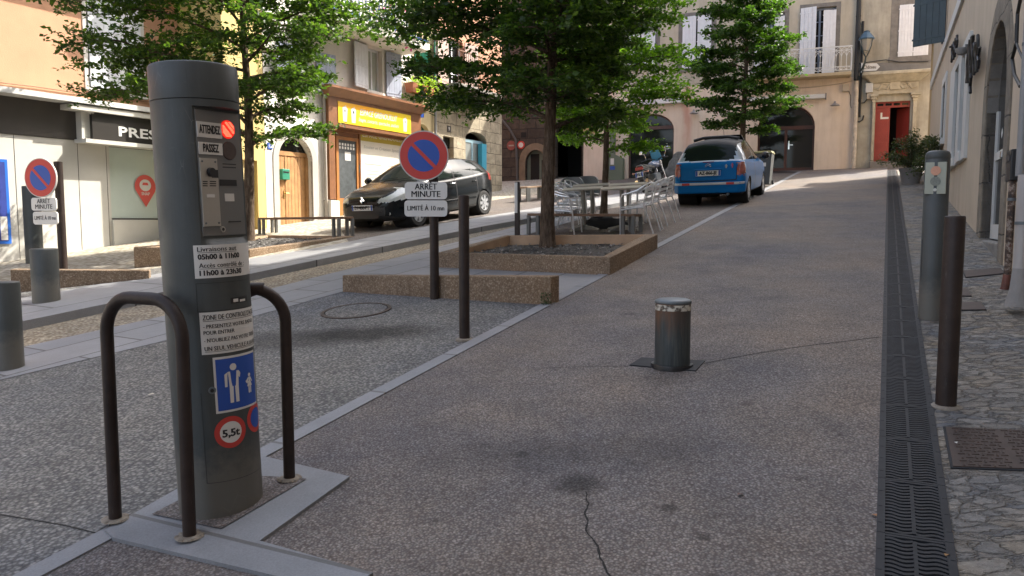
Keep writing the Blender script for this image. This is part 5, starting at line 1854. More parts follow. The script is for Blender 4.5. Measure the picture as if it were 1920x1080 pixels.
mb.box(b1x - .01, b1x + .01, -.59, 0, zr1 - .02, zr1 + .02); mb.box(b1x - .008, b1x + .008, -.59, 0, zr0, zr0 + .02)
obj('railing', mb, MW_, bs_)
# arch infills
def arch_glazing(poly_px, cols, fm, door=False):
    x0, x1 = fB.fp(poly_px[0], 280)[0], fB.fp(poly_px[1], 280)[0]
    zs, zt = fB.fp((poly_px[0] + poly_px[1]) / 2, poly_px[2])[1], fB.fp((poly_px[0] + poly_px[1]) / 2, poly_px[3])[1]
    zb = z_low
    g_ = obj('arched_window', arch_ring(x0 + .07, x1 - .07, zb, zs, zt - .06, .09, .25, .33), fm, fB.root, smooth=False)
    obj('pane', MB().prism(archp(x0 + .04, x1 - .04, zb, zs, zt - .03), .28, .29), M_glass, g_, smooth=False)
    ztr = zs - .02 if door else zs + (zt - zs) * .2
    mb = MB().box(x0 + .05, x1 - .05, .22, .32, ztr - .07, ztr + .07)
    for i in range(1, cols):
        xx = x0 + (x1 - x0) * i / cols
        mb.box(xx - .05, xx + .05, .23, .32, zb, ztr - .07)
    if door:
        zd = fB.fp(1480, 320)[1]
        mb.box(x0 + .05, x1 - .05, .24, .32, zd - .5, zd + .12)
    obj('glazing_bars', mb, fm, g_, smooth=False)
    return g_, x0, x1
M_redbr = mat('dark red brown frame', (.075, .032, .024), .45, var=.1)
arch_glazing((1177, 1263, 245, 213), 1, M_redbr)
g_, x0, x1 = arch_glazing((1420, 1527, 238, 196), 2, M_redbr, True)
hx, hz = fB.fp(1479, 272, .2)
obj('handle', MB().box(hx - .025, hx + .025, .205, .228, hz - .16, hz + .16).box(hx, hx + .15, .17, .205, hz - .015, hz + .015), M_chrome, g_, smooth=False)
# awning cassettes
for (xa, xb, yr, lb) in ((1150, 1281, 192, 'white closed awning over the left arched window'), (1395, 1547, 184, 'white closed awning over the glazed double door')):
    f2 = fB.sub('awning_cassette', lb, 'awning', 'closed white awnings')
    a = fB.rect(xa, yr - 4, xb, yr + 4, -.15)
    f2.bx('cassette', a[0], a[1], -.22, -.002, a[2], a[3], MW_, bev=.02)
    f2.bx('end_cap', a[1] + .001, a[1] + .05, -.24, -.002, a[2] - .03, a[3] + .02, mat('grey end cap', (.25, .24, .23), .5), bev=.01)
for (px, py, lb) in ((1302, 212, 'small wrought wall lamp right of the rust streak'), (1565, 197, 'small wrought wall lamp right of the glazed double door')):
    f2 = fB.sub('wall_lamp', lb, 'wall lamp', 'small wrought wall lamps')
    x, z = fB.fp(px, py)
    mb = MB().lathe([(.17, 0), (.16, .03), (.05, .09), (.03, .16), (0, .17)], 14, (x, -.2, z - .05))
    obj('lamp_shade', mb, mat('pewter', (.22, .21, .2), .5), f2.root)
    obj('bracket', MB().tube([(x, 0, z), (x, -.12, z + .12), (x, -.2, z + .1)], .012, 6), M_cap, f2.root)
f2 = fB.sub('junction_box', 'beige junction box with dangling wire near the house corner', 'junction box')
a = fB.rect(1579, 159, 1591, 172)
f2.bx('box', a[0], a[1], -.14, -.002, a[2], a[3], mat('beige box', (.40, .34, .26), .6), bev=.01)
p_ = [fB.fp(x, y) for x, y in ((1591, 170), (1595, 180), (1594, 195), (1596, 203))]
obj('wire', MB().tube([(x, -.02, z) for x, z in p_], .01, 5), M_cable, f2.root)
p_ = [fB.fp(x, y) for x, y in ((1480, 166), (1530, 163), (1570, 158), (1598, 152))]
obj('wire', MB().tube([(x, -.02, z) for x, z in p_], .012, 5), mat('beige box', (.4, .34, .26)), f2.root)
pipe(fB, 1608, -10, 150, 8, M_cable, 'black upper downpipe beside the white balcony', -.12)
pipe(fB, 1603, 152, 318, 8, mat('flaking cream pipe', (.50, .43, .34), .6, var=.35, vs=6), 'flaking cream lower downpipe right of the beige house', -.12)

# --- red door house
fR = fB.sub('red_door_house', 'old grey ochre house with a half open red door in a stone portal', 'house')
r0, r1 = e1 + .002, fB.fp(1748, 230)[0]
M_old = plaster('old ochre grey render', (.40, .37, .30), .28, .35, 1.4)
rd = fB.rect(1640, 190, 1705, 303)
rw = fB.rect(1685, 8, 1742, 105)
fR.wall(rectp(r0, r1, z_low, btop), [rectp(rd[0], rd[1], rd[2], rd[3]), rectp(*rw)], M_old, .3)
fR.shell(r0, r1, z_low, btop, 9, M_old, .4)
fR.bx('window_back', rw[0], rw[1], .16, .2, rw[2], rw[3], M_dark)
fR.frame(*rw, .26, M_gstone, .014)
mq = (rw[0] + rw[1]) / 2
fR.shutter(rw[0], mq - .006, rw[2], rw[3], M_shutw, -.04, 0, 'L', 5)
fR.shutter(mq + .006, rw[1], rw[2], rw[3], M_shutw, -.04, 0, 'R', 5)
fR.bx('stone_band', r0, r1, -.06, -.002, fB.fp(1680, 138)[1], fB.fp(1680, 117)[1], mat('grey cement band', (.19, .18, .165), .9, var=.25), bev=.01)
# portal
zi, zo = fB.fp(1670, 185)[1], fB.fp(1670, 140)[1]
pl0, pl1 = fB.fp(1630, 250)[0], rd[0]
pr0, pr1 = rd[1], fB.fp(1718, 250)[0]
M_port = mat('carved portal stone', (.42, .375, .28), .85, var=.35, vs=3, bmp=.6, bs=12)
for (a, b_) in ((pl0, pl1 - .003), (pr0 + .003, pr1)):
    fR.bx('pilaster', a + .06, b_ - .04, -.16, -.002, rd[2] + .05, zi - .12, M_port, bev=.015)
    mb = MB()
    for k, (e_, zz) in enumerate(((.02, zi - .119), (.06, zi - .02), (.10, zi + .07))):
        mb.box(a + .06 - e_, b_ - .04 + e_, -.16 - e_, -.002, zz, zz + (.098, .089, .08)[k])
    obj('capital', mb, M_port, fR.root, smooth=False, bevel=.012)
fR.bx('lintel', pl0 + .03, pr1 - .02, -.14, -.002, zi + .152, zo - .30, M_port, bev=.012)
mb = MB()
mb.hexa([(pl0 + .0, -.18, zo - .298), (pr1 + .02, -.18, zo - .298), (pr1 + .02, -.002, zo - .298), (pl0 + .0, -.002, zo - .298)],
        [(pl0 - .30, -.46, zo - .06), (pr1 + .30, -.46, zo - .06), (pr1 + .30, -.002, zo - .06), (pl0 - .30, -.002, zo - .06)])
mb.box(pl0 - .33, pr1 + .33, -.50, -.002, zo - .059, zo + .06)
obj('cornice', mb, M_port, fR.root, smooth=False, bevel=.02)
mb = MB()
for i in range(9):
    u = i / 8
    x = fB.fp(1646, 172)[0] * (1 - u) + fB.fp(1708, 172)[0] * u
    z = zi + .42
    if i == 4:
        mb.box(x - .16, x + .16, -.19, -.141, z - .12, z + .14)
    else:
        s_ = 1 if i < 4 else -1
        mb.tube([(x - .14, -.15, z - .06 * s_), (x, -.16, z + .10 * (1 if i % 2 else -1)), (x + .14, -.15, z + .06 * s_)], .028, 6)
obj('carving', mb, M_port, fR.root)
# doors
M_rd = mat('red door paint', (.26, .032, .022), .5, var=.15, vs=3)
xm = fB.fp(1668, 250)[0]
ztr = fB.fp(1672, 199)[1]
mb = MB().box(rd[0], xm, .10, .15, rd[2], ztr - .04)
for (za, zb) in ((rd[2] + .08, rd[2] + (ztr - rd[2]) * .36), (rd[2] + (ztr - rd[2]) * .42, ztr - .12)):
    mb.box(rd[0] + .08, xm - .08, .092, .10, za, zb)
dl = obj('closed_door_leaf', mb, M_rd, fR.root, smooth=False, bevel=.006)
obj('paper_remnant', MB().box(rd[0] + .18, rd[0] + .24, .088, .0915, rd[2] + 1.55, rd[2] + 1.78).box(rd[0] + .24, rd[0] + .45, .088, .0915, rd[2] + 1.55, rd[2] + 1.62), M_white, dl, smooth=False)
T = Matrix.Translation((rd[1], .12, 0)) @ Matrix.Rotation(R(62), 4, 'Z')
Wd = rd[1] - xm
mb = MB(Matrix.Translation((rd[1] - .02, .12, 0)) @ Matrix.Rotation(R(-58), 4, 'Z')).box(-Wd, 0, 0, .05, rd[2], ztr - .04)
obj('open_door_leaf', mb, M_rd, fR.root, smooth=False)
mb = MB().box(rd[0], rd[1], .08, .15, ztr - .04, ztr + .03).box(rd[0], rd[1], .08, .15, rd[3] - .05, rd[3])
for k in range(5):
    x = rd[0] + (rd[1] - rd[0] - .06) * k / 4
    mb.box(x, x + .06, .085, .15, ztr + .03, rd[3] - .05)
tr_ = obj('transom_window', mb, M_rd, fR.root, smooth=False)
obj('pane', MB().box(rd[0], rd[1], .12, .125, ztr + .03, rd[3] - .05), M_glass, tr_, smooth=False)
mb = MB().add([(rd[0], 1.6, rd[2]), (rd[1] + .6, 1.6, rd[2]), (rd[1] + .6, 1.6, rd[3]), (rd[0], 1.6, rd[3]), (rd[0], .3, rd[2]), (rd[1] + .6, .3, rd[2]), (rd[1] + .6, .3, rd[3]), (rd[0], .3, rd[3])],
              [(0, 1, 2, 3), (0, 4, 7, 3), (1, 5, 6, 2), (3, 2, 6, 7), (0, 1, 5, 4)])
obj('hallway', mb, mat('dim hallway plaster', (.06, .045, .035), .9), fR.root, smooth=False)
fR.bx('door_step', rd[0] - .15, rd[1] + .15, -.3, .1, rd[2] - .4, rd[2], M_gstone, bev=.02)
f2 = fB.sub('meter_box', 'white electric box fixed left of the stone portal', 'electric box')
a = fB.rect(1622, 157, 1636, 175)
f2.bx('cover', a[0], a[1], -.2, -.002, a[2], a[3], mat('grey white plastic', (.52, .52, .50), .5), bev=.02)
f2.bx('lower_box', a[0] + .06, a[1] - .02, -.16, -.002, a[2] - .22, a[2] - .002, mat('beige box', (.4, .34, .26)), bev=.01)
f2 = fB.sub('street_lamp', 'old style blue green wall lantern on the ochre grey house', 'street lamp')
lx_, lz = fB.fp(1624, 88, -.35)
s_ = .0205 * 1.0
mb = MB().lathe([(.26, .36), (.27, .40), (.25, .43), (.14, .58), (.10, .62), (.11, .66), (.0, .70)], 8, (lx_, -.4, lz - .12))
obj('lantern_roof', mb, mat('blue green lantern paint', (.05, .10, .15), .45), f2.root, ang=20)
obj('lantern_glass', MB().lathe([(.10, -.02), (.23, .355), (0.0, .356)], 8, (lx_, -.4, lz - .12)), mat('milky lantern glass', (.30, .29, .26), .3, var=.05), f2.root, smooth=False)
mb = MB()
for k in range(4):
    a = PI / 4 + k * PI / 2
    mb.tube([(lx_ + .26 * math.cos(a), -.4 + .26 * math.sin(a), lz + .25), (lx_ + .22 * math.cos(a), -.4 + .22 * math.sin(a), lz), (lx_ + .12 * math.cos(a), -.4 + .12 * math.sin(a), lz - .22), (lx_, -.4, lz - .38)], .018, 6)
mb.tube([(lx_, -.4, lz - .36), (lx_ - .02, -.38, lz - .55), (lx_ - .12, -.2, lz - .78), (lx_ - .16, -.01, lz - .80)], .03, 8)
mb.tube([(lx_ - .16, -.01, lz - .95), (lx_ - .08, -.15, lz - .85), (lx_, -.3, lz - .55)], .018, 6)
mb.box(lx_ - .24, lx_ - .08, -.03, 0, lz - 1.1, lz - .5)
obj('bracket', mb, mat('dark green iron', (.03, .045, .045), .5), f2.root)
f2 = fB.sub('direction_sign', 'white arrow shaped sign reading Chateau below the wall lantern', 'direction sign')
a = fB.rect(1617, 119, 1650, 133, -.1)
zc_ = (a[2] + a[3]) / 2
mb = MB().prism([(a[0], a[2]), (a[1] - .12, a[2]), (a[1], zc_), (a[1] - .12, a[3]), (a[0], a[3])], -.12, -.09)
o = obj('arrow_plate', mb, M_white, f2.root, smooth=False)
lettering('Château', (a[3] - a[2]) * .66, o, mat('sepia print', (.10, .09, .07), .6, var=0), flat((a[0] + a[1]) / 2 - .05, -.123, zc_), (a[1] - a[0]) * .72, .004)
f2.bx('bracket', a[0] - .05, a[0] + .02, -.12, -.002, a[2] - .04, a[3] + .04, M_white)
f2 = pipe(fB, 1615, 40, 220, 4, M_cable, 'thin black cable conduit left of the stone portal', -.05, 'cable_conduit')
p_ = [fB.fp(x, y) for x, y in ((1607, 10), (1609, 90), (1607, 150), (1608, 185), (1612, 194), (1620, 193), (1626, 186))]
o = obj('facade_cable', MB().tube([fB.world(x, -.05, z) for x, z in p_], .022, 6), M_cable)
tag(o, 'looping black cable hanging beside the flaking cream downpipe', 'cable')
p_ = [fB.fp(x, y) for x, y in ((1622, 118), (1660, 113), (1685, 117), (1740, 116))]
o = obj('facade_cable', MB().tube([fB.world(x, -.08, z) for x, z in p_], .016, 6), M_cable)
tag(o, 'black cable running above the grey cement band', 'cable')
p_ = [fB.fp(x, y) for x, y in ((1604, 228), (1611, 229), (1617, 225), (1619, 217))]
o = obj('facade_cable', MB().tube([fB.world(x, -.08, z) for x, z in p_], .03, 6), M_cable)
tag(o, 'short curled black cable on the wall left of the red door', 'cable')

# --- dark passage house between the stone house and the beige house
fD = fB.sub('passage_house', 'dark old stone house with a low arched door and a black vaulted passage', 'house')
q0 = fB.fp(855, 290)[0]
da = (fB.fp(985, 320)[0], fB.fp(1023, 320)[0], fB.fp(1004, 305)[1], fB.fp(1004, 281)[1])
pa = (fB.fp(1041, 290)[0], fB.fp(1093, 290)[0] , fB.fp(1066, 255)[1], fB.fp(1066, 222)[1])
fD.wall(rectp(q0, e0 - .002, z_low, btop - .5), [archp(da[0], da[1], z_low, da[2], da[3]), archp(pa[0], pa[1] - .05, z_low, pa[2], pa[3])], M_dstone, .4)
fD.shell(q0, e0 - .002, z_low, btop - .5, 9, M_dstone, .3)
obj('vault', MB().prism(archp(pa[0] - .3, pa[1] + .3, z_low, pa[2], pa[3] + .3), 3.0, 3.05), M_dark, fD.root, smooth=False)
mb = arch_ring(da[0], da[1], z_low, da[2], da[3], .28, -.03, .05)
obj('door_surround', mb, mat('brown stone surround', (.20, .15, .10), .9, var=.3, bmp=.5), fD.root, smooth=False)
dgd = obj('green_door', MB().prism(archp(da[0] + .02, da[1] - .02, z_low, da[2], da[3]), .2, .25), mat('grey green woodwork', (.13, .16, .125), .6, var=.15), fD.root, smooth=False)
a, b_ = da[0], da[1]
obj('pane', MB().box(a + .18, a + (b_ - a) * .62, .18, .197, fB.fp(1004, 345)[1], fB.fp(1004, 288)[1]).box(a + (b_ - a) * .74, b_ - .12, .18, .197, fB.fp(1004, 345)[1], fB.fp(1004, 300)[1]), M_dark, dgd, smooth=False)
fD.bx('wall_niche', fB.fp(977, 252)[0], fB.fp(987, 252)[0], -.004, .0, fB.fp(982, 258)[1], fB.fp(982, 248)[1], M_dark)
fD.bx('buff_quoin', fB.fp(1094, 240)[0] + .003, fB.fp(1119, 240)[0], -.02, -.002, fB.fp(1107, 251)[1], fB.fp(1107, 215)[1], plaster('buff render', (.48, .34, .18)))
f2 = fB.sub('round_wall_sign', 'small round red rimmed sign on the dark stone wall', 'road sign')
x, z = fB.fp(977, 272)
obj('disc', MB().cyl((x, 0, z), (x, -.03, z), .17, n=24), M_red, f2.root)
obj('white_field', MB().cyl((x, -.03, z), (x, -.035, z), .11, n=24), M_white, f2.root)
f2 = fB.sub('round_wall_sign', 'faded no-entry sign on the dark stone wall further left', 'road sign')
x, z = fB.fp(959, 273)
obj('disc', MB().cyl((x, 0, z), (x, -.03, z), .2, n=24), mat('faded red', (.22, .06, .05), .6), f2.root)
obj('white_bar', MB().box(x - .12, x + .12, -.036, -.03, z - .03, z + .03), mat('faded white', (.3, .27, .24), .6), f2.root, smooth=False)
p_ = [(942, 225), (955, 240), (968, 262), (970, 300), (971, 340)]
p_ = [fB.fp(x, y) for x, y in p_]
o = obj('downpipe', MB().tube([fB.world(x, -.08, z) for x, z in p_], .05, 8), mat('dark zinc', (.07, .065, .06), .6))
tag(o, 'dark bent downpipe on the dark stone wall left of the low arched door', 'drainpipe')

# electrical cabinet
b0 = fB.world(fB.fp(1157, 335)[0], -.5, 0); b0.z = gz(b0.x, b0.y)
eroot = thing('electrical_cabinet', 'grey green electrical cabinet with tall slim post against the beige wall', 'cabinet', b0, math.atan2(XB.y, XB.x))
s_ = b0.y / FPX
M_cabg = mat('grey green cabinet', (.12, .15, .105), .5, var=.1)
zt_ = zat(1157, 295, b0.x, b0.y) - b0.z; zt2 = zat(1157, 233, b0.x, b0.y) - b0.z
obj('cabinet_body', MB().prism([(-.22, -.1), (.36, -.1), (.36, zt_ - .05), (-.12, zt_ + .18), (-.22, zt_ + .18)], -.12, .25), M_cabg, eroot, smooth=False, bevel=.01)
obj('slim_post', MB().box(-.22, .0, .02, .2, zt_ + .1, zt2), M_cabg, eroot, smooth=False, bevel=.01)
obj('label_plate', MB().box(-.14, .0, -.128, -.121, zt_ - .30, zt_ - .05), M_white, eroot, smooth=False)
obj('blue_label', MB().box(-.16, .04, -.128, -.121, zt_ - .50, zt_ - .36), M_blue, eroot, smooth=False)

# --- right house
P1, P2 = G(1783, 383), G(1826, 434)
XR_ = (P2 - P1); XR_.z = 0; XR_.normalize()
fr_ = Fac('right_house', 'beige house along the right side with arched doorway and white window frames', 'house', P2, 0, XR_)
M_rb = plaster('sandy beige render', (.50, .405, .30), .1, .12)
rx0 = fr_.fp(1741, 300)[0]
rx1 = 26.0
rtop = 15.5 - P2.z
def rr_(px0, py0, px1, py1):
    return fr_.rect(px0, py0, px1, py1)
ad = (fr_.fp(1846, 300)[0], fr_.fp(1846, 300)[0] + 1.85)
adt = fr_.fp(1880, 36)[1]; ads = adt - (ad[1] - ad[0]) / 2
wa = (fr_.fp(1792, 220)[0], fr_.fp(1799, 220)[0], fr_.fp(1797, 292)[1], fr_.fp(1797, 132)[1])
wb = (fr_.fp(1804, 220)[0], fr_.fp(1811, 220)[0], wa[2], wa[3])
wc = (fr_.fp(1767, 220)[0], fr_.fp(1772, 220)[0], fr_.fp(1769, 262)[1], fr_.fp(1769, 165)[1])
fr_.wall(rectp(rx0, rx1, -5, rtop), [archp(ad[0], ad[1], -3, ads, adt), rectp(*wa), rectp(*wb), rectp(*wc)], M_rb, .20, rm=M_gstone)
fr_.shell(rx0, rx1, -5, rtop, 7, M_rb, .35)
M_wfr = mat('white window trim', (.56, .55, .52), .6, var=.06)
x0, x1 = fr_.fp(1784, 220)[0], fr_.fp(1817, 220)[0]
mb = MB()
zt_ = wa[3] + .16; zb_ = wa[2] - .16
mb.box(x0, wa[0], -.05, .06, zb_, zt_); mb.box(wa[1], wb[0], -.05, .06, zb_, zt_); mb.box(wb[1], x1, -.05, .06, zb_, zt_)
mb.box(wa[0], wa[1], -.05, .06, wa[3], zt_); mb.box(wb[0], wb[1], -.05, .06, wa[3], zt_); mb.box(wa[0], wa[1], -.08, .06, zb_, wa[2]); mb.box(wb[0], wb[1], -.08, .06, zb_, wa[2])
obj('window_surround', mb, M_wfr, fr_.root, smooth=False, bevel=.006)
fr_.frame(*wc, .18, M_wfr, .03)
for q in (wa, wb, wc):
    fr_.window(*q, .14, 1, 3, M_wfr, M_glass, .04)
fr_.bx('stone_band', rx0, rx1, -.05, -.002, fr_.fp(1800, 22)[1], fr_.fp(1800, 22)[1] + .22, M_wfr)
# arched doorway in old stone
mb = arch_ring(ad[0], ad[1], -3, ads, adt, .34, -.02, .12, 24)
obj('stone_arch', mb, blockstone('worn arch stone', (.24, .20, .15), (.20, .17, .13), (.07, .06, .05), .9, .62, ms=.01), fr_.root, smooth=False, bevel=.012)
zthr = fr_.fp(1890, 452)[1]
mb = MB()
y_ = .10
dw = M_wfr
mb.box(ad[0] + .02, ad[0] + .12, y_, y_ + .06, zthr - .02, ads); mb.box(ad[1] - .12, ad[1] - .02, y_, y_ + .06, zthr - .02, ads)
mb.box(ad[0] + .12, ad[1] - .12, y_, y_ + .06, ads - .62, ads - .52); mb.box(ad[0] + .12, ad[1] - .12, y_, y_ + .06, zthr - .02, zthr + .16)
mb.box((ad[0] + ad[1]) / 2 - .05, (ad[0] + ad[1]) / 2 + .05, y_, y_ + .06, zthr + .16, ads - .62)
gd = obj('glazed_door', mb, dw, fr_.root, smooth=False)
obj('pane', MB().prism(archp(ad[0] + .03, ad[1] - .03, zthr, ads, adt - .02), y_ + .02, y_ + .03), M_glass, gd, smooth=False)
hx = (ad[0] + ad[1]) / 2 - .04
obj('handle', MB().box(hx - .05, hx + .06, y_ - .03, y_, zthr + .95, zthr + 1.02), M_chrome, gd, smooth=False)
mb = MB()
for k in (-.2, .2):
    c_ = hx + k * .9; zz = zthr + 1.25
    mb.add([(c_ - .07, y_ - .004, zz), (c_, y_ - .004, zz - .07), (c_ + .07, y_ - .004, zz), (c_, y_ - .004, zz + .07)], [(0, 1, 2, 3)])
obj('diamond_sticker', mb, M_white, gd, smooth=False)
fr_.bx('threshold', ad[0] + .003, ad[1] - .003, -.012, .2, zthr - .6, zthr - .04, M_gstone, bev=.02)
# dark open shutters of the upper windows
M_dsh = mat('dark slate shutter', (.035, .055, .065), .6, var=.2, vs=5)
x_, z0_, z1_ = fr_.fp(1776, 60)[0], fr_.fp(1775, 78)[1], fr_.fp(1775, 78)[1] + 1.9
fr_.shutter(x_ - .72, x_, z0_, z1_, M_dsh, -.04, 62, 'R', 5)
fr_.shutter(x_ - .9, x_ - .74, z0_ + .12, z1_, M_dsh, -.05, 0, 'R', 2)
x_ = fr_.fp(1800, 10)[0]
fr_.shutter(x_ - .35, x_, z0_ + .35, z0_ + 2.1, M_dsh, -.05, 12, 'R', 3)
# wrought letters on the wall
def wrought(label, strokes, seed):
    rnd = random.Random(seed)
    f2 = fr_.sub('wrought_sign', label, 'wall sign', 'black wrought iron wall ornaments')
    mb = MB()
    for (px, y0_, y1_) in strokes:
        for q in (-.05, -.11):
            x, z1 = fr_.fp(px, y0_, q); z0 = fr_.fp(px, y1_, q)[1]
            P = []
            for k in range(7):
                u = k / 6
                P.append((x + .05 * math.sin(u * 9 + px), q, z1 + (z0 - z1) * u))
            mb.tube(P, .022, 6)
    for k in range(len(strokes) - 1):
        (xa, ya0, ya1), (xb, yb0, yb1) = strokes[k], strokes[k + 1]
        if abs(xa - xb) < 5:
            for u in (.35, .6, .85):
                a = fr_.fp(xa, ya0 + (ya1 - ya0) * u, -.08); b2 = fr_.fp(xb, yb0 + (yb1 - yb0) * u, -.08)
                mb.tube([(a[0], -.08, a[1]), ((a[0] + b2[0]) / 2, -.10, (a[1] + b2[1]) / 2 + .06), (b2[0], -.08, b2[1])], .02, 6)
    x, z = fr_.fp(strokes[len(strokes) // 2][0], sum(strokes[len(strokes) // 2][1:]) / 2, 0)
    mb.cyl((x, -.11, z), (x, 0, z), .02)
    obj('iron_strokes', mb, M_black, f2.root)
wrought('large black wrought iron ornament beside the arched doorway', [(1816, 84, 150), (1819, 74, 148), (1822, 69, 146), (1825, 66, 141), (1828, 80, 137), (1831, 82, 132), (1834, 65, 130), (1836, 90, 124), (1821, 132, 172)], 1)
wrought('small black wrought iron ornament above the white double window', [(1786, 84, 112), (1789, 78, 108), (1792, 72, 102), (1795, 65, 96)], 2)
f2 = fr_.sub('security_camera', 'small grey dome camera on the white window trim', 'camera')
x, z = fr_.fp(1808, 90, -.15)
mb = MB().lathe([(0, -.11), (.06, -.09), (.09, -.03), (.09, .0), (.0, .02)], 14, (x, -.18, z))
obj('dome', mb, mat('pewter', (.22, .21, .2), .5), f2.root)
f2.bx('arm', x - .02, x + .02, -.14, -.05, z, z + .05, M_cap)
f2 = fr_.sub('mailbox', 'black letter box on the wall beside the arched doorway', 'letter box')
a = (fr_.fp(1893, 312, -.12)[0], fr_.fp(1893, 312, -.12)[0] + .30, fr_.fp(1893, 341, -.12)[1], fr_.fp(1893, 285, -.12)[1])
f2.bx('box', a[0], a[1], -.15, -.003, a[2], a[3], M_black, bev=.01)
f2.bx('flap', a[0] + .03, a[1] - .03, -.158, -.15, a[3] - .10, a[3] - .05, mat('dark grey flap', (.04, .04, .045), .4))
# pipes at the right edge
def rpipe(px, py0, py1, wpx, m, label, off):
    x, zb = fr_.fp(px, py1, off); za = fr_.fp(px, py0, off)[1]
    d = fr_.world(x, off, 0); r = wpx / 2 / FPX * d.y
    f2 = fr_.sub('downpipe', label, 'drainpipe', 'drainpipes on the right house')
    obj('pipe', MB().cyl((x, off, zb), (x, off, za), r, n=20), m, f2.root)
    obj('clamp', MB().cyl((x, off, zb + (za - zb) * .6), (x, off, zb + (za - zb) * .6 + .025), r * 1.12, n=20), M_cap, f2.root)
    return x, r, zb, za, f2
m, t, b = nodes('peeling rusty pipe')
v = coords(t); n_ = noise(t, v, 9, 6, .75)
t.links.new(ramp(t, n_, [(.42, (.035, .028, .025)), (.5, (.10, .06, .04)), (.56, (.30, .26, .22)), (.62, (.12, .05, .035))]), b.inputs['Base Color'])
b.inputs['Roughness'].default_value = .75
x, r, zb, za, f2 = rpipe(1889, 290, 515, 13, m, 'peeling rusty cast iron pipe left of the white pipe', -.12)
obj('pipe_shoe', MB().tube([(x, -.12, zb), (x, -.13, zb - .12), (x - .01, -.18, zb - .22), (x - .02, -.26, zb - .3)], [r * 1.1, r * 1.2, r * 1.1, r * 1.1], 14), mat('rusty red iron', (.14, .05, .035), .6, var=.4, vs=12), f2.root)
M_wp = mat('off white plastic pipe', (.42, .385, .36), .5, var=.12, streak=.15)
x, r, zb, za, f2 = rpipe(1909, 332, 560, 23, M_wp, 'thick off-white pipe at the right edge of the photo', -.16)
obj('mortar_foot', MB().lathe([(r * 1.05, .24), (r * 1.3, .08), (r * 2.0, -.06)], 16, (x, -.16, zb)), mat('grey mortar', (.30, .28, .26), .9, var=.2, bmp=.5), f2.root)
x, r, zb, za, f2 = rpipe(1912, -40, 330, 15, mat('grey zinc pipe', (.22, .22, .22), .5), 'grey zinc upper downpipe above the off-white pipe', -.14)
for k, (pl, lb) in enumerate((([(1917, -20), (1908, 25), (1906, 80), (1898, 110), (1902, 140), (1913, 162)], 'thick black cable curving beside the arched doorway'),
                              ([(1905, 44), (1904, 75), (1911, 95), (1920, 115), (1930, 130)], 'thinner black cable branching towards the zinc pipe'))):
    p_ = [fr_.fp(x, y, -.09) for x, y in pl]
    o = obj('facade_cable', MB().tube([fr_.world(x, -.09, z) for x, z in p_], .016 - .005 * k, 8), M_cable)
    tag(o, lb, 'cable')
# yellow house strip further up on the right and the corner tiles
fq = fr_.sub('yellow_corner_house', 'ochre house strip beyond the beige house on the right with tiled eave', 'house')
qtop = 7.1 - P2.z
fq.wall(rectp(rx0 - 1.3, rx0 - .004, -1, qtop), [], plaster('ochre yellow render', (.44, .30, .14)), .1)
fq.shell(rx0 - 1.3, rx0 - .004, -1, qtop, 5, plaster('ochre yellow render', (.44, .30, .14)), .45)
p_ = fr_.fp(1760, 250)[0]
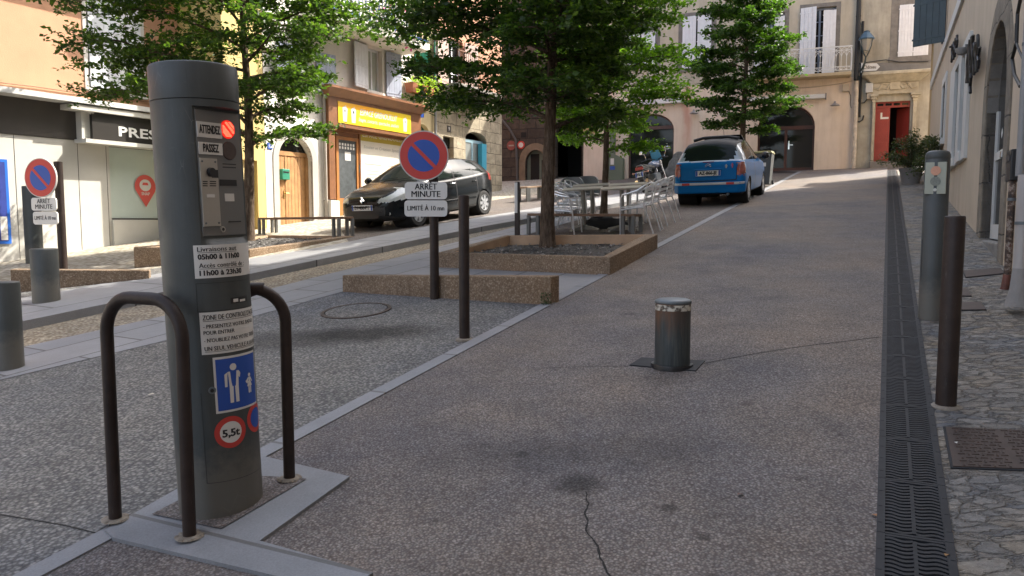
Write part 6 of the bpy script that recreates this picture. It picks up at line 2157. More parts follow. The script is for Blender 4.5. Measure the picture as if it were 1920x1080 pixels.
# ------------------------------------------------------------ trees
def tree(label, px, py, r0, env, ztop, seed, m, nlimb=30, leaf=.075, lean=(0, 0), dz=.0, dens=1.0, zmin=None, bias=None):
    rnd = random.Random(seed)
    b0 = G(px, py, dz)
    root = thing('street_tree', label, 'tree', b0, 0, 'street trees in the concrete planters and terrace')
    z0 = env[0][0]
    def er(z):
        for (za, ra), (zb, rb) in zip(env, env[1:]):
            if z <= zb:
                return ra + (rb - ra) * max(0, (z - za)) / (zb - za)
        return env[-1][1]
    mb = MB()
    def tp(z):
        return Vector((lean[0] * z + .03 * math.sin(z * 1.3 + seed), lean[1] * z + .03 * math.cos(z * 1.1 + seed), z))
    zs = [-.15, 0, .12, .5, 1, 1.6, 2.2, 2.9, 3.6, 4.4, 5.2, ztop * .95]
    mb.tube([tp(z) for z in zs], [r0 * 1.5, r0 * 1.3, r0 * 1.08] + [r0 * max(.12, 1 - z / ztop * .9) for z in zs[3:]], 14)
    segs = []       # twig segments: p, q
    for i in range(nlimb):
        u = i / (nlimb - 1)
        z = z0 - .15 + (ztop - z0 - .1) * (u ** .9)
        az = i * 2.39996 + rnd.uniform(-.4, .4)
        L = er(z + .3) * rnd.uniform(.72, 1.12)
        if bias:
            L *= 1 + bias[1] * math.cos(az - bias[0])
        rise = rnd.uniform(.25, .6) if u < .75 else rnd.uniform(.8, 1.4)
        P = []
        d = Vector((math.cos(az), math.sin(az), 0))
        sd_ = Vector((-d.y, d.x, 0))
        wob = rnd.uniform(-.25, .25)
        for k in range(7):
            t_ = k / 6
            P.append(tp(z) + d * (L * t_) + sd_ * (wob * L * t_ * t_) + Vector((0, 0, L * (rise * t_ - (rise + rnd.uniform(-.02, .12)) * .62 * t_ * t_))))
        rb = r0 * .34 * (1 - u * .5)
        mb.tube(P, [rb * (1 - .85 * k / 6) for k in range(7)], 5)
        def at(t_):
            k = min(int(t_ * 6), 5); f_ = t_ * 6 - k
            return P[k].lerp(P[k + 1], f_)
        ns = int(17 * dens * (0.6 + .4 * L / 2.5))
        segs.append((at(.5), at(1.0)))
        for j in range(ns):
            t_ = .12 + .86 * (j + rnd.random()) / ns
            s_ = at(t_)
            a2 = az + (1 if j % 2 else -1) * rnd.uniform(.5, 1.3)
            l2 = L * .42 * (1.05 - t_ * .6) * rnd.uniform(.7, 1.2) + .15
            dd = Vector((math.cos(a2), math.sin(a2), rnd.uniform(-.18, .4))).normalized()
            e_ = s_ + dd * l2 + Vector((0, 0, -.06 * l2))
            mb.tube([s_, s_.lerp(e_, .5) + Vector((0, 0, .04 * l2)), e_], [rb * .3, rb * .2, .003], 3, caps=False)
            segs.append((s_, e_))
            for q in range(5):
                t3 = .25 + .7 * (q + rnd.random()) / 5
                s3 = s_.lerp(e_, t3)
                a3 = a2 + (1 if q % 2 else -1) * rnd.uniform(.5, 1.1)
                l3 = l2 * .45 * rnd.uniform(.7, 1.2) + .08
                e3 = s3 + Vector((math.cos(a3), math.sin(a3), rnd.uniform(-.45, .35))).normalized() * l3
                segs.append((s3, e3))
    obj('trunk', mb, M_bark, root, ang=80)
    rng = np.random.default_rng(seed)
    S = np.array([[*a, *b_] for a, b_ in segs])
    A, B = S[:, :3], S[:, 3:]
    L = np.linalg.norm(B - A, axis=1)
    cnt = np.maximum(3, (L / .025 * dens).astype(int))
    idx = np.repeat(np.arange(len(S)), cnt)
    t_ = rng.random(len(idx)) ** .8
    P = A[idx] + (B - A)[idx] * t_[:, None] + rng.normal(0, .018, (len(idx), 3))
    leaf_cloud('crown', P, leaf, m, root, seed, .45)
    return root, len(idx)
cnt = 0
for a in (
    dict(label='leafy street tree in the left planter behind the control pillar', px=470, py=467, r0=.105, env=[(1.95, 1.2), (2.6, 2.0), (3.4, 2.45), (4.6, 2.4), (6, 1.6), (7.2, .5)], ztop=6.8, seed=11, m=M_lf1, nlimb=38, leaf=.085, dz=.08, bias=(R(-100), .22), dens=1.05),
    dict(label='dense dark street tree in the middle planter', px=1030, py=474, r0=.108, env=[(1.85, 1.2), (2.5, 1.6), (3.4, 1.7), (4.6, 1.55), (6, 1.0), (6.6, .4)], ztop=6.2, seed=23, m=M_lf1, nlimb=44, leaf=.08, dz=.05, dens=1.2, bias=(PI, .28)),
    dict(label='slim sunlit street tree rising behind the cafe tables', px=1133, py=405, r0=.075, env=[(1.5, .9), (2.2, 1.5), (3.3, 1.7), (4.4, 1.4), (5.6, .9), (6.2, .3)], ztop=6.0, seed=31, m=M_lf2, nlimb=36, leaf=.085, bias=(-.2, .12)),
    dict(label='rounded bright street tree behind the blue car', px=1392, py=343, r0=.11, env=[(1.7, .8), (2.5, 1.45), (3.6, 1.6), (5.0, 1.35), (6.4, .9), (7.2, .3)], ztop=7.0, seed=47, m=M_lf5, nlimb=40, leaf=.10, dens=1.15),
):
    r, n = tree(**a)
    cnt += n
print('leaves', cnt)

# ------------------------------------------------------------ shrubs in pots
def potted(px, py, rp, hp, rad, hgt, label, seed, grp='potted shrubs by the beige house', off=(0, 0)):
    b0 = G(px, py, .012)
    root = thing('potted_shrub', label, 'potted plant', b0, 0, grp)
    obj('pot', MB().lathe([(rp * .68, -.1), (rp * .72, 0), (rp * .95, hp * .8), (rp, hp * .86), (rp * 1.04, hp), (rp * .92, hp), (rp * .88, hp * .85)], 28), mat('grey brown pot', (.19, .175, .165), .8, var=.15, bmp=.2), root)
    obj('soil', MB().lathe([(0, hp * .88), (rp * .9, hp * .86)], 20), M_soil, root)
    rnd = random.Random(seed)
    rng = np.random.default_rng(seed)
    mb = MB(); pts = []
    for i in range(46):
        a = rnd.uniform(0, 2 * PI); l = rnd.uniform(.5, 1.0); el = rnd.uniform(.15, 1.3)
        e_ = Vector((math.cos(a) * rad * l * math.cos(el * .8) + off[0] * l, math.sin(a) * rad * l * math.cos(el * .8) + off[1] * l, hp + hgt * l * math.sin(el)))
        m_ = Vector((e_.x * .45, e_.y * .45, hp + (e_.z - hp) * .65 + .06))
        mb.tube([(rnd.uniform(-.05, .05), rnd.uniform(-.05, .05), hp * .85), m_, e_], [.010, .006, .002], 4, caps=False)
        for k in range(140):
            t_ = rng.random() ** .6
            p = m_.lerp(e_, t_) if t_ > .3 else Vector((0, 0, hp)).lerp(m_, .4 + t_)
            pts.append([p.x + rng.normal(0, .06), p.y + rng.normal(0, .06), p.z + rng.normal(0, .05)])
    obj('stems', mb, M_bark, root)
    leaf_cloud('foliage', pts, .055, M_lf4, root, seed, .7)
potted(1707, 345, .29, .40, .95, 1.0, 'bushy shrub in a round grey brown pot against the right wall, nearer the road', 5)
potted(1764, 358, .26, .30, .75, 1.05, 'second shrub half hidden behind the tall signal post', 8)
# flowers on the blue balcony
fl = fb.sub('balcony_flowers', 'pink flowering plant spilling through the blue balcony railing', 'plant')
rng = np.random.default_rng(9)
xa, xb = fb.fp(690, 10, -.9)[0], fb.fp(800, 20, -.9)[0]
zz_ = bzz + .75
pp = np.stack([rng.uniform(xa, xb, 2600), rng.normal(-.95, .16, 2600), zz_ + rng.normal(0, .42, 2600)], 1)
leaf_cloud('foliage', pp, .08, M_lf1, fl.root, 2)
pp = np.stack([rng.uniform(xa, xb, 260), rng.normal(-1.05, .14, 260), zz_ + rng.normal(.05, .34, 260)], 1)
leaf_cloud('blossom', pp, .085, mat('pink petals', (.62, .10, .28), .6, var=0), fl.root, 3)

# ------------------------------------------------------------ cars
def interp(tab, x):
    """smooth interpolation in a table sorted by x"""
    if x <= tab[0][0]:
        return tab[0][1]
    for i in range(len(tab) - 1):
        (xa, ya), (xb, yb) = tab[i], tab[i + 1]
        if x <= xb:
            t_ = (x - xa) / (xb - xa)
            ma = (yb - tab[i - 1][1]) / (xb - tab[i - 1][0]) if i > 0 else (yb - ya) / (xb - xa)
            mb_ = (tab[i + 2][1] - ya) / (tab[i + 2][0] - xa) if i + 2 < len(tab) else (yb - ya) / (xb - xa)
            s0 = (yb - ya) / (xb - xa)
            if s0 * ma <= 0: ma = 0
            if s0 * mb_ <= 0: mb_ = 0
            if s0: 
                ma = max(min(ma / s0, 3), 0) * s0; mb_ = max(min(mb_ / s0, 3), 0) * s0
            h = xb - xa
            t2, t3 = t_ * t_, t_ ** 3
            return (2 * t3 - 3 * t2 + 1) * ya + (t3 - 2 * t2 + t_) * h * ma + (-2 * t3 + 3 * t2) * yb + (t3 - t2) * h * mb_
    return tab[-1][1]
def pip(pt, poly):
    x, y = pt; r = False
    for i in range(len(poly)):
        x1, y1 = poly[i]; x2, y2 = poly[i - 1]
        if (y1 > y) != (y2 > y) and x < (x2 - x1) * (y - y1) / (y2 - y1) + x1:
            r = not r
    return r
def car_body(root, S, xs, classify, mats, wheels, rw):
    """lofted shell; faces are sorted into named parts by classify(center, k, kmax)"""
    KL, KG, KR = 16, 14, 12
    def half(x):
        zt, zb, w_, wr, zs = (interp(S[k], x) for k in ('zt', 'zb', 'w', 'wr', 'zs'))
        zb = min(zb, zt - .01)
        pts = [(0, zs), (w_ * .5, zs - .005), (w_ * .88, zs + .01)]
        low = [(w_ * .955, zs + .06), (w_ * .985, zs + (zb - zs) * .30), (w_, zs + (zb - zs) * .52), (w_ * .985, zs + (zb - zs) * .80), (w_ * .955, zb - .012)]
        for i in range(KL):
            u = i / (KL - 1) * (len(low) - 1)
            k = min(int(u), len(low) - 2); f_ = u - k
            pts.append((low[k][0] + (low[k + 1][0] - low[k][0]) * f_, low[k][1] + (low[k + 1][1] - low[k][1]) * f_))
        wb_ = w_ * .94
        zr = zt - (zt - zb) * .13 - .01
        for i in range(KG):
            t_ = i / (KG - 1)
            pts.append((wb_ + (wr - wb_) * t_ + .035 * math.sin(t_ * PI) * min(1, (zt - zb) / .4), zb + (zr - zb) * t_))
        for i in range(1, KR + 1):
            t_ = i / KR
            pts.append((wr * (1 - t_), zr + (zt - zr) * math.sin(t_ * PI / 2) ** .85))
        return pts
    rows = []
    for x in xs:
        h = half(x)
        full = [(y, z) for y, z in h] + [(-y, z) for y, z in h[-2:0:-1]]
        rows.append([Vector((x, y, z)) for y, z in full])
    n = len(rows[0])
    # pull vertices near the wheel arches on to the arch circle
    for r_ in rows:
        for p in r_:
            for wx in wheels:
                dx, dz_ = p.x - wx, p.z - S['axle']
                d = math.hypot(dx, dz_)
                if abs(p.y) > .5 and abs(d - rw) < .028 and d > 0:
                    p.x, p.z = wx + dx / d * rw, S['axle'] + dz_ / d * rw
    faces = {}
    def put(key, poly):
        faces.setdefault(key, []).append(poly)
    for i in range(len(rows) - 1):
        for k in range(n):
            q = [rows[i][k], rows[i][(k + 1) % n], rows[i + 1][(k + 1) % n], rows[i + 1][k]]
            c = sum(q, Vector()) / 4
            if abs(c.y) > .5 and any(math.hypot(c.x - wx, c.z - S['axle']) < rw - .004 for wx in wheels):
                continue
            put(classify(c, k if k <= n // 2 else n - k, i / (len(rows) - 1)), q)
    for r_, e in ((rows[0], 0), (rows[-1], 1)):
        c = sum(r_, Vector()) / n
        for k in range(n):
            put(classify(c, 5, e), [r_[k], r_[(k + 1) % n], c])
    out = {}
    fc2 = {}
    for key, fl_ in faces.items():
        for q in fl_:
            sd = '' if key not in ('side', 'lamp', 'tail', 'arch') else ('L' if sum(p.y for p in q) > 0 else 'R')
            fc2.setdefault((key, sd), []).append(q)
    for (key, sd), fl_ in fc2.items():
        name, mt = mats[key]
        mb = MB()
        for q in fl_:
            mb.add(q, [tuple(range(len(q)))])
        out[key] = obj(name, mb, mt, root, ang=38)
    # fix normals: done by recalc in obj
    return out
M_tyre = mat('tyre rubber', (.018, .018, .018), .8, var=.15)
M_rim = mat('silver wheel trim', (.42, .43, .44), .35, metal=.6, var=.05)
def wheel(root, x, y, r, w_=.19, spokes=8, side=1, name='wheel'):
    c = Vector((x, y, r))
    ty = obj('wheel', MB().lathe([(r * .66, -w_ / 2), (r * .93, -w_ / 2), (r, -w_ * .36), (r, w_ * .36), (r * .93, w_ / 2), (r * .66, w_ / 2)], 36, c, axis='Y', caps=False), M_tyre, root, ang=40)
    yo = side * (w_ / 2 - .02)
    mb = MB()
    mb.lathe([(r * .67, yo - .02 * side), (r * .67, yo + .012 * side), (r * .60, yo + .012 * side), (r * .58, yo - .02 * side)], 36, c, axis='Y', caps=False)
    for k in range(spokes):
        a = 2 * PI * k / spokes
        d = Vector((math.cos(a), 0, math.sin(a))); t_ = Vector((-math.sin(a), 0, math.cos(a)))
        p0, p1 = c + Vector((0, yo, 0)), c + d * r * .60 + Vector((0, yo, 0))
        v = [p0 - t_ * .03, p0 + t_ * .03, p1 + t_ * .042, p1 - t_ * .042]
        mb.hexa([q - Vector((0, .012 * side, 0)) for q in v], [q + Vector((0, .010 * side, 0)) for q in v])
    mb.cyl(c + Vector((0, yo - .02 * side, 0)), c + Vector((0, yo + .018 * side, 0)), r * .18, n=18)
    obj('rim', mb, M_rim, ty)
    obj('brake_disc', MB().cyl(c + Vector((0, yo - .06 * side, 0)), c + Vector((0, yo - .03 * side, 0)), r * .66, n=24), M_dark, ty)
    return ty
def place(root, pos, heading, scale=1.0, pitch_pts=1.2):
    f_ = Vector((math.cos(heading), math.sin(heading), 0)); l_ = Vector((-f_.y, f_.x, 0))
    def z(p): return gz(p.x, p.y)
    fx = f_ * (2 * pitch_pts); fx.z = z(pos + f_ * pitch_pts) - z(pos - f_ * pitch_pts); fx.normalize()
    ly = l_ * 1.4; ly.z = z(pos + l_ * .7) - z(pos - l_ * .7); ly.normalize()
    up = fx.cross(ly).normalized(); ly = up.cross(fx)
    M = Matrix((fx, ly, up)).transposed()
    root.location = pos
    root.rotation_euler = M.to_euler()
    root.scale = (scale,) * 3
def plate(root, txt, x, y, z, w_, h_, rx, face, par=None):
    """number plate; face = +1 looks forward (+x), -1 backward"""
    T = Matrix.Translation((x, y, z)) @ Matrix.Rotation(rx, 4, 'Y')
    mb = MB(T).box(-.006, .006, -w_ / 2, w_ / 2, -h_ / 2, h_ / 2)
    o = obj('number_plate', mb, mat('number plate white', (.68, .68, .65), .4, var=.03), par or root, smooth=False, bevel=.003)
    for s_ in (-1, 1):
        mb = MB(T).box(.0062 * face - .0008, .0062 * face + .0008, s_ * (w_ / 2 - .045) if s_ > 0 else -w_ / 2 + .004, s_ * (w_ / 2 - .004) if s_ > 0 else -w_ / 2 + .045, -h_ / 2 + .004, h_ / 2 - .004)
        obj('blue_strip', mb, M_blue, o, smooth=False)
    lettering(txt, h_ * .88, o, M_letter, lambda a, b_: T @ Vector((.0085 * face, a * face, b_)), w_ * .72, .003)
    return o

def black_car():
    a, b_ = G(910, 408, .085), G(795, 430, .085)
    d = (b_ - a); hd = math.atan2(d.y, d.x)
    root = thing('parked_car', 'black five door hatchback parked facing downhill on the left lane', 'car')
    S = dict(axle=.30,
             zt=[(-1.995, .58), (-1.96, .90), (-1.85, 1.08), (-1.62, 1.34), (-1.3, 1.43), (-.6, 1.485), (-.1, 1.475), (.25, 1.39), (.95, 1.015), (1.2, .955), (1.6, .86), (1.85, .76), (1.95, .68), (1.995, .56)],
             zb=[(-1.995, .57), (-1.96, .86), (-1.85, 1.0), (-1.6, 1.03), (-1, .99), (0, .94), (.9, .905), (1.2, .86), (1.6, .76), (1.9, .64), (1.995, .52)],
             w=[(-1.995, .58), (-1.93, .72), (-1.75, .80), (-1.385, .845), (-.6, .85), (.6, .85), (1.19, .848), (1.55, .81), (1.80, .72), (1.93, .60), (1.995, .44)],
             wr=[(-1.995, .50), (-1.9, .60), (-1.6, .54), (-1.2, .56), (-.6, .585), (0, .585), (.3, .58), (.95, .68), (1.3, .64), (1.7, .56), (1.9, .46), (1.995, .34)],
             zs=[(-1.995, .34), (-1.8, .22), (1.7, .18), (1.995, .26)])
    xs = [-1.995, -1.985, -1.97, -1.95, -1.93] + list(np.linspace(-1.9, 1.9, 116)) + [1.93, 1.95, 1.97, 1.985, 1.995]
    winF = [(.84, .965), (.30, 1.30), (.12, 1.375), (-.22, 1.41), (-.22, .975)]
    winR = [(-.29, .98), (-.29, 1.41), (-.95, 1.38), (-1.05, 1.02)]
    winQ = [(-1.10, 1.03), (-1.00, 1.375), (-1.24, 1.33), (-1.46, 1.06)]
    def cls(c, k, e):
        if 19 <= k < 33:
            if pip((c.x, c.z), winF) or pip((c.x, c.z), winR) or pip((c.x, c.z), winQ):
                return 'side'
            if .15 < c.x < .80 and c.z > .97 and k >= 31:
                return 'paint'
        if k >= 32 and .22 < c.x < .93 and abs(c.y) < .62:
            return 'wind'
        if k >= 33 and -1.88 < c.x < -1.60 and abs(c.y) < .52:
            return 'rear'
        if c.x > 1.42 and abs(c.y) > .40 and .60 + (1.95 - c.x) * .12 < c.z < .665 + (1.99 - c.x) * .42:
            return 'lamp'
        if c.x > 1.9 and .30 < c.z < .50 and abs(c.y) < .55:
            return 'grille'
        if c.x > 1.93 and .585 < c.z < .64 and .12 < abs(c.y) < .40:
            return 'grille'
        if c.x < -1.7 and .84 < c.z < 1.12 and abs(c.y) > .60:
            return 'tail'
        if k < 4:
            return 'under'
        if (abs(c.x + .255) < .012 or abs(c.x - .90) < .012 or abs(c.x + 1.12) < .012) and .32 < c.z < .96 and k < 20:
            return 'gap'
        return 'paint'
    M_p = mat('black car paint', (.006, .008, .009), .24, var=0, spec=.2, coat=.15)
    M_hl = mat('headlamp glass', (.45, .46, .44), .12, var=.15, vs=20, spec=.8, coat=.8)
    parts = car_body(root, S, xs, cls, {'paint': ('body', M_p), 'side': ('side_window', M_cglass), 'wind': ('windscreen', M_cglass), 'rear': ('rear_window', M_cglass),
                                        'lamp': ('headlight', M_hl), 'grille': ('grille', M_black), 'tail': ('tail_light', mat('red lamp glass', (.3, .02, .015), .15, var=0, coat=.8)),
                                        'under': ('underbody', M_dark), 'gap': ('door_seams', M_black)}, (1.19, -1.385), .335)
    for x in (1.19, -1.385):
        for s_ in (-1, 1):
            wheel(root, x, s_ * .745, .30, .19, 7, s_)
            obj('wheel_arch', MB().lathe([(.345, -.36), (.345, .08)], 28, (x, s_ * .72, .30), axis='Y', caps=False) if s_ > 0 else MB().lathe([(.345, -.08), (.345, .36)], 28, (x, s_ * .72, .30), axis='Y', caps=False), M_dark, root)
    for s_ in (-1, 1):
        mb = MB().lathe([(.0, -.09), (.05, -.085), (.085, -.03), (.085, .03), (.05, .07), (0, .08)], 16, (.66, s_ * .93, 1.02), axis='Y')
        mm = obj('door_mirror', mb, M_p, root)
        obj('mirror_arm', MB().box(.64, .70, min(s_ * .80, s_ * .88), max(s_ * .80, s_ * .88), .95, 1.0), M_black, mm)
        for x in (-.10, -1.02):
            obj('door_handle', MB().tube([(x - .08, s_ * .838, .86), (x - .05, s_ * .872, .865), (x + .05, s_ * .872, .865), (x + .08, s_ * .838, .86)], .013, 8), M_chrome if x > -1 else M_p, root)
        obj('side_moulding', MB().box(-1.02, .84, min(s_ * .838, s_ * .858), max(s_ * .838, s_ * .858), .44, .49), M_p, root, bevel=.006)
    plate(root, 'EV-400-PY', 2.008, 0, .50, .56, .12, 0, 1)
    obj('bumper_bar', MB().tube([(1.80, -.66, .53), (1.94, -.45, .525), (1.995, -.27, .52), (2.0, 0, .52), (1.995, .27, .52), (1.94, .45, .525), (1.80, .66, .53)], .022, 8), M_p, root)
    # diamond emblem
    zc = .655
    mb = MB()
    o_ = [(0, .07), (.048, 0), (0, -.07), (-.048, 0)]
    i_ = [(0, .035), (.022, 0), (0, -.035), (-.022, 0)]
    for k in range(4):
        j = (k + 1) % 4
        q = [o_[k], o_[j], i_[j], i_[k]]
        mb.hexa([(1.985, p[0], zc + p[1]) for p in q], [(2.012, p[0], zc + p[1]) for p in q])
    obj('diamond_emblem', mb, M_chrome, root, smooth=False)
    for s_ in (-1, 1):
        obj('fog_lamp', MB().cyl((1.86, s_ * .60, .36), (1.90, s_ * .60, .36), .045, n=16), M_hl, root)
    obj('grille_bars', MB().box(1.975, 1.99, -.5, .5, .335, .345).box(1.975, 1.99, -.5, .5, .375, .385).box(1.98, 1.995, -.5, .5, .415, .425), M_black, parts.get('grille', root), smooth=False)
    for y0_ in (-.35, .15):
        obj('wiper', MB().tube([(.95, y0_, 1.035), (.90, y0_ + .1, 1.055), (.86, y0_ + .45, 1.085)], .008, 5), M_black, root)
    # seats
    for s_ in (-1, 1):
        obj('seat', MB().box(-.25, -.12, s_ * .36 - .2, s_ * .36 + .2, .5, 1.05).box(-.24, -.14, s_ * .36 - .11, s_ * .36 + .11, 1.05, 1.25), M_dark, root, bevel=.03)
    rn = Vector((-d.y, d.x, 0)).normalized()
    # near side wheels are at a, b_: on the car's left side
    fw = Vector((math.cos(hd), math.sin(hd), 0)); lf = Vector((-fw.y, fw.x, 0))
    pos = a + fw * 1.385 - lf * .745
    if (pos - a).dot(SV) > 0:
        pass
    pos.z = gz(pos.x, pos.y) + .085
    place(root, pos, hd)
    root.location.z = gz(pos.x, pos.y) + .085
    root.scale = (.94, .97, .91)
black_car()

def blue_car():
    root = thing('parked_car', 'blue convertible hatchback with black fabric roof and silver arches, seen from behind', 'car')
    S = dict(axle=.30,
             zt=[(-1.93, .60), (-1.90, .92), (-1.86, 1.02), (-1.80, 1.08), (-1.58, 1.44), (-1.3, 1.53), (-.6, 1.565), (-.1, 1.55), (.3, 1.44), (1.0, 1.05), (1.3, .98), (1.65, .86), (1.85, .72), (1.93, .55)],
             zb=[(-1.93, .59), (-1.90, .90), (-1.84, 1.005), (-1.5, 1.01), (-1, .99), (0, .96), (.9, .93), (1.3, .88), (1.65, .76), (1.85, .62), (1.93, .5)],
             w=[(-1.93, .72), (-1.88, .80), (-1.7, .845), (-1.3, .855), (-.6, .85), (.6, .85), (1.2, .85), (1.6, .80), (1.82, .68), (1.93, .46)],
             wr=[(-1.93, .62), (-1.86, .72), (-1.78, .70), (-1.58, .58), (-1.2, .57), (-.6, .58), (0, .58), (.4, .58), (1.0, .66), (1.4, .60), (1.8, .48), (1.93, .34)],
             zs=[(-1.93, .36), (-1.8, .24), (1.7, .2), (1.93, .28)])
    xs = [-1.93, -1.926, -1.92, -1.912, -1.90, -1.885, -1.87, -1.855, -1.84, -1.82, -1.80] + list(np.linspace(-1.78, 1.85, 110)) + [1.88, 1.91, 1.93]
    winF = [(.90, 1.0), (.36, 1.32), (.16, 1.43), (-.30, 1.47), (-.30, 1.01)]
    winR = [(-.36, 1.02), (-.36, 1.47), (-.9, 1.45), (-1.30, 1.32), (-1.40, 1.05)]
    def cls(c, k, e):
        if c.z > 1.06 and c.x < -1.57 and k >= 29 and abs(c.y) < .60:
            return 'rear'
        if 19 <= k < 33 and (pip((c.x, c.z), winF) or pip((c.x, c.z), winR)):
            return 'side'
        if k >= 32 and .25 < c.x < .98 and abs(c.y) < .6:
            return 'wind'
        if k >= 31 and -1.62 < c.x <= .25 and abs(c.y) < .60:
            return 'roof'
        if c.z > 1.03 and c.x < .9 and k >= 19:
            return 'arch'
        if c.x < -1.70 and .70 < c.z < 1.0 and abs(c.y) > .665:
            return 'tail'
        if k < 4:
            return 'under'
        if (abs(c.x + .33) < .012 or abs(c.x - .95) < .012) and .3 < c.z < 1.0:
            return 'gap'
        return 'paint'
    M_p = mat('bright blue car paint', (.006, .15, .42), .35, var=0, spec=.12, coat=.03)
    M_si = mat('silver car paint', (.30, .36, .42), .35, metal=.2, var=0, coat=.6)
    parts = car_body(root, S, xs, cls, {'paint': ('body', M_p), 'side': ('side_window', M_cglass), 'wind': ('windscreen', M_cglass), 'rear': ('rear_window', M_cglass),
                                'roof': ('fabric_roof', mat('black roof fabric', (.030, .031, .036), .85, var=.1)), 'arch': ('roof_arch', M_si),
                                'tail': ('tail_light', mat('tail lamp glass', (.40, .10, .07), .15, var=.5, vs=7, coat=.8)), 'under': ('underbody', M_dark), 'gap': ('door_seams', M_black)}, (1.20, -1.24), .34)
    for x in (1.20, -1.24):
        for s_ in (-1, 1):
            wheel(root, x, s_ * .735, .305, .20, 8, s_)
            obj('wheel_arch', MB().lathe([(.35, -.36), (.35, .09)], 28, (x, s_ * .72, .30), axis='Y', caps=False) if s_ > 0 else MB().lathe([(.35, -.09), (.35, .36)], 28, (x, s_ * .72, .30), axis='Y', caps=False), M_dark, root)
    for s_ in (-1, 1):
        mb = MB().lathe([(.0, -.10), (.06, -.09), (.10, -.03), (.10, .03), (.06, .08), (0, .09)], 16, (.72, s_ * .95, 1.06), axis='Y')
        mm = obj('door_mirror', mb, M_black, root)
        obj('mirror_arm', MB().box(.70, .75, min(s_ * .80, s_ * .90), max(s_ * .80, s_ * .90), .98, 1.03), M_black, mm)
    # tailgate outline, plate, bumper strip
    ln = MB()
    for s_ in (-1, 1):
        ln.tube([(-1.876, s_ * .655, 1.0), (-1.915, s_ * .66, .80), (-1.935, s_ * .655, .60)], .007, 5)
    ln.tube([(-1.935, -.655, .60), (-1.945, -.3, .585), (-1.945, .3, .585), (-1.935, .655, .60)], .009, 5)
    obj('tailgate_seam', ln, M_black, root)
    obj('bumper', MB().hexa([(-1.955, -.70, .29), (-1.80, -.845, .29), (-1.80, .845, .29), (-1.955, .70, .29)], [(-1.985, -.72, .555), (-1.80, -.86, .555), (-1.80, .86, .555), (-1.985, .72, .555)]), M_p, root, bevel=.03)
    st_ = obj('bumper_strip', MB().hexa([(-1.995, -.70, .49), (-1.85, -.83, .49), (-1.85, .83, .49), (-1.995, .70, .49)], [(-1.995, -.70, .545), (-1.85, -.83, .545), (-1.85, .83, .545), (-1.995, .70, .545)]), mat('pale strip', (.55, .56, .56), .4, var=0), root, bevel=.006)
    for s_ in (-1, 1):
        obj('reflector', MB().box(-2.003, -1.99, s_ * .52 - .09, s_ * .52 + .09, .492, .543), M_red, st_, smooth=False)
    plate(root, 'AZ-866-JE', -1.945, 0, .765, .58, .125, R(8), -1)
    obj('plate_bar', MB().tube([(-1.93, -.32, .84), (-1.945, -.3, .855), (-1.945, .3, .855), (-1.93, .32, .84)], .014, 6), M_p, root)
    mb = MB()
    for k in range(2):
        z = .935 + k * .035
        mb.tube([(-1.918 + k * .006, -.07, z - .022), (-1.915 + k * .006, 0, z + .02), (-1.918 + k * .006, .07, z - .022)], .008, 5)
    obj('chevron_emblem', mb, M_chrome, root)
    obj('brake_light', MB().box(-1.885, -1.872, -.13, .13, 1.015, 1.035), mat('dark red lens', (.16, .01, .04), .3), root, smooth=False)
    for (y, h_, m_) in ((-.42, .12, M_white), (-.56, .16, mat('pink sticker', (.55, .12, .18), .5))):
        obj('figure_sticker', MB().box(-1.925, -1.90, y - .012, y + .012, .87, .87 + h_ * .7).box(-1.925, -1.90, y - .03, y + .03, .87 + h_ * .35, .87 + h_ * .45), m_, root, smooth=False)
    # raised roof deflector, aerial, seats, spare
    obj('wind_deflector', MB().hexa([(.10, -.50, 1.50), (.16, -.50, 1.50), (.16, .50, 1.50), (.10, .50, 1.50)], [(-.06, -.46, 1.63), (-.03, -.46, 1.63), (-.03, .46, 1.63), (-.06, .46, 1.63)]), M_black, root, smooth=False)
    obj('fabric_folds', MB().tube([(-.95, -.54, 1.535), (-.95, -.3, 1.59), (-.95, .3, 1.59), (-.95, .54, 1.535)], .035, 8).tube([(-.80, -.54, 1.54), (-.80, -.3, 1.595), (-.80, .3, 1.595), (-.80, .54, 1.54)], .035, 8), MC['black roof fabric'], root)
    obj('aerial', MB().cyl((.2, 0, 1.5), (.05, .0, 1.80), .005, n=5), M_black, root)
    for s_ in (-1, 1):
        obj('seat_headrest', MB().box(-1.50, -1.42, s_ * .33 - .12, s_ * .33 + .12, 1.05, 1.22), M_dark, root, bevel=.03)
    obj('exhaust', MB().cyl((-1.95, -.45, .26), (-1.75, -.45, .26), .03), M_cap, root)
    a, b_ = G(1279, 386, .01), G(1396, 378, .01)
    sc_ = 1.0
    hd = math.atan2(SU.y, SU.x) + R(1)
    fw = Vector((math.cos(hd), math.sin(hd), 0))
    pos = (a + b_) / 2 + fw * 1.24 * sc_
    track = (b_ - a).length
    sc_ = min(1.0, max(.88, track / 1.60))
    place(root, pos, hd, sc_)
    root.location.z = gz(pos.x, pos.y) + .010
blue_car()

